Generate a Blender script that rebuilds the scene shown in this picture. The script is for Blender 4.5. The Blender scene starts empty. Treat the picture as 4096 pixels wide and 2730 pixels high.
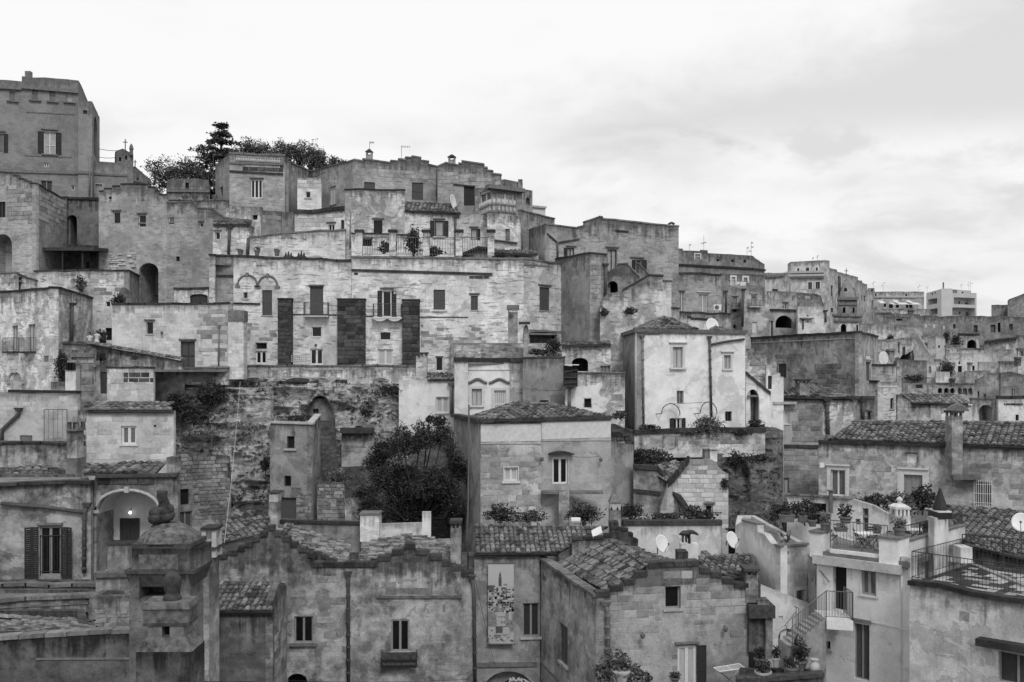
import bpy, bmesh, math, random
from mathutils import Vector, Matrix, noise
from mathutils.geometry import tessellate_polygon
R = math.radians
random.seed(11)
S = bpy.context.scene
COL = S.collection

# ------------------------------------------------------------------ camera
F = 4019.0; CX = 2048.0; HY = 1497.0        # focal length, principal column and eye level in pixels of the 4096 px photograph
cam = bpy.data.cameras.new('camera'); camo = bpy.data.objects.new('camera', cam); COL.objects.link(camo)
cam.sensor_width = 36; cam.lens = 36 * F / 4096; cam.shift_y = (HY - 1365) / 4096
cam.clip_start = 0.5; cam.clip_end = 5000
camo.location = (0, 0, 0); camo.rotation_euler = (R(90), 0, 0)
S.camera = camo

# ------------------------------------------------------------------ light
SUN_EL, SUN_AZ = 46, 14      # soft sun through cloud, behind the camera and to the right
wd = bpy.data.worlds.new('World'); S.world = wd; wd.use_nodes = True
nt = wd.node_tree; nt.nodes.clear()
def wn(t, **k):
    n = nt.nodes.new(t)
    for a, b in k.items(): setattr(n, a, b)
    return n
def wm(op, a, b=None, c=None, clamp=False):
    n = wn('ShaderNodeMath', operation=op); n.use_clamp = clamp
    for i, v in enumerate((a, b, c)):
        if v is None: continue
        if isinstance(v, (int, float)): n.inputs[i].default_value = v
        else: nt.links.new(v, n.inputs[i])
    return n.outputs[0]
def wss(v, a, b):
    n = wn('ShaderNodeMapRange', interpolation_type='SMOOTHSTEP'); nt.links.new(v, n.inputs[0])
    n.inputs[1].default_value = a; n.inputs[2].default_value = b
    return n.outputs[0]
sky = wn('ShaderNodeTexSky', sky_type='NISHITA'); sky.sun_disc = False
sky.sun_elevation = R(SUN_EL); sky.sun_rotation = R(180 - SUN_AZ); sky.air_density = 1.5; sky.dust_density = 4
skybw = wn('ShaderNodeRGBToBW'); nt.links.new(sky.outputs[0], skybw.inputs[0])
tc = wn('ShaderNodeTexCoord'); sp = wn('ShaderNodeSeparateXYZ'); nt.links.new(tc.outputs['Generated'], sp.inputs[0])
az = wm('ARCTAN2', sp.outputs[0], sp.outputs[1]); el = wm('ARCSINE', sp.outputs[2])
cb = wn('ShaderNodeCombineXYZ'); nt.links.new(az, cb.inputs[0]); nt.links.new(el, cb.inputs[1])
def wnoise(sx, sy, scale, det, off, rough=.55, dist=0.):
    mp = wn('ShaderNodeMapping'); mp.inputs['Scale'].default_value = (sx, sy, 1); mp.inputs['Location'].default_value = (off, off * .7, 0)
    nt.links.new(cb.outputs[0], mp.inputs[0])
    n = wn('ShaderNodeTexNoise'); n.inputs['Scale'].default_value = scale; n.inputs['Detail'].default_value = det
    n.inputs['Roughness'].default_value = rough; n.inputs['Distortion'].default_value = dist
    nt.links.new(mp.outputs[0], n.inputs[0]); return n.outputs[0]
big = wnoise(1, 2.4, 3.2, 4, 17.3); fine = wnoise(1, 2.0, 7.0, 9, 1.7, .58, .25); wis = wnoise(1, 3.4, 3.4, 6, 8.3, .6, .5)
# a broad cloud bank covers the left and the zenith; its edge runs diagonally up to the right
fz = wm('SUBTRACT', fine, .5)
edge = wm('MAXIMUM', wm('SUBTRACT', wm('SUBTRACT', el, wm('MULTIPLY', az, .24)), .222), wm('MULTIPLY', wm('SUBTRACT', .09, az), .45))
edge = wm('ADD', edge, wm('MULTIPLY', fz, .17))
bank = wss(edge, -.035, .06)
# cumulus between the bank and the roofs, thin grey layers below it
cum = wm('MULTIPLY', wss(wm('ADD', wm('MULTIPLY', fine, .8), wm('MULTIPLY', big, .35)), .47, .63), wm('MULTIPLY', wss(wm('ADD', el, wm('MULTIPLY', fz, .12)), .245, .205), wss(el, .09, .13)))
lay = wm('MULTIPLY', wss(wis, .47, .60), wss(el, .16, .12))
cloud = wm('MAXIMUM', bank, wm('MAXIMUM', cum, wm('MULTIPLY', lay, .8)))
veil = wm('MULTIPLY', wss(wm('ADD', wm('MULTIPLY', big, .65), wm('MULTIPLY', fine, .35)), .49, .66), wm('MAXIMUM', wss(el, .27, .21), wm('MULTIPLY', wss(el, .30, .36), .8)))
skyv = wm('ADD', wm('MULTIPLY', skybw.outputs[0], .03), .64)
val = wm('ADD', wm('MULTIPLY', skyv, wm('SUBTRACT', 1., cloud)), wm('MULTIPLY', cloud, .96))
val = wm('MULTIPLY', val, wm('SUBTRACT', 1., wm('MULTIPLY', veil, .19)))
bg = wn('ShaderNodeBackground'); nt.links.new(val, bg.inputs[0]); bg.inputs[1].default_value = 1.0
wo = wn('ShaderNodeOutputWorld'); nt.links.new(bg.outputs[0], wo.inputs[0])

sl = bpy.data.lights.new('sun', 'SUN'); sl.energy = 1.5; sl.angle = R(14); sl.color = (1, 1, 1)
so = bpy.data.objects.new('sun', sl); COL.objects.link(so)
sd = Vector((math.sin(R(SUN_AZ)) * math.cos(R(SUN_EL)), -math.cos(R(SUN_AZ)) * math.cos(R(SUN_EL)), math.sin(R(SUN_EL))))
so.rotation_euler = sd.to_track_quat('Z', 'Y').to_euler(); so.location = (30, -40, 60)

vs = S.view_settings; vs.view_transform = 'Standard'; vs.look = 'None'; vs.gamma = 1; vs.exposure = 0.0; vs.use_curve_mapping = False
S.cycles.use_denoising = True
S.cycles.max_bounces = 5; S.cycles.diffuse_bounces = 3; S.cycles.glossy_bounces = 2
S.cycles.caustics_reflective = False; S.cycles.caustics_refractive = False

# ------------------------------------------------------------------ materials (a black-and-white picture: every tone is a grey)
MATS = {}
class NT:
    def __init__(s, name):
        s.mt = bpy.data.materials.new(name); s.mt.use_nodes = True; s.t = s.mt.node_tree
        s.b = s.t.nodes['Principled BSDF']; MATS[name] = s.mt
    def n(s, ty, **k):
        n = s.t.nodes.new(ty)
        for a, b in k.items(): setattr(n, a, b)
        return n
    def l(s, v, sock):
        if isinstance(v, (int, float)): sock.default_value = v
        elif isinstance(v, tuple): sock.default_value = v
        else: s.t.links.new(v, sock)
    def m(s, op, a, b=None, c=None, clamp=False):
        n = s.n('ShaderNodeMath', operation=op); n.use_clamp = clamp
        for i, v in enumerate((a, b, c)):
            if v is not None: s.l(v, n.inputs[i])
        return n.outputs[0]
    def mr(s, v, a, b, c=0., d=1., smooth=True):
        n = s.n('ShaderNodeMapRange', interpolation_type='SMOOTHSTEP' if smooth else 'LINEAR')
        s.l(v, n.inputs[0]); n.inputs[1].default_value = a; n.inputs[2].default_value = b
        s.l(c, n.inputs[3]); s.l(d, n.inputs[4]); return n.outputs[0]
    def mp(s, v, sc=(1, 1, 1), loc=(0, 0, 0)):
        n = s.n('ShaderNodeMapping'); s.l(v, n.inputs[0]); n.inputs['Scale'].default_value = sc; n.inputs['Location'].default_value = loc
        return n.outputs[0]
    def noise(s, v, scale, det=4, rough=.55, dist=0.):
        n = s.n('ShaderNodeTexNoise'); s.l(v, n.inputs[0]); n.inputs['Scale'].default_value = scale
        n.inputs['Detail'].default_value = det; n.inputs['Roughness'].default_value = rough; n.inputs['Distortion'].default_value = dist
        return n.outputs[0]
    def out(s, val, rough=.9, bump=None, bs=.4, bd=.02):
        s.t.links.new(val, s.b.inputs['Base Color']) if not isinstance(val, (int, float)) else s.l((val, val, val, 1), s.b.inputs['Base Color'])
        s.l(rough, s.b.inputs['Roughness']); s.b.inputs['Specular IOR Level'].default_value = .25
        if bump is not None:
            b = s.n('ShaderNodeBump'); b.inputs['Strength'].default_value = bs; b.inputs['Distance'].default_value = bd
            s.t.links.new(bump, b.inputs['Height']); s.t.links.new(b.outputs[0], s.b.inputs['Normal'])
        return s.mt

def wallmat(name, base, blotch=.35, brick=.0, bw=.52, bh=.26, streak=.55, slen=2.2, peel=0., peeltone=.6, joint=.75, fine=.45, lich=.0, ero=0.):
    t = NT(name); g = t.n('ShaderNodeNewGeometry').outputs['Position']; uv = t.n('ShaderNodeUVMap').outputs[0]
    sx = t.n('ShaderNodeSeparateXYZ'); t.l(uv, sx.inputs[0])
    big = t.noise(g, .42, 5, .6, .3); mid = t.noise(g, 1.7, 6, .65, .2); fn = t.noise(g, 9., 6, .7)
    v = t.mr(t.m('ADD', t.m('MULTIPLY', big, .62), t.m('MULTIPLY', mid, .38)), .36, .64, base * (1 - blotch), base * (1 + blotch * .75))
    hgt = t.m('MULTIPLY', fn, .5)
    if brick > 0:
        b = t.n('ShaderNodeTexBrick'); wob = t.n('ShaderNodeVectorMath', operation='ADD')
        nz = t.n('ShaderNodeTexNoise'); t.l(uv, nz.inputs[0]); nz.inputs['Scale'].default_value = 1.3
        sc = t.n('ShaderNodeVectorMath', operation='SCALE'); t.l(nz.outputs[1], sc.inputs[0]); sc.inputs['Scale'].default_value = .07
        t.l(uv, wob.inputs[0]); t.l(sc.outputs[0], wob.inputs[1]); t.l(wob.outputs[0], b.inputs[0])
        b.inputs['Scale'].default_value = 1; b.inputs['Brick Width'].default_value = bw; b.inputs['Row Height'].default_value = bh
        b.inputs['Mortar Size'].default_value = .014; b.inputs['Mortar Smooth'].default_value = .6; b.offset = .5
        b.inputs[1].default_value = (.68, .68, .68, 1); b.inputs[2].default_value = (1.2, 1.2, 1.2, 1); b.inputs[3].default_value = (joint, joint, joint, 1)
        vis = t.m('MULTIPLY', t.mr(t.noise(g, .75, 4, .6, .4), .40, .60), brick)
        v = t.m('MULTIPLY', v, t.m('ADD', t.m('MULTIPLY', t.m('SUBTRACT', b.outputs[0], 1.), vis), 1.))
        hgt = t.m('SUBTRACT', hgt, t.m('MULTIPLY', b.outputs[1], t.m('MULTIPLY', vis, 1.2)))
    if peel > 0:
        p = t.mr(t.noise(g, .55, 7, .62, .6), .60 - peel * .2, .615 - peel * .2)
        v = t.m('MULTIPLY', v, t.m('ADD', 1., t.m('MULTIPLY', p, peeltone - 1.)))
        hgt = t.m('SUBTRACT', hgt, t.m('MULTIPLY', p, .8))
    if ero > 0:
        e = t.mr(t.m('ADD', t.m('MULTIPLY', t.noise(t.mp(uv, (.55, 3.6, 1)), 1.5, 6, .62, .35), .75), t.m('MULTIPLY', big, .25)), .545, .60)
        v = t.m('MULTIPLY', v, t.m('SUBTRACT', 1., t.m('MULTIPLY', e, ero))); hgt = t.m('SUBTRACT', hgt, t.m('MULTIPLY', e, 1.2))
    un = t.n('ShaderNodeUVMap'); un.uv_map = 'Stain'; us = un.outputs[0]; sx = t.n('ShaderNodeSeparateXYZ'); t.l(us, sx.inputs[0])
    st = t.noise(t.mp(us, (1.5, .13, 1)), 1.6, 5, .62, .2); st2 = t.noise(t.mp(us, (5., .32, 1)), 1.4, 4, .6)
    fade = t.m('POWER', t.mr(sx.outputs[1], -slen, 0., 0., 1., False), 1.3)
    sk = t.mr(t.m('SUBTRACT', t.m('ADD', t.m('ADD', t.m('MULTIPLY', st, .50), t.m('MULTIPLY', st2, .2)), t.m('MULTIPLY', mid, .3)), t.m('ADD', t.m('MULTIPLY', fade, .30), t.m('MULTIPLY', t.m('SUBTRACT', big, .5), .35))), .37, .17)
    edge = t.m('MULTIPLY', t.mr(sx.outputs[1], -.5, -.05), t.mr(mid, .35, .58, .25, 1.))
    sk = t.m('MAXIMUM', sk, t.m('MULTIPLY', edge, .8))
    drip = t.m('MULTIPLY', t.mr(st, .60, .74), .35)
    v = t.m('MULTIPLY', v, t.m('SUBTRACT', 1., t.m('MULTIPLY', t.m('MAXIMUM', sk, drip), streak)))
    if lich > 0:
        li = t.mr(t.noise(g, 2.3, 8, .7, .5), .56, .68)
        v = t.m('MULTIPLY', v, t.m('SUBTRACT', 1., t.m('MULTIPLY', li, lich)))
    v = t.m('MULTIPLY', v, t.mr(fn, .25, .75, 1 - fine * .55, 1 + fine * .45, False))
    v = t.m('MULTIPLY', v, t.mr(t.noise(g, 22., 3, .7), .42, .30, 1., 1 - fine * .5))
    v = t.m('MULTIPLY', v, t.mr(t.n('ShaderNodeObjectInfo').outputs['Random'], 0, 1, .88, 1.12, False))
    return t.out(v, .92, hgt, .55, .03)

def plainmat(name, base, var=.2, scale=3., rough=.8, spec=None, rnd=0., stretch=None):
    t = NT(name); g = t.n('ShaderNodeNewGeometry').outputs['Position']
    if stretch: g = t.mp(g, stretch)
    n = t.noise(g, scale, 6, .65)
    v = t.mr(n, .3, .7, base * (1 - var), base * (1 + var), False)
    if rnd: v = t.m('MULTIPLY', v, t.mr(t.n('ShaderNodeObjectInfo').outputs['Random'], 0, 1, 1 - rnd, 1 + rnd, False))
    t.out(v, rough, n, .3, .01)
    if spec is not None: t.b.inputs['Specular IOR Level'].default_value = spec
    return t.mt

wallmat('pale', .66, .24, .45, .55, .27, .62, 2.2, peel=.35, peeltone=.76, ero=.5)
wallmat('pale_ashlar', .60, .24, .9, .55, .27, .6, 1.8, joint=.7)
wallmat('weathered', .66, .36, .6, .5, .25, .66, 2.6, peel=.6, peeltone=.66, lich=.35, ero=.4)
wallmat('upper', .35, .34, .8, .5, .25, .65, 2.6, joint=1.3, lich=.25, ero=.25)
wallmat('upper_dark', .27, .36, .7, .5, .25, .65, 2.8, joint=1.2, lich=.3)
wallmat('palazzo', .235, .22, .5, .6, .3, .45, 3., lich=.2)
wallmat('mid', .42, .40, .85, .5, .25, .7, 2.4, peel=.35, peeltone=.7, lich=.3)
wallmat('lower', .31, .60, .6, .55, .27, .72, 2.4, peel=.22, peeltone=.66, lich=.3)
wallmat('lower_ashlar', .31, .42, 1., .55, .27, .65, 1.8, joint=1.6, lich=.3)
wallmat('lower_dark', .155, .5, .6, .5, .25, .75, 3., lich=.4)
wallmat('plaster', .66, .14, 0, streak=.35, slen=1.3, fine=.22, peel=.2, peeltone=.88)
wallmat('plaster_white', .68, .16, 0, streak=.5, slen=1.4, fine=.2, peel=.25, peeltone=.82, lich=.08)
wallmat('plaster_shade', .30, .28, 0, streak=.55, slen=2.2, peel=.4, peeltone=.74, lich=.15)  # grey plaster; on left-hand faces its darker tone stands for shade
wallmat('tufa_block', .48, .18, .9, .55, .3, .45, 1.4, joint=.72, fine=.3)
wallmat('far_stone', .45, .38, .6, .6, .3, .6, 3.2, peel=.35, peeltone=.7, lich=.2)
wallmat('far_dark', .25, .42, .6, .6, .3, .6, 3., lich=.25)  # tone lifted a little in place of distance haze
wallmat('far_pale', .60, .22, .0, streak=.5, slen=2.4, peel=.3, peeltone=.8)
wallmat('concrete', .50, .06, 0, streak=.15, slen=1., fine=.08)
wallmat('blackened', .045, .55, .9, .5, .25, .3, 2., joint=2.2, lich=.3)  # near-black tone: blackened masonry, also shade painted into deep recesses
wallmat('plaster_mid', .42, .24, .2, streak=.5, slen=1.8, peel=.3, peeltone=.8)
wallmat('near_wall', .60, .28, .15, .6, .3, .6, 2.2, peel=.4, peeltone=.78, lich=.15)
wallmat('foreground', .125, .55, .25, .6, .3, .85, 1.8, lich=.6, fine=.7)

# cliff rock and ground
def rockmat(name, base):
    t = NT(name); g = t.n('ShaderNodeNewGeometry'); p = g.outputs['Position']
    a = t.noise(t.mp(p, (1, 1, 2.6)), .55, 8, .66, .7); b = t.noise(p, 3.2, 8, .7, .3); c = t.noise(t.mp(p, (2.2, 2.2, .35)), 1., 6, .6, .4)
    v = t.mr(a, .34, .66, base * .55, base * 1.35)
    v = t.m('MULTIPLY', v, t.mr(b, .3, .7, .72, 1.25)); v = t.m('MULTIPLY', v, t.mr(c, .55, .75, 1., .5))
    nz = t.n('ShaderNodeSeparateXYZ'); t.l(g.outputs['Normal'], nz.inputs[0])
    moss = t.m('MULTIPLY', t.mr(nz.outputs[2], .25, .7), t.mr(b, .35, .55))
    v = t.m('MULTIPLY', v, t.m('SUBTRACT', 1., t.m('MULTIPLY', moss, .62)))
    return t.out(v, .95, t.m('ADD', b, t.m('MULTIPLY', a, 1.5)), .8, .08)
rockmat('rock', .40); rockmat('rock_dark', .16); rockmat('earth', .13)

# things with a tone of their own for each piece
def piecemat(name, base, rnd, var=.3, scale=7., lich=.4, rough=.9):
    t = NT(name); g = t.n('ShaderNodeNewGeometry').outputs['Position']; oi = t.m('FRACT', t.m('ADD', t.n('ShaderNodeObjectInfo').outputs['Random'], t.n('ShaderNodeNewGeometry').outputs['Random Per Island']))
    n = t.noise(g, scale, 6, .7); b = t.noise(g, scale * .16, 7, .7, .5)
    v = t.mr(n, .3, .7, base * (1 - var), base * (1 + var), False)
    v = t.m('MULTIPLY', v, t.mr(oi, 0, 1, 1 - rnd, 1 + rnd * 1.2, False))
    v = t.m('MULTIPLY', v, t.m('SUBTRACT', 1., t.m('MULTIPLY', t.mr(b, .46, .60), lich)))
    return t.out(v, rough, n, .5, .015)
piecemat('tile', .14, .5, .4, 9., .70)
piecemat('tile_pale', .17, .45, .4, 9., .68)
piecemat('tile_far', .15, .5, .3, 4., .45)
piecemat('block_pale', .50, .20, .2, 5., .25)
piecemat('block_mid', .31, .26, .25, 5., .3)
piecemat('block_low', .235, .36, .3, 5., .4)
piecemat('block_black', .06, .5, .4, 6., .4)
piecemat('block_upper', .32, .26, .25, 5., .3)
piecemat('coping', .045, .35, .5, 5., .35)
piecemat('coping_mid', .15, .3, .4, 5., .35)
plainmat('under_tile', .055, .3, 5.)
plainmat('flat_roof', .16, .4, 1.5); plainmat('paving', .14, .3, 3.)
plainmat('glass', .010, .5, 1.2, .15, .3); plainmat('glass_pale', .30, .3, 1.6, .3, .5); plainmat('curtain', .42, .2, 5., .8, stretch=(6, 6, .4))
plainmat('glass_mid', .11, .4, 1.5, .2, .5)
plainmat('dark_inside', .010, .3, 2.); plainmat('frame_white', .62, .1, 8., .5); plainmat('frame_grey', .24, .15, 8.); plainmat('frame_dark', .045, .2, 8.)  # the dark inside sheet paints the unlit depth behind open holes
plainmat('shutter_grey', .075, .2, 6., .7, stretch=(1, 1, 4)); plainmat('shutter_dark', .03, .25, 6.); plainmat('wood_dark', .045, .3, 5., .8, stretch=(5, 5, .6))
plainmat('wood_mid', .075, .3, 5., .8, stretch=(5, 5, .6)); plainmat('stone_trim', .38, .25, 4.); plainmat('stone_trim_pale', .55, .15, 4.); plainmat('stone_trim_dark', .15, .35, 4.)
plainmat('pipe', .075, .35, 4., .6); plainmat('pipe_mid', .17, .3, 4., .6); plainmat('iron', .035, .2, 6., .6); plainmat('iron_grey', .12, .2, 6., .6); plainmat('white_metal', .70, .05, 6., .4)
plainmat('terracotta', .13, .3, 4.); plainmat('soil', .05, .3, 6.); plainmat('cloth_white', .62, .15, 3.); plainmat('skin', .22, .1, 5.); plainmat('hair', .025, .2, 9.); plainmat('cloth_dark', .03, .2, 5.)
plainmat('print_sky', .42, .06, 1.); plainmat('print_light', .40, .25, 9.); plainmat('print_mid', .22, .35, 9.); plainmat('print_dark', .09, .4, 9.); plainmat('sign_black', .02, .2, 5., .5); plainmat('sign_text', .16, .1, 5.); plainmat('sign_white', .5, .1, 5.)
plainmat('bark', .03, .4, 6., .95, stretch=(3, 3, .6)); plainmat('stone_dark', .045, .7, 6., .95); plainmat('stone_old', .105, .75, 6., .95); plainmat('stone_black', .055, .6, 5., .95)
plainmat('white_lamp', .8, .02, 3.)
def leafmat(name, base, rnd=.5):
    t = NT(name); g = t.n('ShaderNodeNewGeometry')
    v = t.m('MULTIPLY', t.mr(g.outputs['Random Per Island'], 0, 1, base * (1 - rnd), base * (1 + rnd), False), t.mr(t.noise(g.outputs['Position'], 1.3, 4), .35, .65, .65, 1.3))
    return t.out(v, .75)
leafmat('leaf_dark', .042, .75); leafmat('leaf', .085, .7); leafmat('leaf_pale', .16, .6); leafmat('needle', .07, .6); leafmat('dry_grass', .17); leafmat('flower', .6, .2)
_em = NT('lamp_glow'); _em.b.inputs['Base Color'].default_value = (1, 1, 1, 1); _em.b.inputs['Emission Color'].default_value = (1, 1, 1, 1); _em.b.inputs['Emission Strength'].default_value = 3.0

# ------------------------------------------------------------------ reading positions off the photograph
FR = [0., 0., 1 / 2.24]
def fr(sx, sy, sc=1 / 2.24): FR[0], FR[1], FR[2] = sx, sy, sc
def frD(): fr(0, 0, 4096 / 2353)
def px(x): return FR[0] + x * FR[2]
def py(y): return FR[1] + y * FR[2]
def P(x, y, Y): return Vector(((px(x) - CX) * Y / F, Y, (HY - py(y)) * Y / F))
def PX(x, Y): return (px(x) - CX) * Y / F
def ZY(y, Y): return (HY - py(y)) * Y / F
def Yat(y, z): return z * F / (HY - py(y))       # the distance at which height z shows at row y

def lerp(a, b, t): return a + (b - a) * t
def prof(tab, y):
    if y <= tab[0][0]: return tab[0][1]
    for (a, za), (b, zb) in zip(tab, tab[1:]):
        if y <= b: return lerp(za, zb, (y - a) / (b - a))
    return tab[-1][1]
GL = [(0, -23), (50, -23), (58, -20), (64, -14), (70, -11), (78, -5), (84, -1.5), (90, 1.5), (97, 6), (104, 11), (114, 15), (135, 16.5), (400, 18), (1500, 18)]
GR = [(0, -23), (46, -22), (56, -17.5), (66, -13.5), (72, -12.5), (80, -11), (98, -9.5), (115, -7), (130, -5), (150, -2), (168, 1), (200, 6), (260, 12.5), (330, 17), (500, 20), (1500, 20)]
def gz(X, Y):
    t = min(1, max(0, (X - 9) / 7)); t = t * t * (3 - 2 * t)
    return lerp(prof(GL, Y), prof(GR, Y), t)

# ------------------------------------------------------------------ mesh building
class B:
    def __init__(s): s.v = []; s.f = []
    def add(s, vs, fs):
        o = len(s.v); s.v += [Vector(p) for p in vs]; s.f += [tuple(i + o for i in f) for f in fs]; return s
    def box(s, o, a, b, c):
        o, a, b, c = Vector(o), Vector(a), Vector(b), Vector(c)
        vs = [o, o + a, o + a + b, o + b, o + c, o + a + c, o + a + b + c, o + b + c]
        fs = [(0, 3, 2, 1), (4, 5, 6, 7), (0, 1, 5, 4), (1, 2, 6, 5), (2, 3, 7, 6), (3, 0, 4, 7)]
        if a.cross(b).dot(c) < 0: fs = [f[::-1] for f in fs]
        return s.add(vs, fs)
    def cbox(s, c, sx, sy, sz, rz=0):
        m = Matrix.Rotation(rz, 3, 'Z'); a, b = m @ Vector((sx, 0, 0)), m @ Vector((0, sy, 0)); c = Vector(c)
        return s.box(c - a / 2 - b / 2, a, b, (0, 0, sz))
    def tube(s, pts, r, n=6, cap=True):
        pts = [Vector(p) for p in pts]; rs = r if isinstance(r, (list, tuple)) else [r] * len(pts); o = len(s.v)
        up = None
        for i, p in enumerate(pts):
            d = (pts[min(i + 1, len(pts) - 1)] - pts[max(i - 1, 0)]).normalized()
            if up is None or abs(up.dot(d)) > .95: up = Vector((0, 0, 1)) if abs(d.z) < .9 else Vector((1, 0, 0))
            x = d.cross(up).normalized(); y = x.cross(d).normalized()
            for k in range(n):
                a = 2 * math.pi * k / n; s.v.append(p + (x * math.cos(a) + y * math.sin(a)) * rs[i])
        for i in range(len(pts) - 1):
            for k in range(n):
                k2 = (k + 1) % n; s.f.append((o + i * n + k, o + i * n + k2, o + (i + 1) * n + k2, o + (i + 1) * n + k))
        if cap: s.f.append(tuple(o + k for k in range(n))[::-1]); s.f.append(tuple(o + (len(pts) - 1) * n + k for k in range(n)))
        return s
    def lathe(s, c, pr, n=14, sq=1.0, rz=0.):
        c = Vector(c); o = len(s.v)
        for r, z in pr:
            for k in range(n):
                a = 2 * math.pi * k / n + rz; s.v.append(c + Vector((r * math.cos(a), r * math.sin(a) * sq, z)))
        for i in range(len(pr) - 1):
            for k in range(n):
                k2 = (k + 1) % n; s.f.append((o + i * n + k, o + i * n + k2, o + (i + 1) * n + k2, o + (i + 1) * n + k))
        s.f.append(tuple(o + k for k in range(n))[::-1]); s.f.append(tuple(o + (len(pr) - 1) * n + k for k in range(n)))
        return s
    def frustum(s, c, w0, d0, w1, d1, h, rz=0.):
        m = Matrix.Rotation(rz, 3, 'Z'); c = Vector(c); vs = []
        for (w, d, z) in ((w0, d0, 0), (w1, d1, h)):
            for sx, sy in ((-1, -1), (1, -1), (1, 1), (-1, 1)): vs.append(c + m @ Vector((sx * w / 2, sy * d / 2, z)))
        return s.add(vs, [(0, 3, 2, 1), (4, 5, 6, 7), (0, 1, 5, 4), (1, 2, 6, 5), (2, 3, 7, 6), (3, 0, 4, 7)])
    def prism(s, poly, off):
        poly = [Vector(p) for p in poly]; off = Vector(off); n = len(poly)
        tri = tessellate_polygon([poly]); o = len(s.v); s.v += poly + [p + off for p in poly]
        for t in tri: s.f.append(tuple(o + i for i in t)); s.f.append(tuple(o + n + i for i in t)[::-1])
        for i in range(n): j = (i + 1) % n; s.f.append((o + i, o + j, o + n + j, o + n + i))
        return s

def mesh(name, b, mat, smooth=False, fixn=False, uvs=None, loc=Vector(), uv2=None):
    me = bpy.data.meshes.new(name); me.from_pydata([tuple(p - loc) for p in b.v], [], b.f)
    if fixn:
        bm = bmesh.new(); bm.from_mesh(me); bmesh.ops.recalc_face_normals(bm, faces=bm.faces); bm.to_mesh(me); bm.free()
    for m in (mat if isinstance(mat, (list, tuple)) else [mat]): me.materials.append(MATS[m])
    if uvs:
        u = me.uv_layers.new(name='UVMap')
        u2 = me.uv_layers.new(name='Stain'); uv2 = uv2 or uvs; li = [0] * len(me.loops); me.loops.foreach_get('vertex_index', li)
        u.data.foreach_set('uv', [c for i in li for c in uvs[i]]); u2.data.foreach_set('uv', [c for i in li for c in uv2[i]]); u.active = u.active_render = True
    if smooth: me.polygons.foreach_set('use_smooth', [True] * len(me.polygons))
    me.update(); return me

class Thing:
    def __init__(s, name, label, cat, loc, group=None, kind=None):
        s.loc = Vector(loc); s.o = bpy.data.objects.new(name, None); COL.objects.link(s.o); s.o.location = s.loc; s.o.empty_display_size = .3
        s.o['label'] = label; s.o['category'] = cat
        if group: s.o['group'] = group
        if kind: s.o['kind'] = kind
    def part(s, name, b, mat, parent=None, smooth=False, fixn=False, uvs=None, label=None, uv2=None):
        if not b.v: return None
        o = bpy.data.objects.new(name, mesh(name, b, mat, smooth, fixn, uvs, s.loc, uv2)); COL.objects.link(o)
        o.parent = parent or s.o
        if label: o['label'] = label
        return o
    def inst(s, name, me, mat4, parent=None):
        o = bpy.data.objects.new(name, me); COL.objects.link(o); o.parent = parent or s.o
        o.matrix_basis = Matrix.Translation(-s.loc) @ mat4; return o
def single(name, b, mat, label, cat, group=None, kind=None, smooth=False, fixn=False, uvs=None):
    n = len(b.v); c = sum(b.v, Vector()) / n; c.z = min(p.z for p in b.v)
    o = bpy.data.objects.new(name, mesh(name, b, mat, smooth, fixn, uvs, c)); COL.objects.link(o); o.location = c
    if kind: o['kind'] = kind
    if label: o['label'] = label
    if cat: o['category'] = cat
    if group: o['group'] = group
    return o
def copy_thing(o, mat4, label=None):
    def cp(x, par):
        c = x.copy(); COL.objects.link(c); c.parent = par
        for ch in x.children: cp(ch, c)
        return c
    c = cp(o, None); c.matrix_basis = mat4
    if label: c['label'] = label
    return c

def inpoly(p, poly):
    x, y = p; c = False; j = len(poly) - 1
    for i in range(len(poly)):
        xi, yi = poly[i]; xj, yj = poly[j]
        if (yi > y) != (yj > y) and x < (xj - xi) * (y - yi) / (yj - yi) + xi: c = not c
        j = i
    return c

# unit pieces, shared by every copy
def _unit_stones():
    out = []
    rs = random.Random(5)
    for k in range(6):
        b = B(); j = lambda a: rs.uniform(-a, a); e = .035; vs = []
        for (z, inset) in ((0, 0), (.75, 0), (1, 1)):
            for sx, sy in ((0, 0), (1, 0), (1, 1), (0, 1)):
                vs.append((abs(sx - inset * e) + j(.02), abs(sy - inset * e * 2) + j(.035), z))
        b.add(vs, [(4, 5, 1, 0), (5, 6, 2, 1), (6, 7, 3, 2), (7, 4, 0, 3), (8, 9, 5, 4), (9, 10, 6, 5), (10, 11, 7, 6), (11, 8, 4, 7), (8, 11, 10, 9)])
        out.append(b)
    return out
UST = _unit_stones(); _sm = {}
def stone_mesh(mat, k):
    if (mat, k) not in _sm: _sm[mat, k] = mesh('stone', UST[k], mat, fixn=True)
    return _sm[mat, k]
def _unit_tile(k, lift=.16):
    b = B(); n = 6; rs = random.Random(k); vs = []
    for (y, r, z) in ((0, .56, lift), (1, .44, 0)):       # y upslope, lower end wider and lifted
        for i in range(n + 1):
            a = math.pi * i / n; vs.append((-r * math.cos(a) + rs.uniform(-.02, .02), y, r * .8 * math.sin(a) + z))
    fs = [(i, i + 1, n + 2 + i, n + 1 + i) for i in range(n)] + [tuple(range(n + 1))[::-1]]
    return b.add(vs, fs)
UTL = [_unit_tile(k) for k in range(4)]; _tm = {}
def tile_mesh(mat, k):
    if (mat, k) not in _tm: _tm[mat, k] = mesh('tile', UTL[k], mat, fixn=True)
    return _tm[mat, k]
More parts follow.
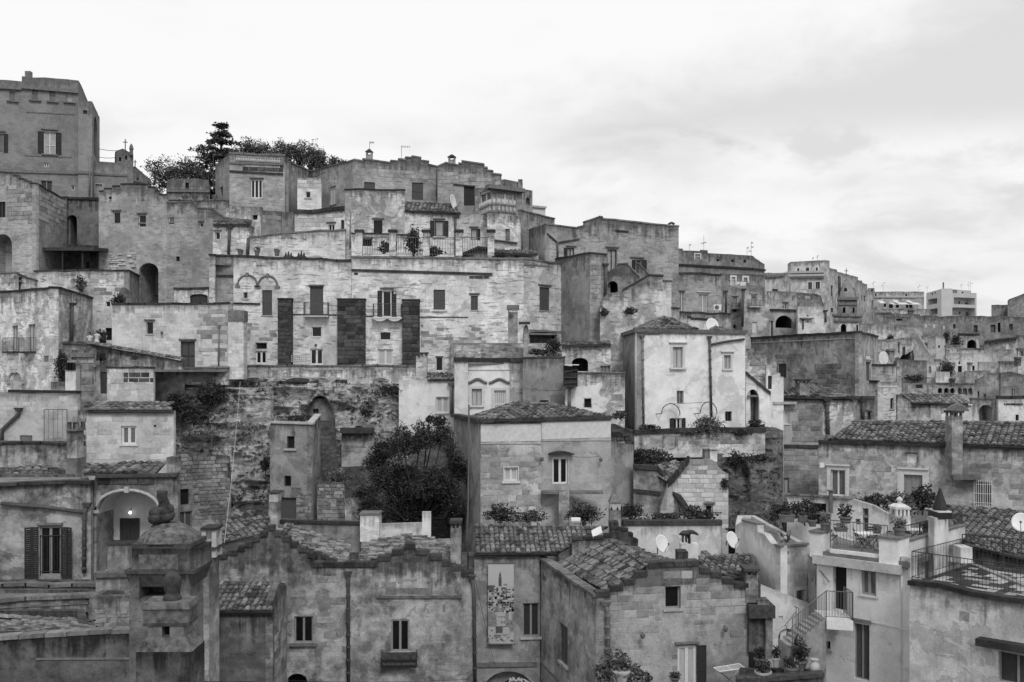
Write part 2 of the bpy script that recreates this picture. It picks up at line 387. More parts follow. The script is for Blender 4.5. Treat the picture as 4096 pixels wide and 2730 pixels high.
def place_pieces(th, name, stuffname, items, parent, unit, getmesh, mat):
    items.sort(key=lambda m: -(m.to_scale().x * m.to_scale().y) / max(1, m.translation.length) ** 2)
    for i, m in enumerate(items[:300]): th.inst(name, getmesh(mat, i % len(unit)), m, parent)
    if len(items) > 300:
        b = B()
        for i, m in enumerate(items[300:]):
            u = unit[i % len(unit)]; b.add([m @ p for p in u.v], u.f)
        o = th.part(stuffname, b, mat, parent, fixn=True); o['kind'] = 'stuff'
# ------------------------------------------------------------------ houses
class Wall:
    def __init__(s, h, a, b, top, mat, bot=None, t=.35, name='wall', zb=None):
        s.h, s.mat, s.t, s.name = h, mat, t, name
        s.A = Vector((PX(a[0], a[1]), a[1], 0)); s.Bp = Vector((PX(b[0], b[1]), b[1], 0))
        s.L = (s.Bp - s.A).length; s.d = (s.Bp - s.A) / s.L; s.n = Vector((s.d.y, -s.d.x, 0))
        if isinstance(top, (int, float)): top = [(a[0], top), (b[0], top)]
        elif isinstance(top, tuple): top = [(a[0], top[0]), (b[0], top[1])]
        s.top = [s.uv(x, y) for x, y in top]
        for i in range(1, len(s.top)):
            if s.top[i][0] < s.top[i - 1][0] - 1e-4: s.top[i] = (s.top[i - 1][0], s.top[i][1])
        s.top = [(min(max(u, 0), s.L), z) for u, z in s.top]
        if s.top[0][0] > 1e-3: s.top.insert(0, (0, s.top[0][1]))
        if s.top[-1][0] < s.L - 1e-3: s.top.append((s.L, s.top[-1][1]))
        if not mat.startswith(('plaster', 'concrete')):
            nt_ = [s.top[0]]; rj = random.Random(int(s.L * 1000))
            for (a0, z0), (a1, z1) in zip(s.top, s.top[1:]):
                n_ = int((a1 - a0) / 1.1)
                for i in range(1, n_): nt_.append((lerp(a0, a1, i / n_), lerp(z0, z1, i / n_) + rj.gauss(0, .035)))
                nt_.append((a1, z1))
            s.top = nt_
        s.ztop = max(z for u, z in s.top)
        m = (s.A + s.Bp) / 2
        if zb is not None: s.zb = zb
        elif bot is None: s.zb = min(gz(s.A.x, s.A.y), gz(s.Bp.x, s.Bp.y), gz(m.x, m.y)) - .3
        else: s.zb = s.uv((a[0] + b[0]) / 2, bot)[1]
        s.keep = bot is not None or zb is not None
        s.zb = min(s.zb, min(z for u, z in s.top) - .2)
        s.holes = []; s.todo = []; s.rects = []
        h.walls.append(s)
    def uv(s, x, y):
        k = (px(x) - CX) / F; D = s.Bp - s.A
        den = D.x - k * D.y; t = (k * s.A.y - s.A.x) / den
        Y = s.A.y + t * D.y
        return t * s.L, (HY - py(y)) / F * Y
    def pt(s, u, z, off=0.): return s.A + s.d * u + s.n * off + Vector((0, 0, z))
    def zat(s, u):
        for (a, za), (b, zb) in zip(s.top, s.top[1:]):
            if a <= u <= b: return max(za, zb) if b - a < 1e-6 else lerp(za, zb, (u - a) / (b - a))
        return s.top[-1][1]
    def rect(s, x0, y0, x1, y1):
        xm = (x0 + x1) / 2; u0 = s.uv(x0, y0)[0]; u1 = s.uv(x1, y0)[0]; return u0, u1, s.uv(xm, y1)[1], s.uv(xm, y0)[1]
    def obox(s, b, u0, u1, z0, z1, o0, o1):
        return b.box(s.pt(u0, z0, o0), s.d * (u1 - u0), s.n * (o1 - o0), (0, 0, z1 - z0))
    def hole(s, x0, y0, x1, y1, arch=0.):
        u0, u1, z0, z1 = s.rect(x0, y0, x1, y1); u0 = max(u0, .03); u1 = min(u1, s.L - .03); z0 = max(z0, s.zb + .03); z1 = min(z1, min(s.zat(u0), s.zat(u1)) - .03)
        pts = [(u0, z0), (u1, z0)]
        if arch:
            ah = min(arch * (u1 - u0), (z1 - z0) * .9); n = 10; cu = (u0 + u1) / 2; rw = (u1 - u0) / 2
            pts += [(cu + rw * math.cos(math.pi * k / n), z1 - ah + ah * math.sin(math.pi * k / n)) for k in range(n + 1)]
        else: pts += [(u1, z1), (u0, z1)]
        s.holes.append(pts); s.rects.append((u0, u1, z0, z1)); return u0, u1, z0, z1, pts
    def win(s, x0, y0, x1, y1, k='glass', f='frame_white', sill=0, hood=0, sur=0, sh='', shm='shutter_dark', mull=1, trans=0, arch=0., r=.17, bars=0, fw=.06, name='window', trim='stone_trim', slats=9, box=0):
        u0, u1, z0, z1, pts = s.hole(x0, y0, x1, y1, arch)
        def go(w=s):
            T = w.h.T; b = B(); b.prism([w.pt(u, z, -r - .03) for u, z in pts], w.n * -.02)
            o = T.part(name, b, k, fixn=True)
            if f:
                b = B(); W_ = u1 - u0; H_ = z1 - z0
                for (a0, a1, c0, c1) in ((u0, u0 + fw, z0, z1), (u1 - fw, u1, z0, z1), (u0 + fw, u1 - fw, z1 - fw, z1), (u0 + fw, u1 - fw, z0, z0 + fw)): w.obox(b, a0, a1, c0, c1, -r - .03, -r + .03)
                for i in range(mull):
                    c = lerp(u0, u1, (i + 1) / (mull + 1)); w.obox(b, c - fw * .7, c + fw * .7, z0 + fw, z1 - fw, -r - .025, -r + .035)
                if trans: zz = lerp(z0, z1, trans); w.obox(b, u0 + fw, u1 - fw, zz - fw * .5, zz + fw * .5, -r - .027, -r + .032)
                T.part('frame', b, f, o)
            if sill: b = B(); w.obox(b, u0 - .12 * sill, u1 + .12 * sill, z0 - .10 * min(sill, 1.4), z0 - .002, -r * .9, .10 * sill); T.part('sill', b, trim, o)
            if hood:
                b = B(); hz = z1 + .14 * hood; w.obox(b, u0 - .16 * hood, u1 + .16 * hood, hz, hz + .09, -.02, .16); w.obox(b, u0 - .10 * hood, u1 + .10 * hood, hz - .06, hz - .002, -.02, .09)
                T.part('hood_mould', b, 'stone_trim_dark' if hood < 1.4 else trim, o)
            if sur:
                b = B(); q = .13 * sur
                w.obox(b, u0 - q, u0 - .004, z0, z1 + q, -.05, .035); w.obox(b, u1 + .004, u1 + q, z0, z1 + q, -.05, .035); w.obox(b, u0 - .004, u1 + .004, z1 + .004, z1 + q, -.05, .033)
                T.part('surround', b, trim, o)
            if box: b = B(); w.obox(b, u0 - .05, u1 + .05, z0 - .12, z0 + .1, .01, .25); T.part('flower_box', b, 'terracotta', o)
            lw = (u1 - u0) / 2
            def leaf(a0, a1, o0, o1):
                b = B(); fm = .05; n = slats
                for (c0, c1, e0, e1) in ((a0, a0 + fm, z0, z1), (a1 - fm, a1, z0, z1), (a0 + fm, a1 - fm, z0, z0 + fm), (a0 + fm, a1 - fm, z1 - fm, z1), (a0 + fm, a1 - fm, (z0 + z1) / 2 - fm / 2, (z0 + z1) / 2 + fm / 2)):
                    w.obox(b, c0, c1, e0, e1, o0, o1)
                st = (z1 - z0 - 2 * fm) / n
                for i in range(n):
                    zz = z0 + fm + st * i; b.box(w.pt(a0 + fm, zz, o0 + .004), w.d * (a1 - a0 - 2 * fm), w.n * .012, w.n * (o1 - o0 - .02) * -.2 + Vector((0, 0, st * .93)))
                T.part('shutter', b, shm, o)
            if 'c' in sh: leaf(u0, (u0 + u1) / 2 - .008, -.12, -.08); leaf((u0 + u1) / 2 + .008, u1, -.12, -.08)
            if 'l' in sh: leaf(u0 - lw - .02, u0 - .02, .02, .06)
            if 'r' in sh: leaf(u1 + .02, u1 + lw + .02, .02, .06)
            if bars:
                b = B(); n = bars
                for i in range(n): c = lerp(u0 - .04, u1 + .04, i / (n - 1)); b.tube([w.pt(c, z0 - .05, .09), w.pt(c, z1 + .12, .09)], .016, 5)
                for zz in (.12, .5, .88): c = lerp(z0, z1, zz); b.tube([w.pt(u0 - .08, c, .09), w.pt(u1 + .08, c, .09)], .014, 5)
                T.part('grille', b, 'white_metal', o)
        s.todo.append(go); return u0, u1, z0, z1
    def door(s, x0, y0, x1, y1, k='wood_dark', f='frame_grey', **kw):
        kw.setdefault('mull', 1); return s.win(x0, y0, x1, y1, k, f, name='door', **kw)
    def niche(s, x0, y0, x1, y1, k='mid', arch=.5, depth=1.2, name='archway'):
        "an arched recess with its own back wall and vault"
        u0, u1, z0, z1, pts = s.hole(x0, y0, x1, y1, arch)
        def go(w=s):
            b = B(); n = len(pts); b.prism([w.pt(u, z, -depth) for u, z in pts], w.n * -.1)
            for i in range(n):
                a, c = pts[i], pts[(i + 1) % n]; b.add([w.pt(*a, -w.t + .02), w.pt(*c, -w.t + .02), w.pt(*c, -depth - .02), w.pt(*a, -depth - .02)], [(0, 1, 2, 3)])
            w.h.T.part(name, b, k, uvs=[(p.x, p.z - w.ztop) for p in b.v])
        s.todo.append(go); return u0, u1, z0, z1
    def band(s, x0, y0, x1, y1, h=.12, proj=.08, mat='stone_trim', name='string_course'):
        a, b_ = s.uv(x0, y0), s.uv(x1, y1)
        def go(w=s):
            b = B(); p = w.pt(a[0], a[1] - h, -.03); q = w.pt(b_[0], b_[1] - h, -.03); b.box(p, q - p, w.n * (proj + .03), (0, 0, h)); w.h.T.part(name, b, mat)
        s.todo.append(go); return s
    def cope(s, pts=None, h=.11, proj=.07, mat='coping', pl=None, back=None):
        uvp = [s.uv(x, y) for x, y in pts] if pts else list(s.top)
        def go(w=s):
            b = B(); bk = w.t + .06 if back is None else back; T = w.h.T
            for i, ((a, za), (c, zc)) in enumerate(zip(uvp, uvp[1:])):
                if c - a < .06: continue
                n = max(1, round((c - a) / pl)) if pl else 1
                for k in range(n):
                    ua, ub = lerp(a, c, k / n), lerp(a, c, (k + 1) / n); zA, zB = lerp(za, zc, k / n), lerp(za, zc, (k + 1) / n)
                    g = .012 if pl else 0; jz = random.uniform(-.012, .012) if pl else .003 * (i % 3); ext = .04 if not pl else 0
                    p = w.pt(ua + g - ext, zA - h * .35 + jz, -bk); q = w.pt(ub - g + ext, zB - h * .35 + jz, -bk)
                    bb = B() if pl else b
                    bb.box(p, q - p, w.n * (bk + proj + (random.uniform(-.015, .015) if pl else 0)), (0, 0, h))
                    if pl: T.part('coping_stone', bb, mat)
            if not pl: T.part('coping', b, mat)
        s.todo.append(go); return s
    def pipe(s, pts, r=.06, mat='pipe', hopper=1, collars=0):
        uvp = [s.uv(x, y) for x, y in pts]
        def go(w=s):
            b = B(); b.tube([w.pt(u, z, r + .05) for u, z in uvp], r, 7)
            o = w.h.T.part('drainpipe', b, mat, smooth=True)
            if hopper:
                u, z = uvp[0]; b = B(); b.frustum(w.pt(u, z - .1, r + .06), r * 2.4, r * 2.2, r * 4.4, r * 3.6, .22); w.h.T.part('hopper', b, mat, o)
            if collars:
                b = B(); (ua, za), (ub, zb2) = uvp[-2], uvp[-1]
                for i in range(collars):
                    t = (i + .5) / collars; c = w.pt(lerp(ua, ub, t), lerp(za, zb2, t), r + .05); b.lathe(c, [(r * 1.35, -.05), (r * 1.35, .05)], 7)
                w.h.T.part('collar', b, mat, o)
        s.todo.append(go); return s
    def stones(s, poly, ch=.26, ln=(.4, .7), mat='block_mid', proud=.03, gap=.02, prob=1., jit=.01):
        reg = [s.uv(x, y) for x, y in poly]
        def go(w=s):
            rs = random.Random(len(poly) * 7 + int(reg[0][0] * 100)); items = []
            z0, z1 = min(z for u, z in reg), max(z for u, z in reg); U0, U1 = min(u for u, z in reg), max(u for u, z in reg)
            rot = Matrix((w.d, Vector((0, 0, 1)), w.n)).transposed().to_4x4(); z = z0; row = 0
            while z < z1 - .05:
                hh = ch * rs.uniform(.88, 1.12); u = U0 - rs.uniform(0, ln[1])
                while u < U1:
                    l = rs.uniform(*ln)
                    if rs.random() < prob:
                        a, c, e, g = u + gap, u + l - gap, z + gap, z + hh - gap
                        a, c = max(a, U0, .01), min(c, U1, w.L - .01); g = min(g, z1)
                        if c - a > .1 and g - e > .06 and all(inpoly(q, reg) for q in ((a + .02, e + .02), (c - .02, e + .02), (c - .02, g - .02), (a + .02, g - .02))):
                            if g < min(w.zat(a), w.zat(c)) - .01 and not any(c > r0 - .02 and a < r1 + .02 and g > q0 - .02 and e < q1 + .02 for r0, r1, q0, q1 in w.rects):
                                pr = proud * rs.uniform(.5, 1.4)
                                items.append(Matrix.Translation(w.pt(a, e, 0)) @ rot @ Matrix.Diagonal((c - a, g - e, pr, 1)))
                    u += l
                z += hh; row += 1
            place_pieces(w.h.T, 'stone', 'stonework', items, w.ob, UST, stone_mesh, mat)
        s.todo.append(go); return s
    def build(s):
        outer = [(0, s.zb), (s.L, s.zb)] + [(u, z) for u, z in reversed(s.top)]
        cl = [outer[0]]
        for p in outer[1:]:
            if (p[0] - cl[-1][0]) ** 2 + (p[1] - cl[-1][1]) ** 2 > 1e-6: cl.append(p)
        if (cl[0][0] - cl[-1][0]) ** 2 + (cl[0][1] - cl[-1][1]) ** 2 < 1e-6: cl.pop()
        loops = [cl] + s.holes; flat = [p for l in loops for p in l]; n = len(flat)
        tri = tessellate_polygon([[Vector((u, z, 0)) for u, z in l] for l in loops])
        b = B(); b.v = [s.pt(u, z) for u, z in flat] + [s.pt(u, z, -s.t) for u, z in flat]
        for t in tri:
            a, c, e = (flat[i] for i in t); cr = (c[0] - a[0]) * (e[1] - a[1]) - (c[1] - a[1]) * (e[0] - a[0])
            t = t if cr > 0 else t[::-1]
            b.f.append(tuple(t)); b.f.append(tuple(i + n for i in t)[::-1])
        o = 0
        for li, l in enumerate(loops):
            m = len(l); ar = sum(l[i][0] * l[(i + 1) % m][1] - l[(i + 1) % m][0] * l[i][1] for i in range(m)); fwd = (ar > 0) == (li == 0)
            for i in range(m):
                j = (i + 1) % m; q = (o + i, o + n + i, o + n + j, o + j); b.f.append(q if fwd else q[::-1])
            o += m
        off = random.uniform(0, 40)
        uv = [(u + off, z - s.ztop) for u, z in flat] * 2
        u2 = []
        for l in loops:
            for i, (u, z) in enumerate(l):
                zt = s.zat(u); near = [q for q in s.top if abs(q[0] - u) < 1e-4 and abs(q[1] - z) < 1e-4]
                u2.append((u + off, 0. if near else min(0, z - zt)))
        s.ob = s.h.T.part(s.name, b, s.mat, uvs=uv, uv2=u2 * 2)
        for g in s.todo: g()

class House:
    def __init__(s, name, label, cat='house', group=None):
        s.name, s.label, s.cat, s.group = name, label, cat, group; s.walls = []; s.later = []
    def w(s, a, b, top, mat='mid', **k): return Wall(s, a, b, top, mat, **k)
    def close(s, depth=7., roof='flat_roof', mat=None, rz=None, back=None, off=0.):
        zb = min(w.zb for w in s.walls); A = s.walls[0].A; Z = s.walls[-1].Bp
        s.T = Thing(s.name, s.label, s.cat, ((A.x + Z.x) / 2, min(A.y, Z.y), zb), s.group)
        for w in s.walls: w.zb = w.zb if w.keep else zb; w.build()
        mat = mat or s.walls[0].mat
        ymax = max(max(w.A.y, w.Bp.y) for w in s.walls); yb = ymax + depth
        Q1 = Vector((Z.x if Z.x > 0 else Z.x * yb / Z.y * 1.01, yb, 0)); Q0 = Vector((A.x if A.x < 0 else A.x * yb / A.y * 1.01, yb, 0))
        if Q1.x < Q0.x + .5:
            if Z.x < 0: Q0.x = Q1.x - .5
            else: Q1.x = Q0.x + .5
        zr = rz if rz is not None else min([z for w in s.walls for u, z in (w.top[0], w.top[-1])]) - .12
        def side(p, q, z1, z2, d, nm='wall', d2=0):
            e = (q - p).normalized(); nn = Vector((e.y, -e.x, 0)) * .3; p = p + e * d; q = q - e * d2
            if (q - p).dot(e) < .02: return
            b = B(); b.prism([p + Vector((0, 0, zb)), q + Vector((0, 0, zb)), q + Vector((0, 0, z2)), p + Vector((0, 0, z1))], -nn)
            s.T.part(nm, b, mat, fixn=True, uvs=[((v.x + v.y), v.z - max(z1, z2)) for v in b.v])
        zl = s.walls[0].top[0][1]; zq = s.walls[-1].top[-1][1]
        if depth >= 1: side(Z, Q1, zq - .004, zr + .15, s.walls[-1].t); side(Q1, Q0, zr + .146, zr + .146, 0); side(Q0, A, zr + .15, zl - .004, 0, d2=s.walls[0].t)
        if roof:
            pts = [A + s.walls[0].d * .02 - s.walls[0].n * .05]
            for w in s.walls[:-1]: pts.append(w.Bp - w.n * .05)
            pts += [Z - s.walls[-1].n * .05, Q1, Q0]; b = B(); b.prism([p + Vector((0, 0, zr - .15)) for p in pts], (0, 0, .15)); s.roof = s.T.part('roof', b, roof, fixn=True)
        for g in s.later: g()
        return s
    # -- tiled roof faces: first two corners are the eave (x, y, distance), the third fixes the slope, further ones lie in its plane
    def tiles(s, pts, tw=.25, tl=.36, mat='tile', clipm=.02, base=True, ang=0., ridge=None, lift=.0):
        e0, e1, r = P(*pts[0]), P(*pts[1]), P(*pts[2]); nn = (e1 - e0).cross(r - e0).normalized()
        if nn.z < 0: nn = -nn
        poly = [e0, e1, r]
        for q in pts[3:]:
            d = P(q[0], q[1], 1.); t = e0.dot(nn) / d.dot(nn); poly.append(d * t)
        ex = (e1 - e0).normalized(); ex = Matrix.Rotation(R(ang), 3, nn) @ ex; ey = nn.cross(ex)
        if ey.z < 0: ey = -ey
        p2 = [((p - e0).dot(ex), (p - e0).dot(ey)) for p in poly]
        x0, x1 = min(p[0] for p in p2), max(p[0] for p in p2); y0, y1 = min(p[1] for p in p2), max(p[1] for p in p2)
        def go():
            b = B(); b.prism(poly, nn * -.12); o = s.T.part('roof', b, 'under_tile', fixn=True)
            items = []; rs = random.Random(int(x1 * 100)); M3 = Matrix((ex, ey, nn)).transposed().to_4x4(); n = max(1, int((x1 - x0) / tw))
            st = (x1 - x0) / n
            for i in range(n):
                x = x0 + (i + .5) * st; y = y0 - rs.uniform(0, .05)
                while y < y1:
                    if inpoly((x, y + tl * .5), p2) and rs.random() > .022:
                        items.append(Matrix.Translation(e0 + ex * (x + rs.gauss(0, .008)) + ey * (y + rs.gauss(0, .02)) + nn * rs.uniform(-.008, .01)) @ M3 @ Matrix.Rotation(rs.gauss(0, .03), 4, 'Z') @ Matrix.Diagonal((st * rs.uniform(.8, .88), tl * rs.uniform(1.08, 1.2), st * rs.uniform(.62, .74), 1)))
                    y += tl * rs.uniform(.97, 1.03)
            place_pieces(s.T, 'tile', 'roof_tiles', items, o, UTL, tile_mesh, mat)
        s.later.append(go); return s
    def ridge(s, a, b_, r=.13, mat='tile', seg=.4):
        p, q = P(*a), P(*b_)
        def go():
            L = (q - p).length; n = max(1, int(L / seg)); d = (q - p) / L; sx = d.cross(Vector((0, 0, 1))).normalized(); up = sx.cross(d); M3 = Matrix((sx, d, up)).transposed().to_4x4()
            for i in range(n): s.T.inst('ridge_tile', tile_mesh(mat, i % 4), Matrix.Translation(p + d * (L * i / n) - up * r * .4) @ M3 @ Matrix.Diagonal((r * 2, L / n * 1.12, r * 1.5, 1)))
        s.later.append(go); return s
    def chimney(s, x0, x1, yt, yb, Y, mat='mid', cap='slab', depth=None, capm='coping', name='chimney', rz=0.):
        def go(X0=PX(x0, Y), X1=PX(x1, Y), zt=ZY(yt, Y), zb=ZY(yb, Y)):
            build_chimney(s.T, X0, X1, zt, zb, Y, mat, cap, depth, capm, name, rz)
        f = (FR[0], FR[1], FR[2]); g = go
        s.later.append(g); return s
    def do(s, fn):
        s.later.append(lambda: fn(s)); return s

def build_chimney(T, X0, X1, zt, zb, Y, mat, cap, depth, capm, name, rz=0.):
    W_ = X1 - X0; D = depth or W_ * .85; c = Vector(((X0 + X1) / 2, Y + D / 2, 0)); b = B(); hb = zt - zb
    if cap == 'slab':
        b.cbox(c + Vector((0, 0, zb)), W_ * .84, D * .84, hb * .8 if hb < 2 else hb - .4, rz); zs = zb + (hb * .8 if hb < 2 else hb - .4)
        o = T.part(name, b, mat, uvs=[(p.x, p.z - zt) for p in b.v])
        b = B(); k = zt - zs
        for sx in (-1, 0, 1):
            for sy in (-1, 1): b.cbox(c + Vector((sx * W_ * .33, sy * D * .33, zs)), W_ * .14, D * .14, k * .6, rz)
        T.part('vent', b, mat, o, uvs=[(p.x, p.z - zt) for p in b.v])
        b = B(); b.cbox(c + Vector((0, 0, zs + k * .6)), W_, D, k * .4, rz); T.part('cap', b, capm, o)
    elif cap == 'pyramid':
        k = min(hb * .5, W_ * .95); zs = zt - k; b.cbox(c + Vector((0, 0, zb)), W_ * .8, D * .8, zs - zb, rz); o = T.part(name, b, mat, uvs=[(p.x, p.z - zt) for p in b.v])
        b = B()
        for sx in (-1, 1):
            for sy in (-1, 1): b.cbox(c + Vector((sx * W_ * .3, sy * D * .3, zs)), W_ * .2, D * .2, k * .45, rz)
        T.part('vent', b, mat, o, uvs=[(p.x, p.z - zt) for p in b.v])
        b = B(); b.frustum(c + Vector((0, 0, zs + k * .45)), W_, D, W_ * .12, D * .12, k * .55, rz); T.part('cap', b, capm, o)
    else:
        b.cbox(c + Vector((0, 0, zb)), W_, D, hb, rz); T.part(name, b, mat, uvs=[(p.x, p.z - zt) for p in b.v])

def railing(T, pts, h=.95, step=.13, mat='iron', name='railing', parent=None, r=.011, post=1.6):
    "bars, top and bottom rail along a 3D polyline of feet"
    b = B()
    for p, q in zip(pts, pts[1:]):
        p, q = Vector(p), Vector(q); L = (q - p).length; n = max(2, int(L / step)); u = Vector((0, 0, h))
        b.tube([p + u, q + u], r * 1.9, 5); b.tube([p + u * .1, q + u * .1], r * 1.4, 5)
        for i in range(n + 1): a = p.lerp(q, i / n); b.tube([a + u * .1, a + u], r, 4, False)
        m = max(1, int(L / post))
        for i in range(m + 1): a = p.lerp(q, i / m); b.tube([a, a + u], r * 2, 5)
    return T.part(name, b, mat, parent)

def balcony(w, x0, y0, x1, yf, proj=.75, h=1.0, mat='iron', slab='stone_trim', scallop=False, step=.11):
    "y0 top of the railing, yf floor line, on wall w"
    u0, u1, z0, z1 = w.rect(x0, y0, x1, yf)
    def go():
        T = w.h.T; b = B(); w.obox(b, u0, u1, z0 - .14, z0, -.02, proj)
        if scallop:
            for k in range(2):
                a0, a1 = lerp(u0, u1, k / 2), lerp(u0, u1, (k + 1) / 2); arc = [(lerp(a0, a1, i / 8), z0 - .15 - .22 * math.sin(math.pi * i / 8)) for i in range(9)]
                b.prism([w.pt(a, z, proj * .95) for a, z in [(a1, z0 - .145), (a0, z0 - .145)] + arc[1:-1]], w.n * -proj * .9)
        o = T.part('balcony', b, slab, fixn=True)
        railing(T, [w.pt(u0 + .04, z0, 0), w.pt(u0 + .04, z0, proj - .05), w.pt(u1 - .04, z0, proj - .05), w.pt(u1 - .04, z0, 0)], z1 - z0, step, mat, parent=o)
    w.todo.append(go)

# ------------------------------------------------------------------ plants
def leaves(b, c, rad, n, size, rs, squash=1., shell=.35, aim=None):
    c = Vector(c)
    for i in range(n):
        d = Vector((rs.gauss(0, 1), rs.gauss(0, 1), rs.gauss(0, 1))).normalized() * rad * (shell + (1 - shell) * rs.random() ** .5); d.z *= squash
        p = c + d; a = Vector((rs.gauss(0, 1), rs.gauss(0, 1), rs.gauss(0, .7))).normalized(); t = a.cross(Vector((rs.gauss(0, 1), rs.gauss(0, 1), rs.gauss(0, 1)))).normalized(); k = size * rs.uniform(.6, 1.4)
        b.add([p - a * k, p + t * k * .45, p + a * k, p - t * k * .45], [(0, 1, 2, 3)])
def fill(b, c, rx, ry, rz, n, rs, cover=4.5, smin=.05, smax=.30):
    "leaf-sized faces through an uneven ellipsoid, thicker towards its skin"
    c = Vector(c); size = min(smax, max(smin, math.sqrt(cover * math.pi * rx * rz / (n * .9)))); sd = rs.uniform(0, 50)
    for i in range(n):
        d = Vector((rs.gauss(0, 1), rs.gauss(0, 1), rs.gauss(0, 1))).normalized(); k = .80 + .75 * noise.noise(d * 1.7 + Vector((sd, 0, 0))) + .3 * noise.noise(d * 4.5 + Vector((0, sd, 0)))
        k *= (.35 + .65 * rs.random() ** .45) * (1.12 if rs.random() < .08 else 1); p = c + Vector((d.x * rx, d.y * ry, d.z * rz)) * k
        a = (d * .5 + Vector((rs.gauss(0, 1), rs.gauss(0, 1), rs.gauss(0, .8)))).normalized(); t = a.cross(Vector((rs.gauss(0, 1), rs.gauss(0, 1), rs.gauss(0, 1)))).normalized(); q = size * rs.uniform(.55, 1.3)
        b.add([p - a * q, p + t * q * .5, p + a * q, p - t * q * .5], [(0, 1, 2, 3)])
def bush(name, label, cat, pos, rx, rz, n=260, size=.07, mat='leaf', group=None, seed=1, clumps=9, stem=True, kind=None):
    rs = random.Random(seed); pos = Vector(pos); T = Thing(name, label, cat, pos, group, kind); b = B()
    fill(b, pos + Vector((0, 0, rz * .52)), rx, rx * .8, rz * .55, n * 2, rs)
    T.part('foliage', b, mat)
    if stem:
        b = B()
        for i in range(3): b.tube([pos - Vector((0, 0, .2)), pos + Vector((rs.uniform(-.3, .3) * rx, rs.uniform(-.3, .3) * rx, rz * .5))], [rz * .025, rz * .01], 5)
        T.part('stem', b, 'bark')
    return T
def potplant(label, pos, w, h, ph, seed=1, mat='leaf', n=140, size=.05, potm='terracotta', shape='round', group=None, flowers=0):
    rs = random.Random(seed); pos = Vector(pos); T = Thing('potted_plant', label, 'potted plant', pos, group); b = B()
    if shape == 'round': b.lathe(pos, [(w * .34, 0), (w * .47, h * .8), (w * .54, h * .8), (w * .54, h), (w * .44, h), (w * .42, h * .88)], 12)
    else: b.frustum(pos, w * .9, .24, w, .3, h * .82); b.cbox(pos + Vector((0, 0, h * .82)), w * 1.05, .34, h * .18)
    T.part('pot', b, potm, smooth=False); b = B()
    fill(b, pos + Vector((0, 0, h + ph * .42)), w * (.62 if shape == 'round' else .55), w * .5 if shape == 'round' else .2, ph * .58, n, rs, 4., .03, .12)
    T.part('foliage', b, mat)
    if flowers:
        b = B()
        for i in range(4): leaves(b, pos + Vector((rs.uniform(-.4, .4) * w, -.1, h + ph * rs.uniform(.2, .9))), w * .25, flowers // 4, size * .5, rs)
        T.part('flower', b, 'flower')
    b = B(); b.tube([pos + Vector((0, 0, h * .85)), pos + Vector((0, 0, h + ph * .5))], w * .03, 5); T.part('stem', b, 'bark'); return T
def antenna(label, x, yt, yb, Y, arms=((.1, .5, 1), (.3, .4, -1)), group='television aerials on the roofs'):
    p = P(x, yb, Y); q = P(x, yt, Y); h = (q - p).length; T = Thing('aerial', label, 'aerial', p, group); b = B(); b.tube([p - Vector((0, 0, .4)), q], .025, 5); T.part('mast', b, 'iron_grey'); b = B()
    for (dz, L, sg) in arms:
        a = q - Vector((0, 0, h * dz)); e = a + Vector((sg * L * h * .6, .1, 0)); b.tube([a, e], .018, 4)
        for k in range(5): c = a.lerp(e, (k + .5) / 5); b.tube([c - Vector((0, .25, .0)), c + Vector((0, .25, 0))], .012, 4); b.tube([c - Vector((0, 0, .12)), c + Vector((0, 0, .12))], .012, 4)
    T.part('element', b, 'iron_grey'); return T
def dish(label, x, y, Y, r, az=0., tilt=20., arm=.4, mast=0.):
    c = P(x, y, Y); T = Thing('satellite_dish', label, 'satellite dish', c, None); m = Matrix.Rotation(R(az), 3, 'Z') @ Matrix.Rotation(R(90 - tilt), 3, 'X'); b = B(); n = 22; o = 0
    rows = [(0, 0.), (.5, .045), (.85, .13), (1, .18)]
    for rr, z in rows:
        for k in range(n): a = 2 * math.pi * k / n; b.v.append(c + m @ Vector((r * .92 * rr * math.cos(a), r * rr * math.sin(a), z * r)))
    for i in range(3):
        for k in range(n): b.f.append((i * n + k, i * n + (k + 1) % n, (i + 1) * n + (k + 1) % n, (i + 1) * n + k))
    N = len(b.v); b.v += [p - m @ Vector((0, 0, .03)) for p in b.v]; b.f += [tuple(i + N for i in f)[::-1] for f in b.f]
    for k in range(n): b.f.append((3 * n + k, 3 * n + (k + 1) % n, N + 3 * n + (k + 1) % n, N + 3 * n + k))
    T.part('reflector', b, 'white_metal', smooth=True); b = B()
    b.tube([c + m @ Vector((0, -r * .9, .16 * r)), c + m @ Vector((0, -r * .3, .95 * r))], .018, 5); b.cbox(c + m @ Vector((0, -r * .3, .95 * r)), .08, .08, .1); T.part('feed_arm', b, 'iron_grey'); b = B()
    e = c + m @ Vector((0, 0, -arm)); b.tube([c, e], .03, 6); b.tube([e, e - Vector((0, 0, mast or .5))], .03, 6); T.part('bracket', b, 'iron_grey'); return T
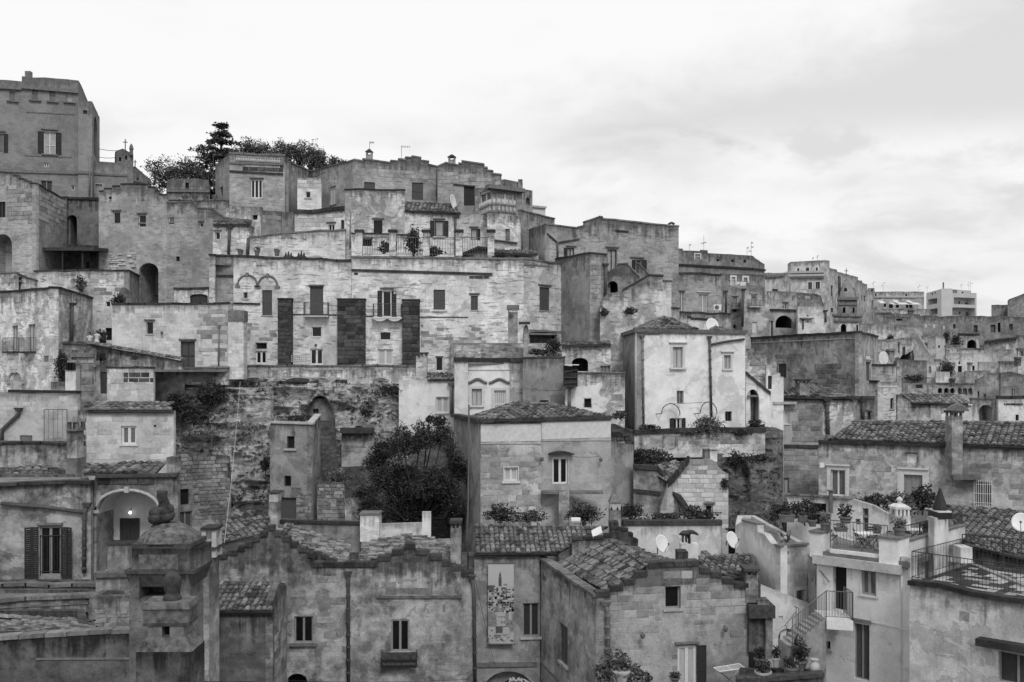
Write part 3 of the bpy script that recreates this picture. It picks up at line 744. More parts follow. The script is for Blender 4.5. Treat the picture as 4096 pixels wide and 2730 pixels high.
# ------------------------------------------------------------------ ground
def ground():
    b = B(); xs = [-700, -400, -250, -160, -110] + [x * 4 for x in range(-20, 21)] + [100, 130, 170, 220, 300, 420, 700]
    ys = [-120, -40, 0, 20, 35] + [40 + 2.5 * i for i in range(40)] + [145, 155, 165, 180, 195, 210, 230, 250, 275, 300, 340, 400, 500, 700, 1000, 1500]
    for y in ys:
        for x in xs:
            z = gz(x, y)
            if y > 20: z += noise.noise(Vector((x * .11, y * .11, 3))) * .5
            b.v.append(Vector((x, y, z)))
    n = len(xs)
    for j in range(len(ys) - 1):
        for i in range(n - 1): b.f.append((j * n + i, j * n + i + 1, (j + 1) * n + i + 1, (j + 1) * n + i))
    o = bpy.data.objects.new('hillside', mesh('hillside', b, 'earth', True)); COL.objects.link(o); o['kind'] = 'structure'; o['label'] = 'dark rocky hillside under the stacked stone houses'
ground()

# ================================================================== the skyline, left
fr(0, 200)
h = House('palazzo', 'tall dark palace with shuttered balcony door and row of attic windows', 'palace')
w = h.w((-800, 105.1), (705, 110.2), [(-60, 266), (195, 283), (196, 236), (718, 277)], 'palazzo')
for r in ((85, 372, 138, 458), (285, 355, 342, 450), (443, 368, 498, 462), (595, 378, 652, 468)): w.win(*r, k='glass_pale' if r[0] > 500 else 'glass_mid', f='frame_grey', mull=0, sill=2.4, trim='stone_trim_dark')
w.win(393, 737, 497, 935, k='glass_pale', f='frame_white', sh='lr', hood=1.7, sill=2, trim='stone_trim_dark', trans=.4)
w.win(-45, 750, 32, 920, k='glass_mid', f='frame_grey', sh='r', hood=1.5, trim='stone_trim_dark')
w.win(392, 1012, 437, 1050, k='glass_mid'); w.door(365, 1172, 468, 1275); w.win(640, 1215, 668, 1255, k='glass', mull=0)
w.band(-60, 318, 195, 335, .35, .25, 'stone_trim_dark', 'cornice').band(197, 318, 705, 362, .4, .28, 'stone_trim_dark', 'cornice').band(-60, 1070, 705, 1093, .3, .16, 'stone_trim_dark').band(235, 552, 665, 575, .12, .06, 'stone_trim_dark').band(220, 940, 640, 958, .12, .06, 'stone_trim_dark')
w2 = h.w((705, 110.2), (785, 115), [(705, 277), (745, 355), (785, 455)], 'palazzo')
h.chimney(222, 272, 190, 250, 110, 'palazzo', 'plain')
h.close(14, mat='palazzo')
h = House('palazzo_wing', 'narrow dark stone wing with a lean-to top beside the palace', 'palace')
w = h.w((700, 109.6), (825, 110.2), (458, 462), 'palazzo'); w.win(745, 542, 782, 575, k='glass', f='frame_dark'); w.band(690, 1085, 825, 1090, .3, .14, 'stone_trim_dark')
w.pipe([(808, 960), (800, 1310)], .09, 'pipe_mid', 0)
w = h.w((825, 110.2), (893, 117.5), (462, 606), 'palazzo'); w.niche(840, 600, 872, 960, 'far_dark', .5, .8)
h.close(9)
h = House('low_house', 'low plain house with a pale shuttered window below the bell gable')
w = h.w((815, 112), (1140, 113), (998, 1020), 'palazzo'); w.win(855, 1205, 918, 1288, k='glass_pale', f='frame_grey', mull=0, sur=.7); w.band(815, 1103, 1140, 1120, .22, .12, 'stone_trim_dark')
h.close(6)
h = House('church', 'small dark church with a gabled end wall and bell gable', 'church')
w = h.w((1040, 118), (1195, 119), [(1040, 960), (1042, 905), (1100, 885), (1165, 920), (1195, 932)], 'palazzo', t=.9)
w.niche(1065, 960, 1088, 1000, 'far_dark', .5, .7); w.niche(1120, 945, 1140, 985, 'far_dark', .5, .7)
w = h.w((1195, 119.2), (1357, 121), [(1195, 1045), (1212, 1045), (1350, 1165), (1357, 1185)], 'palazzo'); w.win(1225, 1145, 1240, 1172, k='dark_inside', f=None)
def finials(h):
    b = B()
    for (x, y, s_) in ((1122, 885, 1.0), (1210, 1045, .7)):
        p = P(x, y, 118.3); b.tube([p - Vector((0, 0, .2)), p + Vector((0, 0, 1.1 * s_))], .06, 5); b.tube([p + Vector((-.28, 0, .75)) * s_, p + Vector((.28, 0, .75)) * s_], .05, 5)
    h.T.part('cross', b, 'iron'); b = B(); p = P(1177, 932, 118.6); b.lathe(p, [(.2, -.2), (.22, .5), (.28, .55), (.2, .9), (.05, 1.2)], 8); h.T.part('finial', b, 'stone_trim_dark')
h.do(finials); h.close(8)

fr(0, 200)
h = House('stone_house', 'rubble stone house with a stepped parapet and arched niche below palace')
w = h.w((-700, 94.6), (325, 92), [(-60, 1090), (118, 1104), (120, 1122), (165, 1128), (167, 1150), (215, 1158), (217, 1172), (262, 1178), (264, 1194), (325, 1198)], 'upper')
w.win(-25, 1362, 52, 1502, k='glass', f='frame_dark', sur=.8)
fr(0, 1000); w.niche(-60, -140, 108, 200, 'upper', .5, 1.6); w.door(8, 55, 122, 180, f=None); fr(0, 200)
w.rects.pop(); w.holes.pop()   # the lower opening sits inside the niche, not in the front plane
w.todo.pop()
w.cope(mat='coping', pl=.8)
w.stones([(60, 1180), (320, 1230), (320, 1560), (60, 1560)], .42, (.5, 1.0), 'block_upper', .05)
w = h.w((325, 92), (600, 100.5), [(325, 1198), (545, 1325), (600, 1318)], 'upper'); w.cope(mat='coping'); w.stones([(340, 1240), (590, 1345), (590, 1560), (340, 1560)], .42, (.5, 1.0), 'block_upper', .05)
h.close(8)
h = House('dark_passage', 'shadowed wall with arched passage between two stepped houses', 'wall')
w = h.w((590, 101), (900, 101), [(590, 1315), (900, 1320)], 'lower_dark'); w.niche(600, 1480, 690, 1760, 'blackened', .5, 4); w.band(600, 1322, 895, 1330, .2, .15, 'coping'); h.close(5)  # dark wall and arch colours carry the shade of the passage
h = House('cliff_house', 'broad weathered house with stepped parapet and four small windows above arch')
w = h.w((885, 97), (1492, 96), [(885, 1268), (930, 1266), (931, 1243), (1005, 1243), (1006, 1222), (1078, 1220), (1080, 1203), (1322, 1207), (1323, 1232), (1390, 1234), (1391, 1258), (1425, 1262), (1426, 1295), (1492, 1300)], 'upper')
w.cope(mat='coping', pl=1.2)
for r in ((1012, 1452, 1078, 1555), (1240, 1478, 1308, 1590)): w.win(*r, k='glass', mull=0, hood=.8, f='frame_white')
w.win(975, 1315, 1000, 1338, k='dark_inside', f=None)
fr(0, 1000)
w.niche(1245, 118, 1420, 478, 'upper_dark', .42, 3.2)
for (x0, y0, x1, y1) in ((985, 10, 1220, 180),): w.stones([(x0, y0), (x1, y0), (x1, y1), (x0, y1)], .2, (.35, .8), 'block_pale', .12, .03, .6)
fr(0, 200)
w = h.w((1492, 96), (2140, 95.4), [(1492, 1365), (1725, 1366), (1760, 1416), (1910, 1425), (2000, 1500), (2140, 1520)], 'upper')
w.win(1510, 1497, 1562, 1568, k='glass_mid', mull=0); w.win(1785, 1548, 1822, 1590, k='glass', mull=0, hood=.7); w.cope(mat='coping_mid')
fr(0, 1000); w.win(1578, 60, 1610, 102, k='dark_inside', f=None); fr(0, 200)
h.close(6)
fr(0, 200)
h = House('roof_room', 'small rooftop room with parapet and row of flowerpots behind stepped house')
w = h.w((1490, 101), (1880, 102), [(1490, 1245), (1500, 1160), (1870, 1165), (1880, 1255)], 'upper_dark'); w.win(1660, 1190, 1693, 1240, k='dark_inside', f=None); w.band(1490, 1258, 1880, 1262, .2, .2, 'stone_trim_dark'); h.close(4)
h = House('terrace_wall', 'rendered terrace parapet with flowerpots below balustraded house', 'wall')
w = h.w((1500, 98.8), (2040, 98.8), (1345, 1350), 'upper'); w.cope(mat='coping_mid'); h.close(2)
for i, x in enumerate((1655, 1745, 1840, 1925)):
    potplant('small flowerpot on the terrace parapet below the cedar', P(x, 1345, 98.9), .6, .36, .15, i + 3, n=30, size=.08, group='flowerpots on terrace parapet')

# ================================================================== the skyline, middle
fr(800, 400)
h = House('balustraded_house', 'skyline house with balustraded roof terrace and tall dark window')
wl = h.w((138, 106.5), (265, 100), (592, 478), 'upper'); wl.win(180, 780, 205, 862, k='glass', f='frame_grey', mull=0)
w = h.w((265, 100), (760, 101), [(265, 480), (765, 500)], 'upper'); w.win(457, 714, 560, 880, k='glass', f='frame_white', hood=.8, mull=2, fw=.09)
w.win(765 - 12, 835, 785, 872, k='dark_inside', f=None) if 0 else None
w.band(265, 632, 745, 660, .18, .14, 'coping'); w.band(265, 560, 745, 575, .15, .12, 'stone_trim_dark'); w.cope(mat='stone_trim_dark', h=.2)
w.stones([(268, 568), (745, 578), (745, 650), (268, 628)], .5, (.5, 1.1), 'block_black', .03)
def balus(w, x0, y0, x1, y1, ytop_off, n):
    def go():
        b = B()
        for i in range(n):
            u, z = w.uv(lerp(x0, x1, (i + .5) / n), lerp(y0, y1, (i + .5) / n)); b.lathe(w.pt(u, z - .55, .04), [(.08, 0), (.12, .15), (.05, .32), (.09, .5)], 6)
        w.h.T.part('baluster', b, 'stone_trim')
    w.todo.append(go)
balus(w, 320, 498, 720, 520, 30, 26)
h.close(7)
h = House('concave_house', 'dark skyline house whose concave front turns round a pale bay')
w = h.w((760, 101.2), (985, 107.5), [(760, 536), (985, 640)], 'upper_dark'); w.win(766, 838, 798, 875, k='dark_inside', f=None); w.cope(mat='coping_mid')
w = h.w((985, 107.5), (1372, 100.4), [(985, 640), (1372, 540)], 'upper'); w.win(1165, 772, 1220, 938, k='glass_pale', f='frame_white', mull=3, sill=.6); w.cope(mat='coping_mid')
w = h.w((1372, 100.4), (2130, 103), [(1372, 540), (1385, 537), (1460, 552), (1462, 532), (1710, 567), (1712, 547), (1780, 553), (1782, 532), (1842, 538), (1844, 517), (1900, 521), (1902, 507), (1980, 520), (1982, 545), (2050, 556), (2052, 582), (2130, 602)], 'upper')
w.win(1470, 738, 1568, 880, sh='c', shm='shutter_grey', f='frame_grey'); w.win(1898, 742, 2000, 898, sh='c', shm='shutter_grey', f='frame_grey'); w.cope(mat='coping_mid', h=.16)
w.stones([(1600, 600), (2110, 640), (2110, 720), (1600, 690)], .38, (.5, 1.), 'block_upper', .03, .02, .7)
w.pipe([(2120, 620), (2122, 900)], .09, 'pipe', 0)
h.chimney(1478, 1548, 432, 545, 103, 'upper', 'pyramid')
h.close(7)
h = House('pale_bay', 'pale block bay with one small window standing before the concave house')
w = h.w((872, 99), (1086, 99), (702, 700), 'pale_ashlar'); w.win(946, 822, 990, 878, k='glass', mull=0, sill=1); w.stones([(875, 720), (1083, 720), (1083, 790), (875, 790)], .5, (.5, .95), 'block_pale', .03); h.close(6)
h = House('brick_bay', 'pale coursed stone wall under a dark curved ledge and small awning')
w = h.w((735, 97.6), (848, 98), (1004, 1008), 'upper_dark')
w = h.w((848, 97), (1300, 96), [(848, 1004), (1000, 1010), (1090, 1000), (1300, 975)], 'pale_ashlar'); w.cope(mat='coping', h=.35, proj=.25); w.stones([(852, 1022), (1285, 1015), (1285, 1165), (852, 1170)], .42, (.6, 1.1), 'block_pale', .03)
w.win(1150, 1118, 1205, 1175, k='dark_inside', f='frame_white', hood=1.2); w.door(1262, 1078, 1292, 1170, f=None)
h.close(4)
h = House('lower_terrace_house', 'weathered wall with doorway and pantiled lean-to left of the brick bay')
w = h.w((235, 98.5), (545, 97), [(235, 955), (545, 960)], 'weathered'); w.win(468, 1032, 515, 1075, k='dark_inside', f=None)
w = h.w((545, 97), (740, 98), [(545, 990), (740, 1000)], 'upper_dark'); w.stones([(560, 1010), (730, 1010), (730, 1105), (560, 1105)], .4, (.5, .9), 'block_mid', .03); h.close(4)
h = House('gable_cottage', 'small weathered house with tiled eave, square window and dark drain stain')
w = h.w((115, 92), (440, 92), [(115, 1115), (440, 1118)], 'weathered'); w.win(137, 1186, 180, 1252, k='glass', mull=0, hood=.9, sur=.5, trim='stone_trim_pale'); w.pipe([(270, 1150), (260, 1385)], .14, 'pipe', 1)
w2 = h.w((440, 92), (490, 95), (1118, 1140), 'weathered'); w2.door(470, 1145, 486, 1230, f=None)
h.tiles([(118, 1118, 91.8), (450, 1118, 91.8), (470, 1078, 94.0), (135, 1076)], .36, .5, 'tile_far'); h.close(4)
h = House('long_pale_wall', 'long pale weathered wall rising gently behind the flowerpots', 'wall')
w = h.w((440, 91), (1300, 91.5), [(440, 1235), (600, 1218), (860, 1190), (1300, 1165)], 'pale'); w.cope(mat='coping_mid', h=.14); w.pipe([(437, 1240), (430, 1390)], .16, 'pipe', 0); h.close(3)

fr(1600, 500)
h = House('stepped_skyline_house', 'skyline house with broken stepped parapet, chimney and dark shutters')
w = h.w((336, 100.2), (905, 99.5), [(336, 376), (410, 340), (500, 360), (525, 366), (526, 346), (552, 350), (554, 325), (750, 355), (751, 380), (780, 385), (781, 409), (830, 416), (831, 440), (905, 448)], 'upper')
w.win(572, 545, 670, 725, sh='c', shm='shutter_dark', f='frame_grey'); w.band(480, 528, 672, 548, .14, .1, 'coping'); w.cope(mat='coping_mid', h=.16)
w.stones([(345, 400), (520, 420), (520, 520), (345, 560)], .36, (.5, 1.), 'block_upper', .03); w.stones([(515, 405), (900, 480), (900, 540), (515, 520)], .36, (.5, 1.), 'block_upper', .03)
h.chimney(424, 502, 258, 362, 101, 'upper', 'pyramid'); h.close(6)
h = House('back_house', 'dark ruined block with a stub chimney at the skyline end')
w = h.w((900, 103), (1100, 103.5), [(900, 492), (940, 488), (1100, 520)], 'upper_dark'); h.chimney(1058, 1098, 488, 580, 103, 'upper_dark', 'plain')
w2 = h.w((1100, 103.5), (1187, 104), [(1100, 575), (1187, 590)], 'upper_dark'); w2.niche(1125, 650, 1165, 720, 'far_dark', .5, .5); h.close(5)
h = House('white_room', 'small smooth white room below the skyline end', 'house')
w = h.w((1120, 106), (1303, 107), (728, 745), 'concrete'); w.cope(mat='stone_trim', h=.2, proj=.2); h.close(4)
h = House('veranda_house', 'glazed veranda over balustraded balcony on a curved bracket base')
w = h.w((672, 95.5), (822, 93), (566, 575), 'upper'); w.win(712, 590, 818, 728, k='glass_mid', f='frame_white', fw=.12)
w = h.w((822, 93), (1095, 94.5), [(822, 575), (1095, 605)], 'upper'); w.win(868, 602, 1025, 718, k='glass_pale', f='frame_white', fw=.12); w.cope([(780, 560), (1095, 600)], mat='stone_trim_dark', h=.35, proj=.5)
h.do(lambda h: None)
def bal2(h):
    T = h.T; zf = ZY(788, 92); zt = ZY(712, 92); pts = [P(712, 760, 94.5), P(815, 760, 91.6), P(870, 760, 91.4), P(1040, 760, 92.6)]; pts = [Vector((p.x, p.y, zf)) for p in pts]
    b = B(); b.prism(pts + [pts[-1] + Vector((0, 3, 0)), pts[0] + Vector((0, 3, 0))], (0, 0, -.35)); b.frustum(Vector(((pts[1].x + pts[2].x) / 2 + .6, 92.6, zf - 2.9)), 1.6, 1.4, 3.2, 2.2, 2.55); o = T.part('balcony', b, 'upper_dark', fixn=True, uvs=[(p.x, p.z - zf) for p in b.v])
    b = B(); c = B()
    for p, q in zip(pts, pts[1:]):
        n = max(1, int((q - p).length / .42)); c.box(p + Vector((0, 0, zt - zf - .16)), q - p, (0, .22, 0), (0, 0, .16))
        for i in range(n): b.lathe(p.lerp(q, (i + .5) / n) + Vector((0, .1, 0)), [(.1, 0), (.15, .25), (.07, .6), (.08, .9), (.14, 1.2), (.1, zt - zf - .16)], 8)
    T.part('baluster', b, 'stone_trim', o, True); T.part('handrail', c, 'stone_trim_dark', o)
h.do(bal2); h.close(6)
h = House('bracket_house', 'weathered house below the veranda with dark recessed niche and ledge')
w = h.w((785, 91), (1085, 91.8), [(785, 790), (1085, 812)], 'weathered'); w.niche(945, 932, 985, 1040, 'mid', .01, .5); w.band(790, 1022, 1045, 1055, .12, .2, 'coping'); w.pipe([(1085, 820), (1092, 1120)], .08, 'pipe_mid', 0)
w = h.w((1085, 91.8), (1385, 97), [(1085, 765), (1290, 820), (1385, 842)], 'upper'); w.cope(mat='coping_mid'); h.close(5)

fr(800, 400)
h = House('stained_house', 'pale house with a thick dark stain under its flat top and iron window')
w = h.w((1297, 92), (1835, 92.3), [(1297, 806), (1835, 806)], 'weathered'); w.win(1556, 1080, 1635, 1197, k='glass', f='frame_dark', mull=0, hood=1); w.cope(mat='coping'); w.pipe([(1350, 1000), (1345, 1330)], .06, 'pipe_mid', 0)
fr(1600, 500)
w = h.w((40, 92.3), (790, 92.6), [(40, 760), (545, 795), (700, 800), (790, 822)], 'pale')
w.win(312, 860, 392, 1002, k='glass_pale', f='frame_dark', sh='lr', sill=1.3, hood=1.0, mull=0, fw=.1, trim='stone_trim_pale'); w.win(635, 932, 690, 1032, k='glass_pale', f='frame_dark', sh='r', hood=.9, mull=0); w.pipe([(495, 825), (498, 1170)], .11, 'pipe', 1)
h.tiles([(42, 770, 92.1), (545, 792, 92.1), (470, 705, 95.0), (42, 690)], .36, .5, 'tile_far'); h.close(4)
fr(800, 400)
h = House('terrace_annex', 'low flat-topped annex with two dark openings behind the iron terrace railing')
w = h.w((1358, 89.5), (1875, 89.5), (1198, 1212), 'pale'); w.win(1437, 1248, 1540, 1312, k='dark_inside', f='frame_dark', hood=.8, mull=0); w.door(1706, 1268, 1766, 1345, f=None); w.cope(mat='coping'); h.close(2)

# right end of the middle skyline
fr(1600, 500)
h = House('tall_end_house', 'tall weathered house with high blank wall and stepped ridge')
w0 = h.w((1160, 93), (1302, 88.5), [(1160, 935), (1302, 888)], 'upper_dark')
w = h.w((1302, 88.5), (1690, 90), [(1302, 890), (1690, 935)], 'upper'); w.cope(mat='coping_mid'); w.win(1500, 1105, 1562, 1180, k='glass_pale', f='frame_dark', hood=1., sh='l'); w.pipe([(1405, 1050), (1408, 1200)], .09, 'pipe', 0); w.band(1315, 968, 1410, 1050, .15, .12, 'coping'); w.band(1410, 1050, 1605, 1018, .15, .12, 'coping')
w = h.w((1595, 89.6), (2497, 92.5), [(1595, 920), (1650, 905), (1655, 872), (1790, 824), (1815, 830), (1817, 846), (2497, 910)], 'upper'); w.cope(mat='coping_mid', h=.14)
fr(2400, 750)
w.win(68, 558, 147, 752, k='glass_pale', f='frame_dark', hood=1.3, sill=1, mull=1, trim='stone_trim_dark', sur=.6); w.win(285, 650, 372, 748, k='glass', f='frame_grey', hood=1.3, sh='r'); w.band(135, 378, 250, 392, .15, .12, 'coping'); w.stones([(180, 385), (250, 390), (250, 440), (180, 440)], .4, (.5, .9), 'block_upper', .03)
h.chimney(612, 675, 305, 365, 92.6, 'upper_dark', 'pyramid'); h.close(7)
fr(1600, 500)
h = House('stair_block', 'flat-topped block in shade with lit corner quoins below the tall house')
w = h.w((1385, 89), (1702, 84), [(1385, 1205), (1702, 1147)], 'upper_dark'); w.cope(mat='coping'); w = h.w((1702, 84), (1850, 84.6), (1147, 1162), 'upper'); w.cope(mat='coping'); w.stones([(1704, 1180), (1800, 1180), (1800, 1560), (1704, 1560)], .4, (.4, .8), 'block_upper', .03); w.pipe([(1835, 1260), (1830, 1560)], .13, 'pipe', 1)  # side in shade painted as darker stone, lit corner as paler stone
h.close(4)
fr(2400, 750)
h = House('outside_stair', 'two sloping stair parapets over a dark vault beside the tall house', 'staircase')
w = h.w((60, 85.5), (345, 84.5), [(60, 780), (160, 692), (240, 682), (345, 800)], 'upper_dark'); w.niche(64, 840, 160, 945, 'blackened', .5, 2); w.cope([(160, 690), (240, 682), (345, 800)], mat='coping_mid'); w.cope([(240, 682), (345, 800)], mat='coping_mid') if 0 else None
w = h.w((345, 86), (440, 86.5), [(345, 680), (440, 785)], 'upper_dark', bot=900); w.cope(mat='coping_mid'); h.close(3)
h = House('stair_ramp_house', 'peeling wall with slanted top parapet below the outside stair')
w = h.w((0, 82.4), (565, 82), [(0, 1020), (60, 960), (205, 925), (432, 790), (565, 794)], 'weathered'); w.cope([(205, 925), (432, 790), (565, 794)], mat='coping', h=.16)
w = h.w((565, 82), (640, 82.4), (835, 840), 'pale_ashlar'); w.cope(mat='coping_mid'); w = h.w((640, 82.4), (712, 83), (1080, 1085), 'mid'); w.cope(mat='coping'); h.close(4)
# ================================================================== the long pale building and its neighbours
fr(800, 1000)
h = House('long_house', 'long pale weathered building with balconies, blind arches and dark buttresses')
fr(800, 400)
wa = h.w((82, 84.6), (132, 84.6), (1390, 1392), 'pale'); wb = h.w((132, 85.4), (300, 85.4), (1396, 1400), 'upper')
w = h.w((300, 84), (1356, 84), [(300, 1400), (1356, 1441)], 'pale'); w.cope(mat='coping', h=.16, proj=.1)
wa.cope(mat='coping', h=.16); wb.cope(mat='coping', h=.16)
fr(800, 1000)
wb.band(132, 222, 298, 226, .16, .12, 'coping')
w.win(389, 380, 426, 436, k='glass', f='frame_grey', mull=0, sill=1); w.win(557, 362, 646, 588, sh='c', shm='shutter_grey', f='frame_grey', sill=.7, slats=16)
w.win(985, 330, 1104, 586, sh='c', shm='shutter_grey', f='frame_grey', slats=16, hood=.5); balcony(w, 940, 475, 1160, 592, .7, mat='iron_grey')
w.win(498, 832, 600, 892, k='glass', f='frame_grey', mull=0); w.door(498, 906, 597, 1022, k='glass', f='frame_white', fw=.12)
w.win(1000, 690, 1088, 780, k='glass', mull=0); w.door(985, 886, 1103, 1030, k='glass', f='frame_white', fw=.12)
w.band(825, 575, 1225, 580, .08, .05, 'coping'); w.band(302, 472, 540, 478, .14, .12, 'coping')
w.stones([(300, 655), (690, 655), (690, 815), (300, 815)], .32, (.5, 1.0), 'block_mid', .02, .012, .5)
def archmould(w, cx, cy, rx, ry, hw=.09, mat='stone_trim_dark'):
    pts = [w.uv(cx + rx * math.cos(math.pi * i / 14), cy - ry * math.sin(math.pi * i / 14)) for i in range(15)]
    def go():
        b = B(); b.tube([w.pt(u, z, .03) for u, z in pts], hw, 6); w.h.T.part('arch_mould', b, mat, smooth=True)
        b = B(); u, z = pts[7]; b.cbox(w.pt(u, z - .12, .1), .22, .2, .3); w.h.T.part('keystone', b, mat)
        b = B()
        for k in (0, -1): u, z = pts[k]; w.obox(b, u - .22, u + .22, z - .16, z - .0, -.02, .14)
        w.h.T.part('impost', b, mat)
    w.todo.append(go)
archmould(w, 425, 318, 88, 92); archmould(w, 608, 325, 86, 92)
w2 = h.w((1358, 83.8), (2900, 84.6), [(1358, 62), (2900, 82)], 'pale'); w2.cope([(1358, 65), (2900, 84)], mat='coping_mid', h=.16, proj=.08)
w2.band(1360, 172, 2620, 208, .2, .1, 'coping'); w2.stones([(1380, 205), (2600, 225), (2600, 262), (1380, 235)], .26, (.4, .8), 'block_black', .02, .02, .65)
w2.door(1634, 366, 1716, 604, k='glass', f='frame_white', sh='lr', hood=1.2, mull=0, fw=.1); balcony(w2, 1553, 490, 1812, 606, .8, mat='iron_grey', slab='stone_trim_pale', scallop=True)
w2.win(2092, 358, 2196, 538, sh='c', shm='shutter_grey', f='frame_grey', sill=1.4, trim='stone_trim_pale', slats=14)
w2.win(1612, 736, 1710, 810, k='glass', f='frame_white', mull=0, arch=.12); w2.door(1594, 890, 1729, 1034, k='curtain', f='frame_white', fw=.12)
w2.band(1485, 590, 1555, 592, .08, .05, 'coping'); w2.band(1968, 598, 2400, 602, .07, .05, 'coping')
w2.stones([(1380, 245), (2200, 262), (2200, 560), (1380, 560)], .3, (.5, 1.2), 'block_pale', .035, .02, .22)
w2.stones([(1980, 660), (2560, 640), (2560, 900), (1980, 900)], .28, (.45, .9), 'block_mid', .015, .012, .35)
fr(1600, 1200)
w2.win(635, -36, 698, 93, sh='c', shm='shutter_grey', f='frame_grey', hood=1., sill=.7); w2.win(318, 505, 388, 640, k='glass', mull=0, fw=.09, sur=.4, trim='stone_trim_pale')
w3 = h.w((1090, 84.6), (1520, 88.8), [(1090, -372), (1520, -310)], 'pale'); w3.win(1250, -112, 1340, 97, sh='c', shm='shutter_grey', f='frame_grey', hood=1.1, sill=.7, slats=14); w3.cope(mat='coping_mid', h=.16)
w3.band(1130, 268, 1412, 282, .25, .5, 'coping_mid', 'ledge')
w3.stones([(1440, -330), (1515, -310), (1515, -100), (1440, -100)], .3, (.4, .8), 'block_mid', .03, .02, .7)
def buttress(h):
    fr(800, 1000)
    for (x0, y0, x1, y1) in ((697, 445, 820, 1028), (1230, 448, 1478, 1036), (1812, 455, 1963, 1036)):
        a, c = P(x0, y1, 83.4), P(x1, y1, 83.4); zt = ZY(y0, 83.4); b = B(); z0 = a.z - 2.
        b.box(Vector((a.x, 83.4, z0)), (c.x - a.x, 0, 0), (0, 1.1, 0), (0, 0, zt - z0)); b.box(Vector((a.x - .05, 83.33, zt)), (c.x - a.x + .1, 0, 0), (0, 1.1, 0), (0, 0, .12))
        o = h.T.part('buttress', b, 'blackened', uvs=[(p.x, p.z - zt) for p in b.v]); items = []; rs = random.Random(x0); z = z0 + .5
        while z < zt - .15:
            hh = min(rs.uniform(.3, .38), zt - z); u = a.x
            while u < c.x - .1:
                l = min(rs.uniform(.5, .95), c.x - u)
                if l > .2: items.append(Matrix.Translation((u + .02, 83.4, z + .02)) @ Matrix(((1, 0, 0, 0), (0, 0, -1, 0), (0, 1, 0, 0), (0, 0, 0, 1))) @ Matrix.Diagonal((l - .04, hh - .04, .03 * rs.uniform(.6, 1.6), 1)))
                u += l
            z += hh
        place_pieces(h.T, 'stone', 'stonework', items, o, UST, stone_mesh, 'block_black')
    b = B()
    a, c = P(820, 945, 83.2), P(966, 1002, 83.2); b.box((a.x, 83.2, c.z), (c.x - a.x, 0, 0), (0, .5, 0), (0, 0, .06))
    for i in range(9): x = lerp(a.x, c.x, i / 8); b.tube([(x, 83.2, c.z), (x, 83.2, a.z)], .025, 4)
    for i in range(4): z = lerp(c.z, a.z, i / 3); b.tube([(a.x, 83.2, z), (c.x, 83.2, z)], .025, 4)
    h.T.part('trellis', b, 'stone_trim')
h.do(buttress); h.close(6, rz=ZY(100, 84) if 0 else None)
fr(800, 1000)
# terrace with iron railing on top of the long house
fr(800, 400)
def terrace_rail():
    T = Thing('terrace_railing', 'iron railing between stone piers on top of the long pale building', 'railing', P(1700, 1400, 84.3)); zf = ZY(1398, 84.3)
    fr(1600, 500); fr(800, 400)
    xs = [PX(x, 84.3) for x in (1425, 1725, 2026)]; fr(1600, 500); xs += [PX(x, 84.3) for x in (528, 815)]
    for x in xs:
        b = B(); b.cbox((x, 84.5, zf), .55, .5, 2.0); o = T.part('pier', b, 'pale', uvs=[(p.x + x, p.z - zf - 2) for p in b.v]); b = B(); b.cbox((x, 84.5, zf + 2.0), .75, .7, .2); T.part('cap', b, 'coping', o)
    for a, c in zip(xs, xs[1:]): railing(T, [(a + .28, 84.45, zf), (c - .28, 84.45, zf)], 1.55, .2, 'iron_grey', r=.016)
terrace_rail()
fr(1600, 500)
bush('potted_shrub', 'round leafy shrub on the terrace behind iron railing', 'shrub', P(122, 1175, 85.6), .75, 2.3, 420, .13, 'leaf_dark', seed=4)
bush('low_plant', 'low clipped plant at the foot of the iron terrace railing', 'plant', P(305, 1180, 85.2), 1.1, .8, 200, .12, 'leaf_dark', seed=5, stem=False)
fr(800, 400)
bush('low_plant', 'scraggy low plant by the first railing pier', 'plant', P(1665, 1385, 85.2), .7, 1.1, 120, .12, 'leaf_dark', seed=6, stem=False)
for i, (x, wd_) in enumerate(((362, .5), (512, .5), (690, .48))): potplant('flowerpot standing on the dark coping of the long building', P(x, 1400, 84.2), wd_, .5, .1 if i != 1 else .4, 20 + i, n=40, size=.09, group='flowerpots on the long coping')
fr(1600, 500)
h = House('tiled_lean_to', 'low lean-to with pantiled edge and dark openings on the terrace end')
w = h.w((832, 87), (1240, 88), (1150, 1160), 'pale'); w.win(865, 1165, 940, 1205, k='dark_inside', f=None); w.win(1030, 1165, 1090, 1200, k='dark_inside', f=None); h.tiles([(832, 1150, 86.6), (1232, 1162, 86.6), (1200, 1130, 88.8), (840, 1120)], .34, .5, 'tile_far'); h.close(2)
h = House('stair_canopy', 'dark slanting canopy over stair behind the iron railing', 'canopy')
w = h.w((550, 87), (792, 87), [(550, 1170), (700, 1104), (792, 1118)], 'upper_dark'); w.cope(mat='coping', h=.2, proj=.4); h.close(1.5)

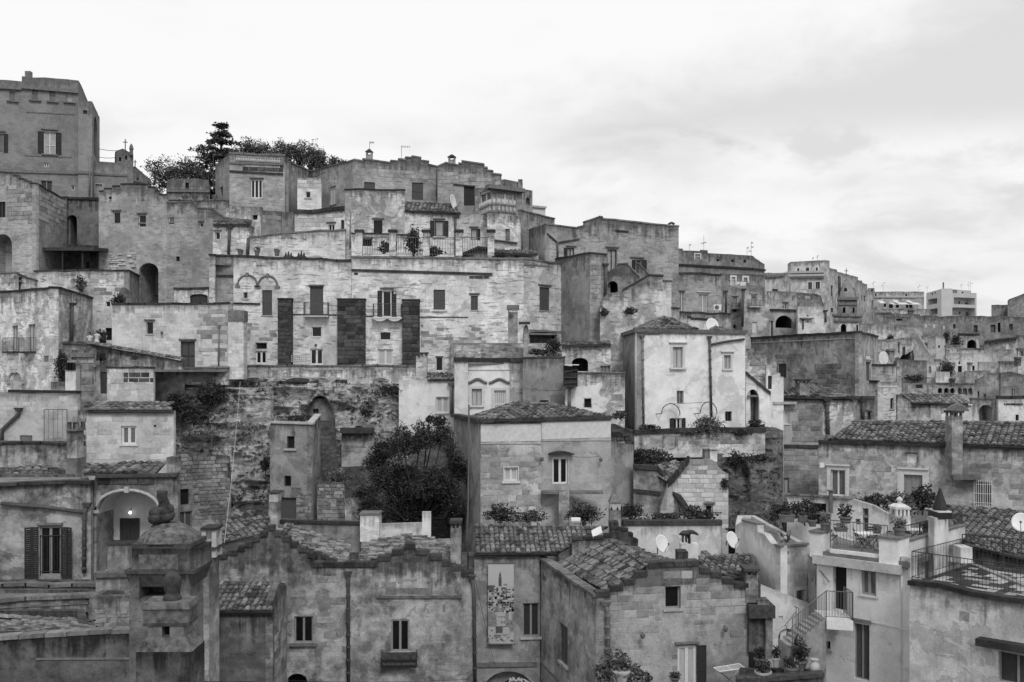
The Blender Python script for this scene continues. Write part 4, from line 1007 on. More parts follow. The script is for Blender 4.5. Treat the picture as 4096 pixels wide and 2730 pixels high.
# ------------------------------------------------------------------ left of the long house
fr(0, 1000)
h = House('gate_house', 'low pale annex with a wide dark arched gate under long house')
w = h.w((1560, 88), (1866, 88), (350, 345), 'pale'); w.door(1702, 396, 1862, 520, k='wood_dark', arch=.14, f='frame_dark', mull=0); w.cope(mat='coping', h=.18); h.close(5)
h = House('plain_house', 'plain pale house with one small window, double door and dark coping')
w = h.w((1003, 80), (2045, 80), [(1003, 487), (1300, 487), (2045, 478)], 'pale_ashlar'); w.cope(mat='coping', h=.15); w.win(1312, 648, 1372, 757, k='glass', f='frame_grey', mull=0, hood=1, sill=.7); w.door(1618, 820, 1746, 1052, k='wood_mid', f='frame_dark', hood=.8, mull=1, trans=.45)
w.win(1818, 945, 1886, 1042, k='stone_trim_pale', f=None, r=.02, name='meter_cupboard'); w.pipe([(1965, 690), (1962, 1050)], .06, 'pipe_mid', 1)
w.stones([(1700, 560), (2040, 500), (2040, 1040), (1760, 1040)], .34, (.5, 1.0), 'block_mid', .02, .012, .5); w.stones([(1010, 520), (1300, 520), (1600, 560), (1600, 800), (1010, 650)], .34, (.5, 1.1), 'block_pale', .015, .012, .4)
h.do(lambda h: build_chimney(h.T, PX(2045, 79), PX(2182, 79), ZY(588, 79), ZY(1160, 79), 79, 'pale_ashlar', 'plain', 1.1, 'coping', 'pier'))
h.do(lambda h: h.T.part('pier_cap', B().box(P(2042, 640, 78.93), (PX(2186, 79) - PX(2042, 79), 0, 0), (0, 1.2, 0), (0, 0, .85)), 'coping_mid'))
h.close(5)
h = House('far_left_house', 'pale corner house with two narrow balcony doors and black drip stains')
w = h.w((-520, 87.2), (485, 77), [(-60, 390), (105, 375), (485, 340)], 'weathered'); w.cope(mat='coping', h=.16)
for (a, c, t) in ((105, 161, 680), (250, 316, 668)): w.door(a, t, c, 905, k='curtain', f='frame_grey', fw=.05); balcony(w, a - 38, 790, c + 8, 910, .45, mat='iron_grey', slab='coping', step=.14)
w.stones([(410, 660), (540, 640), (540, 1240), (440, 1240)], .42, (.5, .9), 'block_pale', .03, .02, .8); archmould(w, 145, 1180, 65, 90, .12, 'stone_trim')
w.win(392, 950, 435, 1005, k='stone_trim_dark', f=None, r=.03, name='blocked_opening')
w2 = h.w((485, 77), (830, 86.5), [(485, 340), (535, 342), (830, 436)], 'weathered'); w2.cope(mat='coping', h=.16); w2.door(636, 680, 673, 830, f='frame_grey', mull=0); w2.pipe([(628, 490), (615, 828)], .13, 'pipe', 1)
w2.stones([(660, 560), (815, 600), (815, 800), (680, 800)], .36, (.5, 1.), 'block_pale', .02, .015, .4)
h.close(6)
h = House('roof_hut', 'little rooftop hut with a dark doorway behind the corner house')
w = h.w((-30, 86), (140, 85.5), (205, 205), 'weathered'); w.cope(mat='coping_mid'); w.stones([(10, 220), (110, 220), (110, 300), (10, 300)], .4, (.5, .8), 'block_mid', .03, .02, .7)
w2 = h.w((140, 85.5), (335, 88), [(140, 205), (335, 280)], 'pale'); w2.door(138, 246, 202, 362, f=None); w2.cope(mat='coping_mid'); h.close(4)
h = House('alley_house', 'pale house with bay-tree on its coping above the alley people')
w = h.w((310, 92), (1148, 92), [(310, 195), (470, 185), (1148, 187)], 'pale'); w.cope(mat='coping', h=.15); w.win(945, 462, 988, 512, k='dark_inside', f='frame_white', mull=0); w.stones([(810, 220), (1140, 210), (1140, 420), (810, 440)], .36, (.6, 1.2), 'block_mid', .02, .012, .7)
w.door(945, 700, 1003, 810, k='dark_inside', f=None)
w2 = h.w((1148, 92), (1248, 96.4), (187, 238), 'upper'); w2.cope(mat='coping', h=.15); h.close(6)
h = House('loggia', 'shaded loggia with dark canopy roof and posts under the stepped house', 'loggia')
w = h.w((320, 99.5), (960, 99), (-60, -40), 'lower_dark'); w.door(418, 90, 455, 175, f=None); w.niche(770, 105, 800, 165, 'blackened', .5, .5)  # loggia shade is put into the dark back wall and niche colours
def canopy(h):
    b = B(); p = P(340, 12, 94); q = P(862, 2, 94); b.box((p.x, 93.6, p.z), (q.x - p.x, 0, 0), (0, 5.5, .5), (0, 0, .3)); h.T.part('canopy', b, 'stone_black')
    b = B()
    for x in (345, 560, 740): a = P(x, 185, 94); b.tube([(a.x, 94, a.z - .5), (a.x, 94, p.z + .05)], .08, 6)
    h.T.part('post', b, 'iron')
h.do(canopy); h.close(2)
fr(0, 1000)
bush('bay_tree', 'small round bay tree rising over the alley house coping', 'tree', P(718, 395, 91), .55, 1.7, 300, .1, 'leaf', seed=8)
bush('dry_shrub', 'dry shrub and stone stump on the coping of plain house', 'shrub', P(1060, 490, 80.5), .6, .8, 200, .12, 'leaf_dark', seed=9)
h = House('shrine_stump', 'worn stone stump like a little shrine on the plain house coping', 'monument')
h.w((1062, 80.6), (1140, 80.6), [(1062, 400), (1075, 365), (1100, 335), (1125, 360), (1140, 420)], 'mid', t=.8); h.close(.3, roof=None)
# alley stair with its tiled parapet, and the people on it
h = House('stair_parapet', 'sloping stair parapet with a coping of round tiles in alley', 'wall')
w = h.w((560, 78), (835, 77.4), [(560, 838), (835, 850)], 'lower'); w.cope(mat='tile_pale', h=.2)
w = h.w((835, 77.4), (1640, 77), [(835, 852), (1640, 1000)], 'lower')  # shade on this wall is put into its darker stone tone
def para(h):
    for i in range(26):
        t = i / 26; p = P(lerp(835, 1635, t), lerp(852, 992, t), lerp(77.3, 76.9, t)); q = P(lerp(835, 1635, t + 1 / 26), lerp(852, 992, t + 1 / 26), 76.9); d = (p - q).normalized()
        d = (P(835, 852, 77.3) - P(1635, 992, 76.9)).normalized(); sx = d.cross(Vector((0, 0, 1))).normalized(); up = sx.cross(d)
        h.T.inst('coping_tile', tile_mesh('tile_pale', i % 4), Matrix.Translation(q + up * .02 + Vector((0, .2, 0))) @ Matrix((sx, d, up)).transposed().to_4x4() @ Matrix.Diagonal((.62, .78, .4, 1)))
h.do(para); h.close(.5, roof=None)
b = B(); zf = ZY(905, 84)
b.box((PX(700, 84), 78.2, zf - 4), (PX(1003, 84) - PX(700, 84), 0, 0), (0, 16, 0), (0, 0, 4)); o = single('alley_paving', b, 'paving', None, None, kind='structure')
def person(label, x, Y, ztop, height, top, skirt, face=0., hat=None, group=None):
    z0 = ztop - height; X = PX(x, Y); T = Thing('person', label, 'person', (X, Y, z0), group); k = height / 1.7; m = Matrix.Rotation(R(face), 3, 'Z')
    J = {'pel': (0, 0, .92), 'che': (0, 0, 1.25), 'nek': (0, 0, 1.45), 'hed': (0, -.02, 1.58), 'top': (0, -.01, 1.66), 'ls': (-.17, 0, 1.38), 'le': (-.25, .02, 1.12), 'lh': (-.24, -.12, .90), 'rs': (.17, 0, 1.38), 're': (.25, .02, 1.12), 'rh': (.23, -.12, .92), 'lk': (-.10, -.03, .48), 'lf': (-.11, .02, .06), 'rk': (.10, -.05, .48), 'rf': (.11, -.02, .06), 'lt': (-.11, -.15, .03), 'rt': (.11, -.18, .03)}
    E = [('pel', 'che'), ('che', 'nek'), ('nek', 'hed'), ('hed', 'top'), ('che', 'ls'), ('ls', 'le'), ('le', 'lh'), ('che', 'rs'), ('rs', 're'), ('re', 'rh'), ('pel', 'lk'), ('lk', 'lf'), ('lf', 'lt'), ('pel', 'rk'), ('rk', 'rf'), ('rf', 'rt')]
    Rd = {'pel': .15, 'che': .15, 'nek': .06, 'hed': .10, 'top': .08, 'ls': .065, 'le': .045, 'lh': .038, 'rs': .065, 're': .045, 'rh': .038, 'lk': .065, 'lf': .045, 'lt': .04, 'rk': .065, 'rf': .045, 'rt': .04}
    ks = list(J); me = bpy.data.meshes.new('body'); me.from_pydata([tuple(m @ Vector(J[a]) * k) for a in ks], [(ks.index(a), ks.index(c)) for a, c in E], []); me.materials.append(MATS['skin'])
    o = bpy.data.objects.new('body', me); COL.objects.link(o); o.parent = T.o; sk = o.modifiers.new('skin', 'SKIN'); o.modifiers.new('sub', 'SUBSURF').levels = 1; o.modifiers['sub'].render_levels = 1
    for i, a in enumerate(ks): r = Rd[a] * k; me.skin_vertices[0].data[i].radius = (r, r * (.75 if a in ('che', 'pel') else 1)); me.skin_vertices[0].data[i].use_root = a == 'pel'
    c = Vector((X, Y, z0)); b = B(); b.lathe(c, [(.19 * k, .80 * k), (.17 * k, 1.05 * k), (.20 * k, 1.32 * k), (.19 * k, 1.40 * k), (.07 * k, 1.46 * k)], 12, .75); T.part('shirt', b, top, smooth=True)
    for sg in (-1, 1): b = B(); b.tube([c + m @ Vector((sg * .17, 0, 1.40)) * k, c + m @ Vector((sg * .24, .02, 1.18)) * k], [.085 * k, .075 * k], 8); T.part('sleeve', b, top, smooth=True)
    b = B(); b.lathe(c, [(.27 * k, .45 * k), (.22 * k, .75 * k), (.18 * k, .98 * k)] if skirt else [(.19 * k, .5 * k), (.19 * k, .8 * k), (.17 * k, .95 * k)], 12, .8); T.part('skirt' if skirt else 'shorts', b, top if skirt else 'cloth_dark', smooth=True)
    b = B(); b.lathe(c + m @ Vector((0, .03, 0)) * k, [(.06 * k, 1.46 * k), (.115 * k, 1.56 * k), (.115 * k, 1.66 * k), (.07 * k, 1.73 * k), (.01, 1.745 * k)], 10); T.part('hair', b, hat or 'hair', smooth=True); return T
person('person in a white shirt with dark hair, first behind the tiled parapet', 803, 83.2, ZY(742, 83.2), 1.62, 'cloth_white', False, 8)
person('person in a pale dress walking up alley behind the white shirt', 868, 84.4, ZY(726, 84.4), 1.66, 'cloth_white', True, -10)
person('person in dark clothes wearing a white cap by black doorway', 930, 87, ZY(708, 87), 1.72, 'cloth_dark', False, 15, 'cloth_white')
person('person in dark clothes half hidden behind the dress in alley', 893, 88.5, ZY(712, 88.5), 1.68, 'cloth_dark', False, -5)

# ------------------------------------------------------------------ retaining terrace below the long house, cliff below it
fr(800, 1000)
h = House('terrace_retaining_wall', 'long weathered retaining wall in front of the buttressed building', 'wall')
w = h.w((385, 80.6), (1320, 80.6), (1042, 1040), 'weathered', bot=1185); w.cope(mat='coping_mid', h=.14); w.stones([(390, 1035), (1300, 1035), (1300, 1080), (390, 1080)], .26, (.4, .8), 'block_mid', .03, .02, .8); w.band(560, 1160, 1320, 1165, .2, .2, 'coping')
w2 = h.w((1320, 80.4), (2000, 80.4), (1042, 1040), 'weathered', bot=1200); w2.cope(mat='coping_mid', h=.14); w2.stones([(1325, 1045), (1990, 1045), (1990, 1080), (1325, 1080)], .26, (.4, .8), 'block_mid', .03, .02, .8)
h.do(lambda h: build_chimney(h.T, PX(1925, 80), PX(2040, 80), ZY(918, 80), ZY(1160, 80), 80, 'weathered', 'slab', 1.0, 'coping', 'pier')); h.close(2.5, roof='paving')
h = House('pale_corner_house', 'tall smooth pale wall with one white framed window beside big tree')
fr(1600, 1200)
w = h.w((-10, 78), (250, 78), [(-10, 720), (180, 715), (250, 715)], 'plaster', zb=-11.); w = h.w((250, 78), (600, 78), (700, 700), 'plaster', zb=-11.); w.win(325, 872, 436, 1012, k='curtain', f='frame_white', fw=.09, sur=.6, sill=1.1, trim='stone_trim_pale'); w.pipe([(460, 760), (462, 1030)], .13, 'pipe_mid', 1)
h.tiles([(245, 715, 77.8), (490, 715, 77.8), (490, 655, 80), (245, 655)], .3, .45, 'tile'); h.close(3)
# ------------------------------------------------------------------ rock faces
def rockface(name, label, x0, x1, y0, y1, Yt, Yb, amp, nx, ny, mat='rock', caves=(), seed=0., wrap=2.5):
    "a cliff surface read off the photograph: rows from the top edge to the foot, with real overhangs, ledges and caves"
    b = B()
    for j in range(ny + 1):
        v = j / ny
        for i in range(nx + 1):
            u = i / nx; x = lerp(x0, x1, u); y = lerp(y0, y1, v); Y = lerp(Yt, Yb, v ** 1.1)
            q = P(x, y, Y); n = noise.fractal(Vector((q.x * .32 + seed, q.z * .75, seed)), .9, 2.1, 6)
            strata = noise.fractal(Vector((q.x * .10, q.z * 1.5 + seed, 7.)), 1., 2., 4); rg = noise.turbulence(Vector((q.x * 1.3, q.z * 1.9, seed)), 4, True); Y += -amp * n - amp * .8 * strata + amp * .5 * (rg - .5)
            for (cx, cy, rx, ry, dp) in caves:
                d = ((x - cx) / rx) ** 2 + (max(0, (cy - y)) / ry) ** 2 if y < cy else ((x - cx) / rx) ** 2
                if d < 1.25 and y < cy + ry * 1.6: Y += dp * min(1, max(0, (1.2 - d) / .25))
            e = min(u, 1 - u)
            if e < .04: Y += wrap * (1 - e / .04)
            b.v.append(P(x, y, Y))
    n = nx + 1
    for j in range(ny):
        for i in range(nx): b.f.append((j * n + i, (j + 1) * n + i, (j + 1) * n + i + 1, j * n + i + 1))
    rs = random.Random(int(seed)); g = B()
    for j in range(2, ny):
        for i in range(2, nx - 1):
            d = b.v[(j - 1) * n + i] - b.v[j * n + i]
            if abs(d.z) < .75 * abs(d.y) and rs.random() < .16 and noise.noise(b.v[j * n + i] * .5) > -.1: leaves(g, b.v[j * n + i] + Vector((0, -.05, .05)), .16, 7, .085, rs)
    if g.v: single('undergrowth', g, 'leaf_dark' if seed != 14 else 'leaf', 'dark undergrowth clinging to the ' + label, 'undergrowth', kind='stuff')
    top = b.v[:n]; o = len(b.v); b.v += [p + Vector((0, 6, .3)) for p in top]
    for i in range(nx): b.f.append((i, i + 1, o + i + 1, o + i))
    ob = bpy.data.objects.new(name, mesh(name, b, mat, True)); COL.objects.link(ob); ob['kind'] = 'structure'; ob['label'] = label; return ob
frD()
rockface('cliff', 'weathered rock cliff with a cave below the long retaining wall', 395, 960, 868, 1235, 80.8, 71.5, .95, 210, 150, caves=((736, 985, 33, 70, 3.0), (430, 1000, 60, 60, 1.4), (825, 1045, 30, 60, 1.4)), seed=2.)
rockface('cliff', 'mottled rock outcrop hung with ivy under the ashlar terrace', 360, 632, 893, 1190, 78.2, 71.2, .85, 120, 110, caves=((440, 985, 40, 45, 1.2),), seed=21.)
rockface('cliff', 'dark rock shelf beneath the pale house garden', 1370, 1800, 990, 1215, 75.6, 66.5, .8, 130, 90, caves=((1690, 1090, 30, 40, 1.6), (1560, 1075, 40, 20, 1.0)), seed=9., mat='rock_dark')
rockface('cliff', 'rough rock ledge carrying the tall free-standing chimney', 1035, 1320, 790, 868, 82, 77, .5, 60, 30, seed=14., mat='rock')
fr(1600, 1200)
# ------------------------------------------------------------------ tower in the cliff and its neighbours
fr(800, 1500)
h = House('cliff_tower', 'narrow rendered tower built against the cliff with broken flat roof')
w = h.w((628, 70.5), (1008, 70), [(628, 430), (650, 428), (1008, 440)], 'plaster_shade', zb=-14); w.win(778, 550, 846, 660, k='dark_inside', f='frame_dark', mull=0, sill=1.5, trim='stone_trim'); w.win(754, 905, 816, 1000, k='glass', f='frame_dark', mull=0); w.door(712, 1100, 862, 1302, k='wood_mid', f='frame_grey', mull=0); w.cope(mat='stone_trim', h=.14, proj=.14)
w.stones([(660, 1010), (900, 1010), (900, 1095), (660, 1095)], .26, (.3, .6), 'block_low', .05, .02, .8); w.stones([(865, 1060), (1000, 1060), (1000, 1300), (865, 1300)], .24, (.3, .6), 'block_low', .06, .02, .8)
w2 = h.w((1008, 70), (1080, 73.5), (440, 360), 'lower', zb=-14); w2.cope(mat='stone_trim', h=.12); h.close(4)
h = House('ruined_wall', 'ruined rubble wall stub at the foot of the cliff', 'wall')
w = h.w((1050, 69.5), (1300, 69.5), [(1050, 985), (1120, 960), (1300, 970)], 'lower', zb=-14); w.stones([(1055, 980), (1295, 980), (1295, 1310), (1055, 1310)], .25, (.3, .65), 'block_low', .07, .02, .95)
w = h.w((1300, 69.2), (1425, 69.2), [(1300, 1120), (1360, 1100), (1425, 1210)], 'weathered', zb=-14); h.close(2)
h = House('cave_house', 'small blocked cave house with dark soffit below thorny ledge')
w = h.w((1268, 75.5), (1560, 75.5), [(1268, 505), (1560, 505)], 'lower', zb=-11); w.win(1352, 515, 1378, 547, k='dark_inside', f=None)
w.band(1268, 472, 1560, 472, .4, .7, 'coping', 'ledge'); w.stones([(1300, 600), (1480, 600), (1480, 690), (1300, 690)], .24, (.3, .6), 'block_low', .03, .015, .7); h.close(2)
h = House('walled_cave', 'plastered inner wall of the tall cave with a small window', 'wall')
w = h.w((955, 80.2), (1205, 80.2), (215, 215), 'plaster_shade', zb=-8); w.win(1010, 305, 1062, 346, k='dark_inside', f='frame_dark', mull=1); w.win(1085, 520, 1108, 740, k='dark_inside', f=None); h.close(1.5)
h = House('rubble_wall', 'tall rubble buttress of squared stones beside the old cave', 'wall')
fr(0, 1500)
w = h.w((1560, 67.5), (2070, 69.5), [(1560, 690), (1700, 690), (2060, 730), (2070, 900)], 'lower', zb=-15); w.win(1600, 1025, 1690, 1165, k='dark_inside', f=None); w.door(1600, 1225, 1720, 1450, k='wood_mid', f='frame_grey'); w.stones([(1565, 700), (2055, 740), (2060, 1080), (2020, 1250), (1750, 1330), (1730, 1180), (1720, 1000), (1580, 1000)], .24, (.3, .6), 'block_low', .07, .02, .96); h.close(3)

# ------------------------------------------------------------------ left middle: ashlar terrace, tiled ashlar house
fr(0, 1000)
h = House('ashlar_terrace', 'ashlar terrace wall with blackened blocks and a narrow gate', 'wall')
w = h.w((840, 73), (960, 73), (1050, 1052), 'lower'); w.door(898, 1080, 956, 1290, k='wood_mid', f='frame_dark', mull=2)
w = h.w((960, 73), (1375, 73), (1055, 1060), 'tufa_block'); w.cope(mat='coping', h=.12); w.stones([(965, 1065), (1370, 1070), (1370, 1360), (965, 1360)], .42, (.5, 1.), 'block_pale', .02, .018); w.stones([(1110, 1095), (1375, 1075), (1375, 1190), (1110, 1190)], .4, (.5, .9), 'block_black', .05, .03, .6)
w = h.w((1375, 78.4), (2050, 78.8), (1060, 1055), 'weathered', bot=1210); w.cope(mat='coping_mid', h=.14); w.stones([(1380, 1080), (2040, 1080), (2040, 1180), (1380, 1230)], .4, (.5, 1.), 'block_mid', .04, .03, .6); h.close(3)
h = House('mossy_pier', 'mossy stone pier and broken cornice beside the ashlar terrace', 'wall')
w = h.w((455, 73.5), (845, 73.5), [(455, 1185), (640, 1180), (641, 900), (840, 880)], 'lower'); w.band(640, 925, 845, 925, .3, .25, 'stone_trim_dark'); w.stones([(680, 960), (840, 960), (840, 1270), (680, 1270)], .5, (.6, 1.1), 'block_low', .04, .03, .8); h.close(2)
h = House('lantern_chimney', 'little white lantern-shaped chimney beside mossy pier', 'chimney')
h.w((585, 72.5), (678, 72.5), [(585, 1040), (590, 1025), (675, 1025), (678, 1040)], 'plaster_white', bot=1300, t=.8); 
def lant(h):
    b = B(); a, c = PX(582, 72.4), PX(680, 72.4); b.frustum(Vector(((a + c) / 2, 72.9, ZY(1024, 72.4))), c - a, 1.0, .4, .4, .3); h.T.part('cap', b, 'stone_trim_dark')
    b = B()
    for x in (605, 630, 655): b.cbox((PX(x, 72.4), 72.45, ZY(1078, 72.4)), .3, .12, .55)
    h.T.part('vent', b, 'dark_inside')
h.do(lant); h.close(.2, roof=None)
fr(0, 1500)
h = House('drainpipe_house', 'blank pale ashlar house with a bent drainpipe and small balcony')
w = h.w((-800, 69), (695, 68), [(-40, 165), (85, 165), (695, 172)], 'tufa_block'); w.cope([(80, 150), (695, 160)], mat='coping', h=.2); w.pipe([(180, 310), (180, 350), (30, 490), (28, 620)], .12, 'pipe', 1)
w.stones([(0, 190), (690, 190), (690, 330), (0, 330)], .34, (.6, 1.1), 'block_pale', .012, .012, .35); w.win(178, 543, 290, 612, k='stone_trim_dark', f=None, r=.04, name='blocked_opening')
def smallrail(h): railing(h.T, [P(395, 605, 67.5), P(600, 605, 67.5)], 2.2, .3, 'iron_grey', r=.014)
h.do(smallrail); h.close(5)
h = House('tiled_ashlar_house', 'pale ashlar house with double row pantile roof and half-shuttered window')
w = h.w((700, 64.3), (775, 64.3), (320, 320), 'mid'); w.stones([(725, 200), (765, 330), (765, 690), (725, 690)], .4, (.5, .7), 'block_black', .04, .03, .8)
w = h.w((775, 64), (1558, 64), (325, 325), 'tufa_block'); w.win(1085, 458, 1222, 626, k='glass_mid', f='frame_white', fw=.13, sill=.9, trim='stone_trim_pale'); w.win(1376, 450, 1398, 470, k='dark_inside', f=None); w.stones([(780, 345), (1552, 345), (1552, 760), (780, 760)], .42, (.7, 1.25), 'block_pale', .012, .012, .8)
w.band(775, 318, 1558, 318, .16, .25, 'coping')
h.tiles([(790, 318, 63.7), (1525, 318, 63.7), (1525, 248, 66.2), (790, 248)], .46, .62, 'tile_pale'); h.close(4)
fr(0, 1500)
h = House('broken_roof', 'collapsed roof of loose pantiles and slabs beside the tall chimney', 'roof')
w = h.w((-800, 58), (600, 58), [(-40, 860), (600, 855)], 'lower'); w2 = None
h.tiles([(20, 965, 56.2), (560, 965, 56.2), (400, 830, 59.5), (230, 810), (60, 870)], .42, .55, 'tile_pale', ang=14); h.close(2)
h = House('ledge_wall', 'grey ledge wall with mossy coping above broken roof', 'wall')
w = h.w((-800, 62), (700, 62), (622, 615), 'lower'); w.cope(mat='coping', h=.14); h.close(3)
h = House('free_chimney', 'tall square stone chimney with a pointed cap before the ashlar houses', 'chimney')
h.w((598, 56.6), (690, 56.6), [(598, 500), (690, 500)], 'lower', t=.9)
def fc(h):
    b = B(); a, c = PX(594, 56.5), PX(694, 56.5); zt = ZY(505, 56.5); b.cbox(((a + c) / 2, 57.05, zt), c - a, 1.2, .1); b.frustum(Vector(((a + c) / 2, 57.05, zt + .5)), c - a - .1, 1.1, .2, .2, .3)
    for sx in (-.45, .45):
        for sy in (-.35, .35): b.cbox(((a + c) / 2 + sx * (c - a) * .8, 57.05 + sy, zt + .1), .18, .18, .4)
    h.T.part('cap', b, 'coping_mid'); b = B(); b.frustum(Vector(((a + c) / 2, 57.05, ZY(955, 56.5) - .3)), (c - a) * 1.12, 1.3, c - a, 1.1, 1.6); h.T.part('base', b, 'coping_mid')
h.do(fc); h.close(.1, roof=None)

# ------------------------------------------------------------------ house with curly window hoods, and the walls to its right
fr(1600, 1200)
h = House('curly_hood_house', 'small plastered house with curly hoods over a window and barred door')
w = h.w((488, 73), (610, 73), (540, 540), 'plaster'); w.cope(mat='coping', h=.3, proj=.15)
w = h.w((610, 73.3), (990, 73.3), (545, 545), 'plaster'); w.cope(mat='coping', h=.3, proj=.12); w.band(490, 626, 990, 626, .06, .04, 'stone_trim')
w.win(643, 798, 732, 945, k='curtain', f='frame_grey', sur=1.6, sill=1.5, trim='stone_trim_pale'); w.door(843, 812, 950, 985, k='dark_inside', f='frame_white', sur=1.6, trim='stone_trim_pale', mull=5, fw=.07, trans=.3)
w = h.w((990, 73), (1100, 73), (545, 545), 'weathered'); w.cope(mat='coping', h=.3, proj=.12)
def curl(h):
    wq = h.walls[1]
    for cx, hw_ in ((695, 85), (890, 92)):
        pts = []
        for i in range(17):
            t = i / 16 * 2 - 1; pts.append((cx + hw_ * t, 744 - 17 * (1 + math.cos(math.pi * t))))
        uvp = []
        fr(1600, 1200)
        for x, y in pts: uvp.append(wq.uv(x, y))
        b = B(); b.tube([wq.pt(u, z, .06) for u, z in uvp], .11, 6); h.T.part('curly_hood', b, 'stone_trim_dark', smooth=True)
h.do(curl); h.close(4)
h = House('plaster_house', 'plain plastered house with dark damp patch beside the curly hood house')
w = h.w((1100, 72), (1478, 72), (520, 515), 'plaster_shade'); w.cope(mat='coping', h=.1); w.win(1255, 900, 1330, 930, k='dark_inside', f=None); h.close(4)
h = House('patched_house', 'house with white patch of fresh plaster round a black window')
w = h.w((1478, 71), (2015, 70.6), [(1478, 655), (1590, 655), (2015, 655)], 'weathered', zb=-9); w.win(1650, 885, 1713, 966, k='dark_inside', f='frame_dark', mull=0); w.cope([(1590, 655), (2015, 655)], mat='coping_mid', h=.1)
def patch(h):
    wq = h.walls[0]; fr(1600, 1200)
    for out in ([(1486, 800), (1560, 788), (1641, 780), (1641, 1000), (1500, 1005), (1486, 1000)], [(1642, 780), (1780, 760), (1800, 790), (1775, 830), (1800, 870), (1872, 885), (1870, 915), (1840, 960), (1860, 990), (1800, 1020), (1642, 1010), (1642, 975), (1722, 975), (1722, 878), (1642, 878)]):
        b = B(); b.prism([wq.pt(*wq.uv(x, y), .004) for x, y in out], wq.n * .02); h.T.part('plaster_patch', b, 'plaster_white', fixn=True, uvs=[(p.x, p.z - 2) for p in b.v])
h.do(patch)
w.stones([(1800, 680), (2000, 680), (2000, 1000), (1860, 1000)], .4, (.5, 1.), 'block_mid', .02, .015, .4)
w.pipe([(1518, 790), (1520, 990)], .12, 'pipe_mid', 1); h.close(3)
h = House('dark_lumber_room', 'dark tumbledown timber box between the plastered walls', 'shed')
w = h.w((1468, 70), (1592, 70), (590, 600), 'blackened', bot=780, t=.8); w.band(1475, 578, 1600, 580, .06, .5, 'white_metal', 'plank'); w.band(1475, 640, 1590, 620, .1, .1, 'wood_mid', 'plank'); w.band(1470, 690, 1592, 690, .1, .12, 'wood_dark', 'plank'); w.band(1470, 740, 1592, 735, .1, .12, 'wood_dark', 'plank'); h.close(.6, roof=None)
h = House('ruin_house', 'ruined wall with a broken hole under a ragged tiled edge')
w = h.w((1450, 77), (1890, 76.5), [(1450, 405), (1890, 398)], 'weathered'); w.niche(1540, 520, 1685, 640, 'blackened', .3, 1.5); w.win(1795, 590, 1885, 650, k='stone_trim_dark', f='frame_grey', mull=2); h.tiles([(1450, 408, 76.6), (1890, 398, 76.3), (1880, 375, 78.5), (1455, 385)], .34, .5, 'tile_far'); h.close(3)
h = House('dark_recess_house', 'wall with a wide dark recess under the curved end of long house')
w = h.w((1130, 82.6), (1420, 83.2), (272, 286), 'upper'); w.niche(1152, 285, 1405, 400, 'blackened', .05, 2.5); h.close(2)
h = House('tall_chimney', 'tall pale square chimney with two vent holes on the rock ledge', 'chimney')
h.w((968, 79), (1055, 79), (110, 110), 'mid', bot=390, t=.85)  # darker stone tone stands in for shading on the stack
def tcap(h):
    a, c = PX(962, 78.9), PX(1062, 78.9); z = ZY(110, 78.9); b = B(); b.cbox(((a + c) / 2, 79.45, z + .25), c - a + .1, 1.3, .3); h.T.part('cap', b, 'coping_mid'); b = B()
    for s_ in (-.32, 0, .32):
        for y in (-.35, .35): b.cbox(((a + c) / 2 + s_ * (c - a), 79.45 + y, z), .25, .22, .25)
    h.T.part('vent', b, 'pale', uvs=[(p.x, -1) for p in b.v])
h.do(tcap); h.close(.1, roof=None)
h = House('thin_pillar', 'thin weathered pillar with a mushroom cap beside the dark recess', 'pillar')
h.w((1105, 78.5), (1150, 78.5), [(1105, 260), (1120, 225), (1140, 225), (1150, 260)], 'upper', bot=520, t=.5).band(1065, 198, 1165, 198, .2, .3, 'coping', 'cap'); h.close(.1, roof=None)

# ------------------------------------------------------------------ hipped house in the middle
fr(1600, 1200)
h = House('hipped_house', 'two-bay house with hipped pantile roof, arched hood and balcony')
wl = h.w((482, 72.5), (722, 64), [(482, 1040), (722, 1088)], 'plaster_shade'); wl.cope(mat='coping', h=.24, proj=.22)  # shade of the left face is put into its greyer plaster
w = h.w((722, 64), (1265, 64.6), (1090, 1082), 'mid'); w.cope(mat='coping', h=.24, proj=.22); w.band(722, 1282, 1265, 1282, .07, .05, 'stone_trim')
w.win(934, 1502, 1056, 1625, k='curtain', f='frame_white', fw=.1, sur=.5, sill=1.3, trim='stone_trim_pale')
w.stones([(730, 1390), (1260, 1390), (1260, 1900), (730, 1900)], .36, (.5, .95), 'block_mid', .02, .015, .65)
w2 = h.w((1265, 64.8), (1890, 66), [(1265, 1075), (1890, 1058)], 'plaster_mid'); w.band(724, 1118, 1262, 1110, 1.1, .012, 'stone_trim_pale', 'frieze'); w2.band(1268, 1100, 1888, 1085, 1.08, .012, 'stone_trim_pale', 'frieze'); w2.cope(mat='coping', h=.2, proj=.18); w2.band(1267, 1255, 1890, 1252, .07, .05, 'stone_trim'); w2.door(1368, 1414, 1506, 1650, k='glass', f='frame_white', fw=.11, sur=.3, trim='stone_trim_pale')
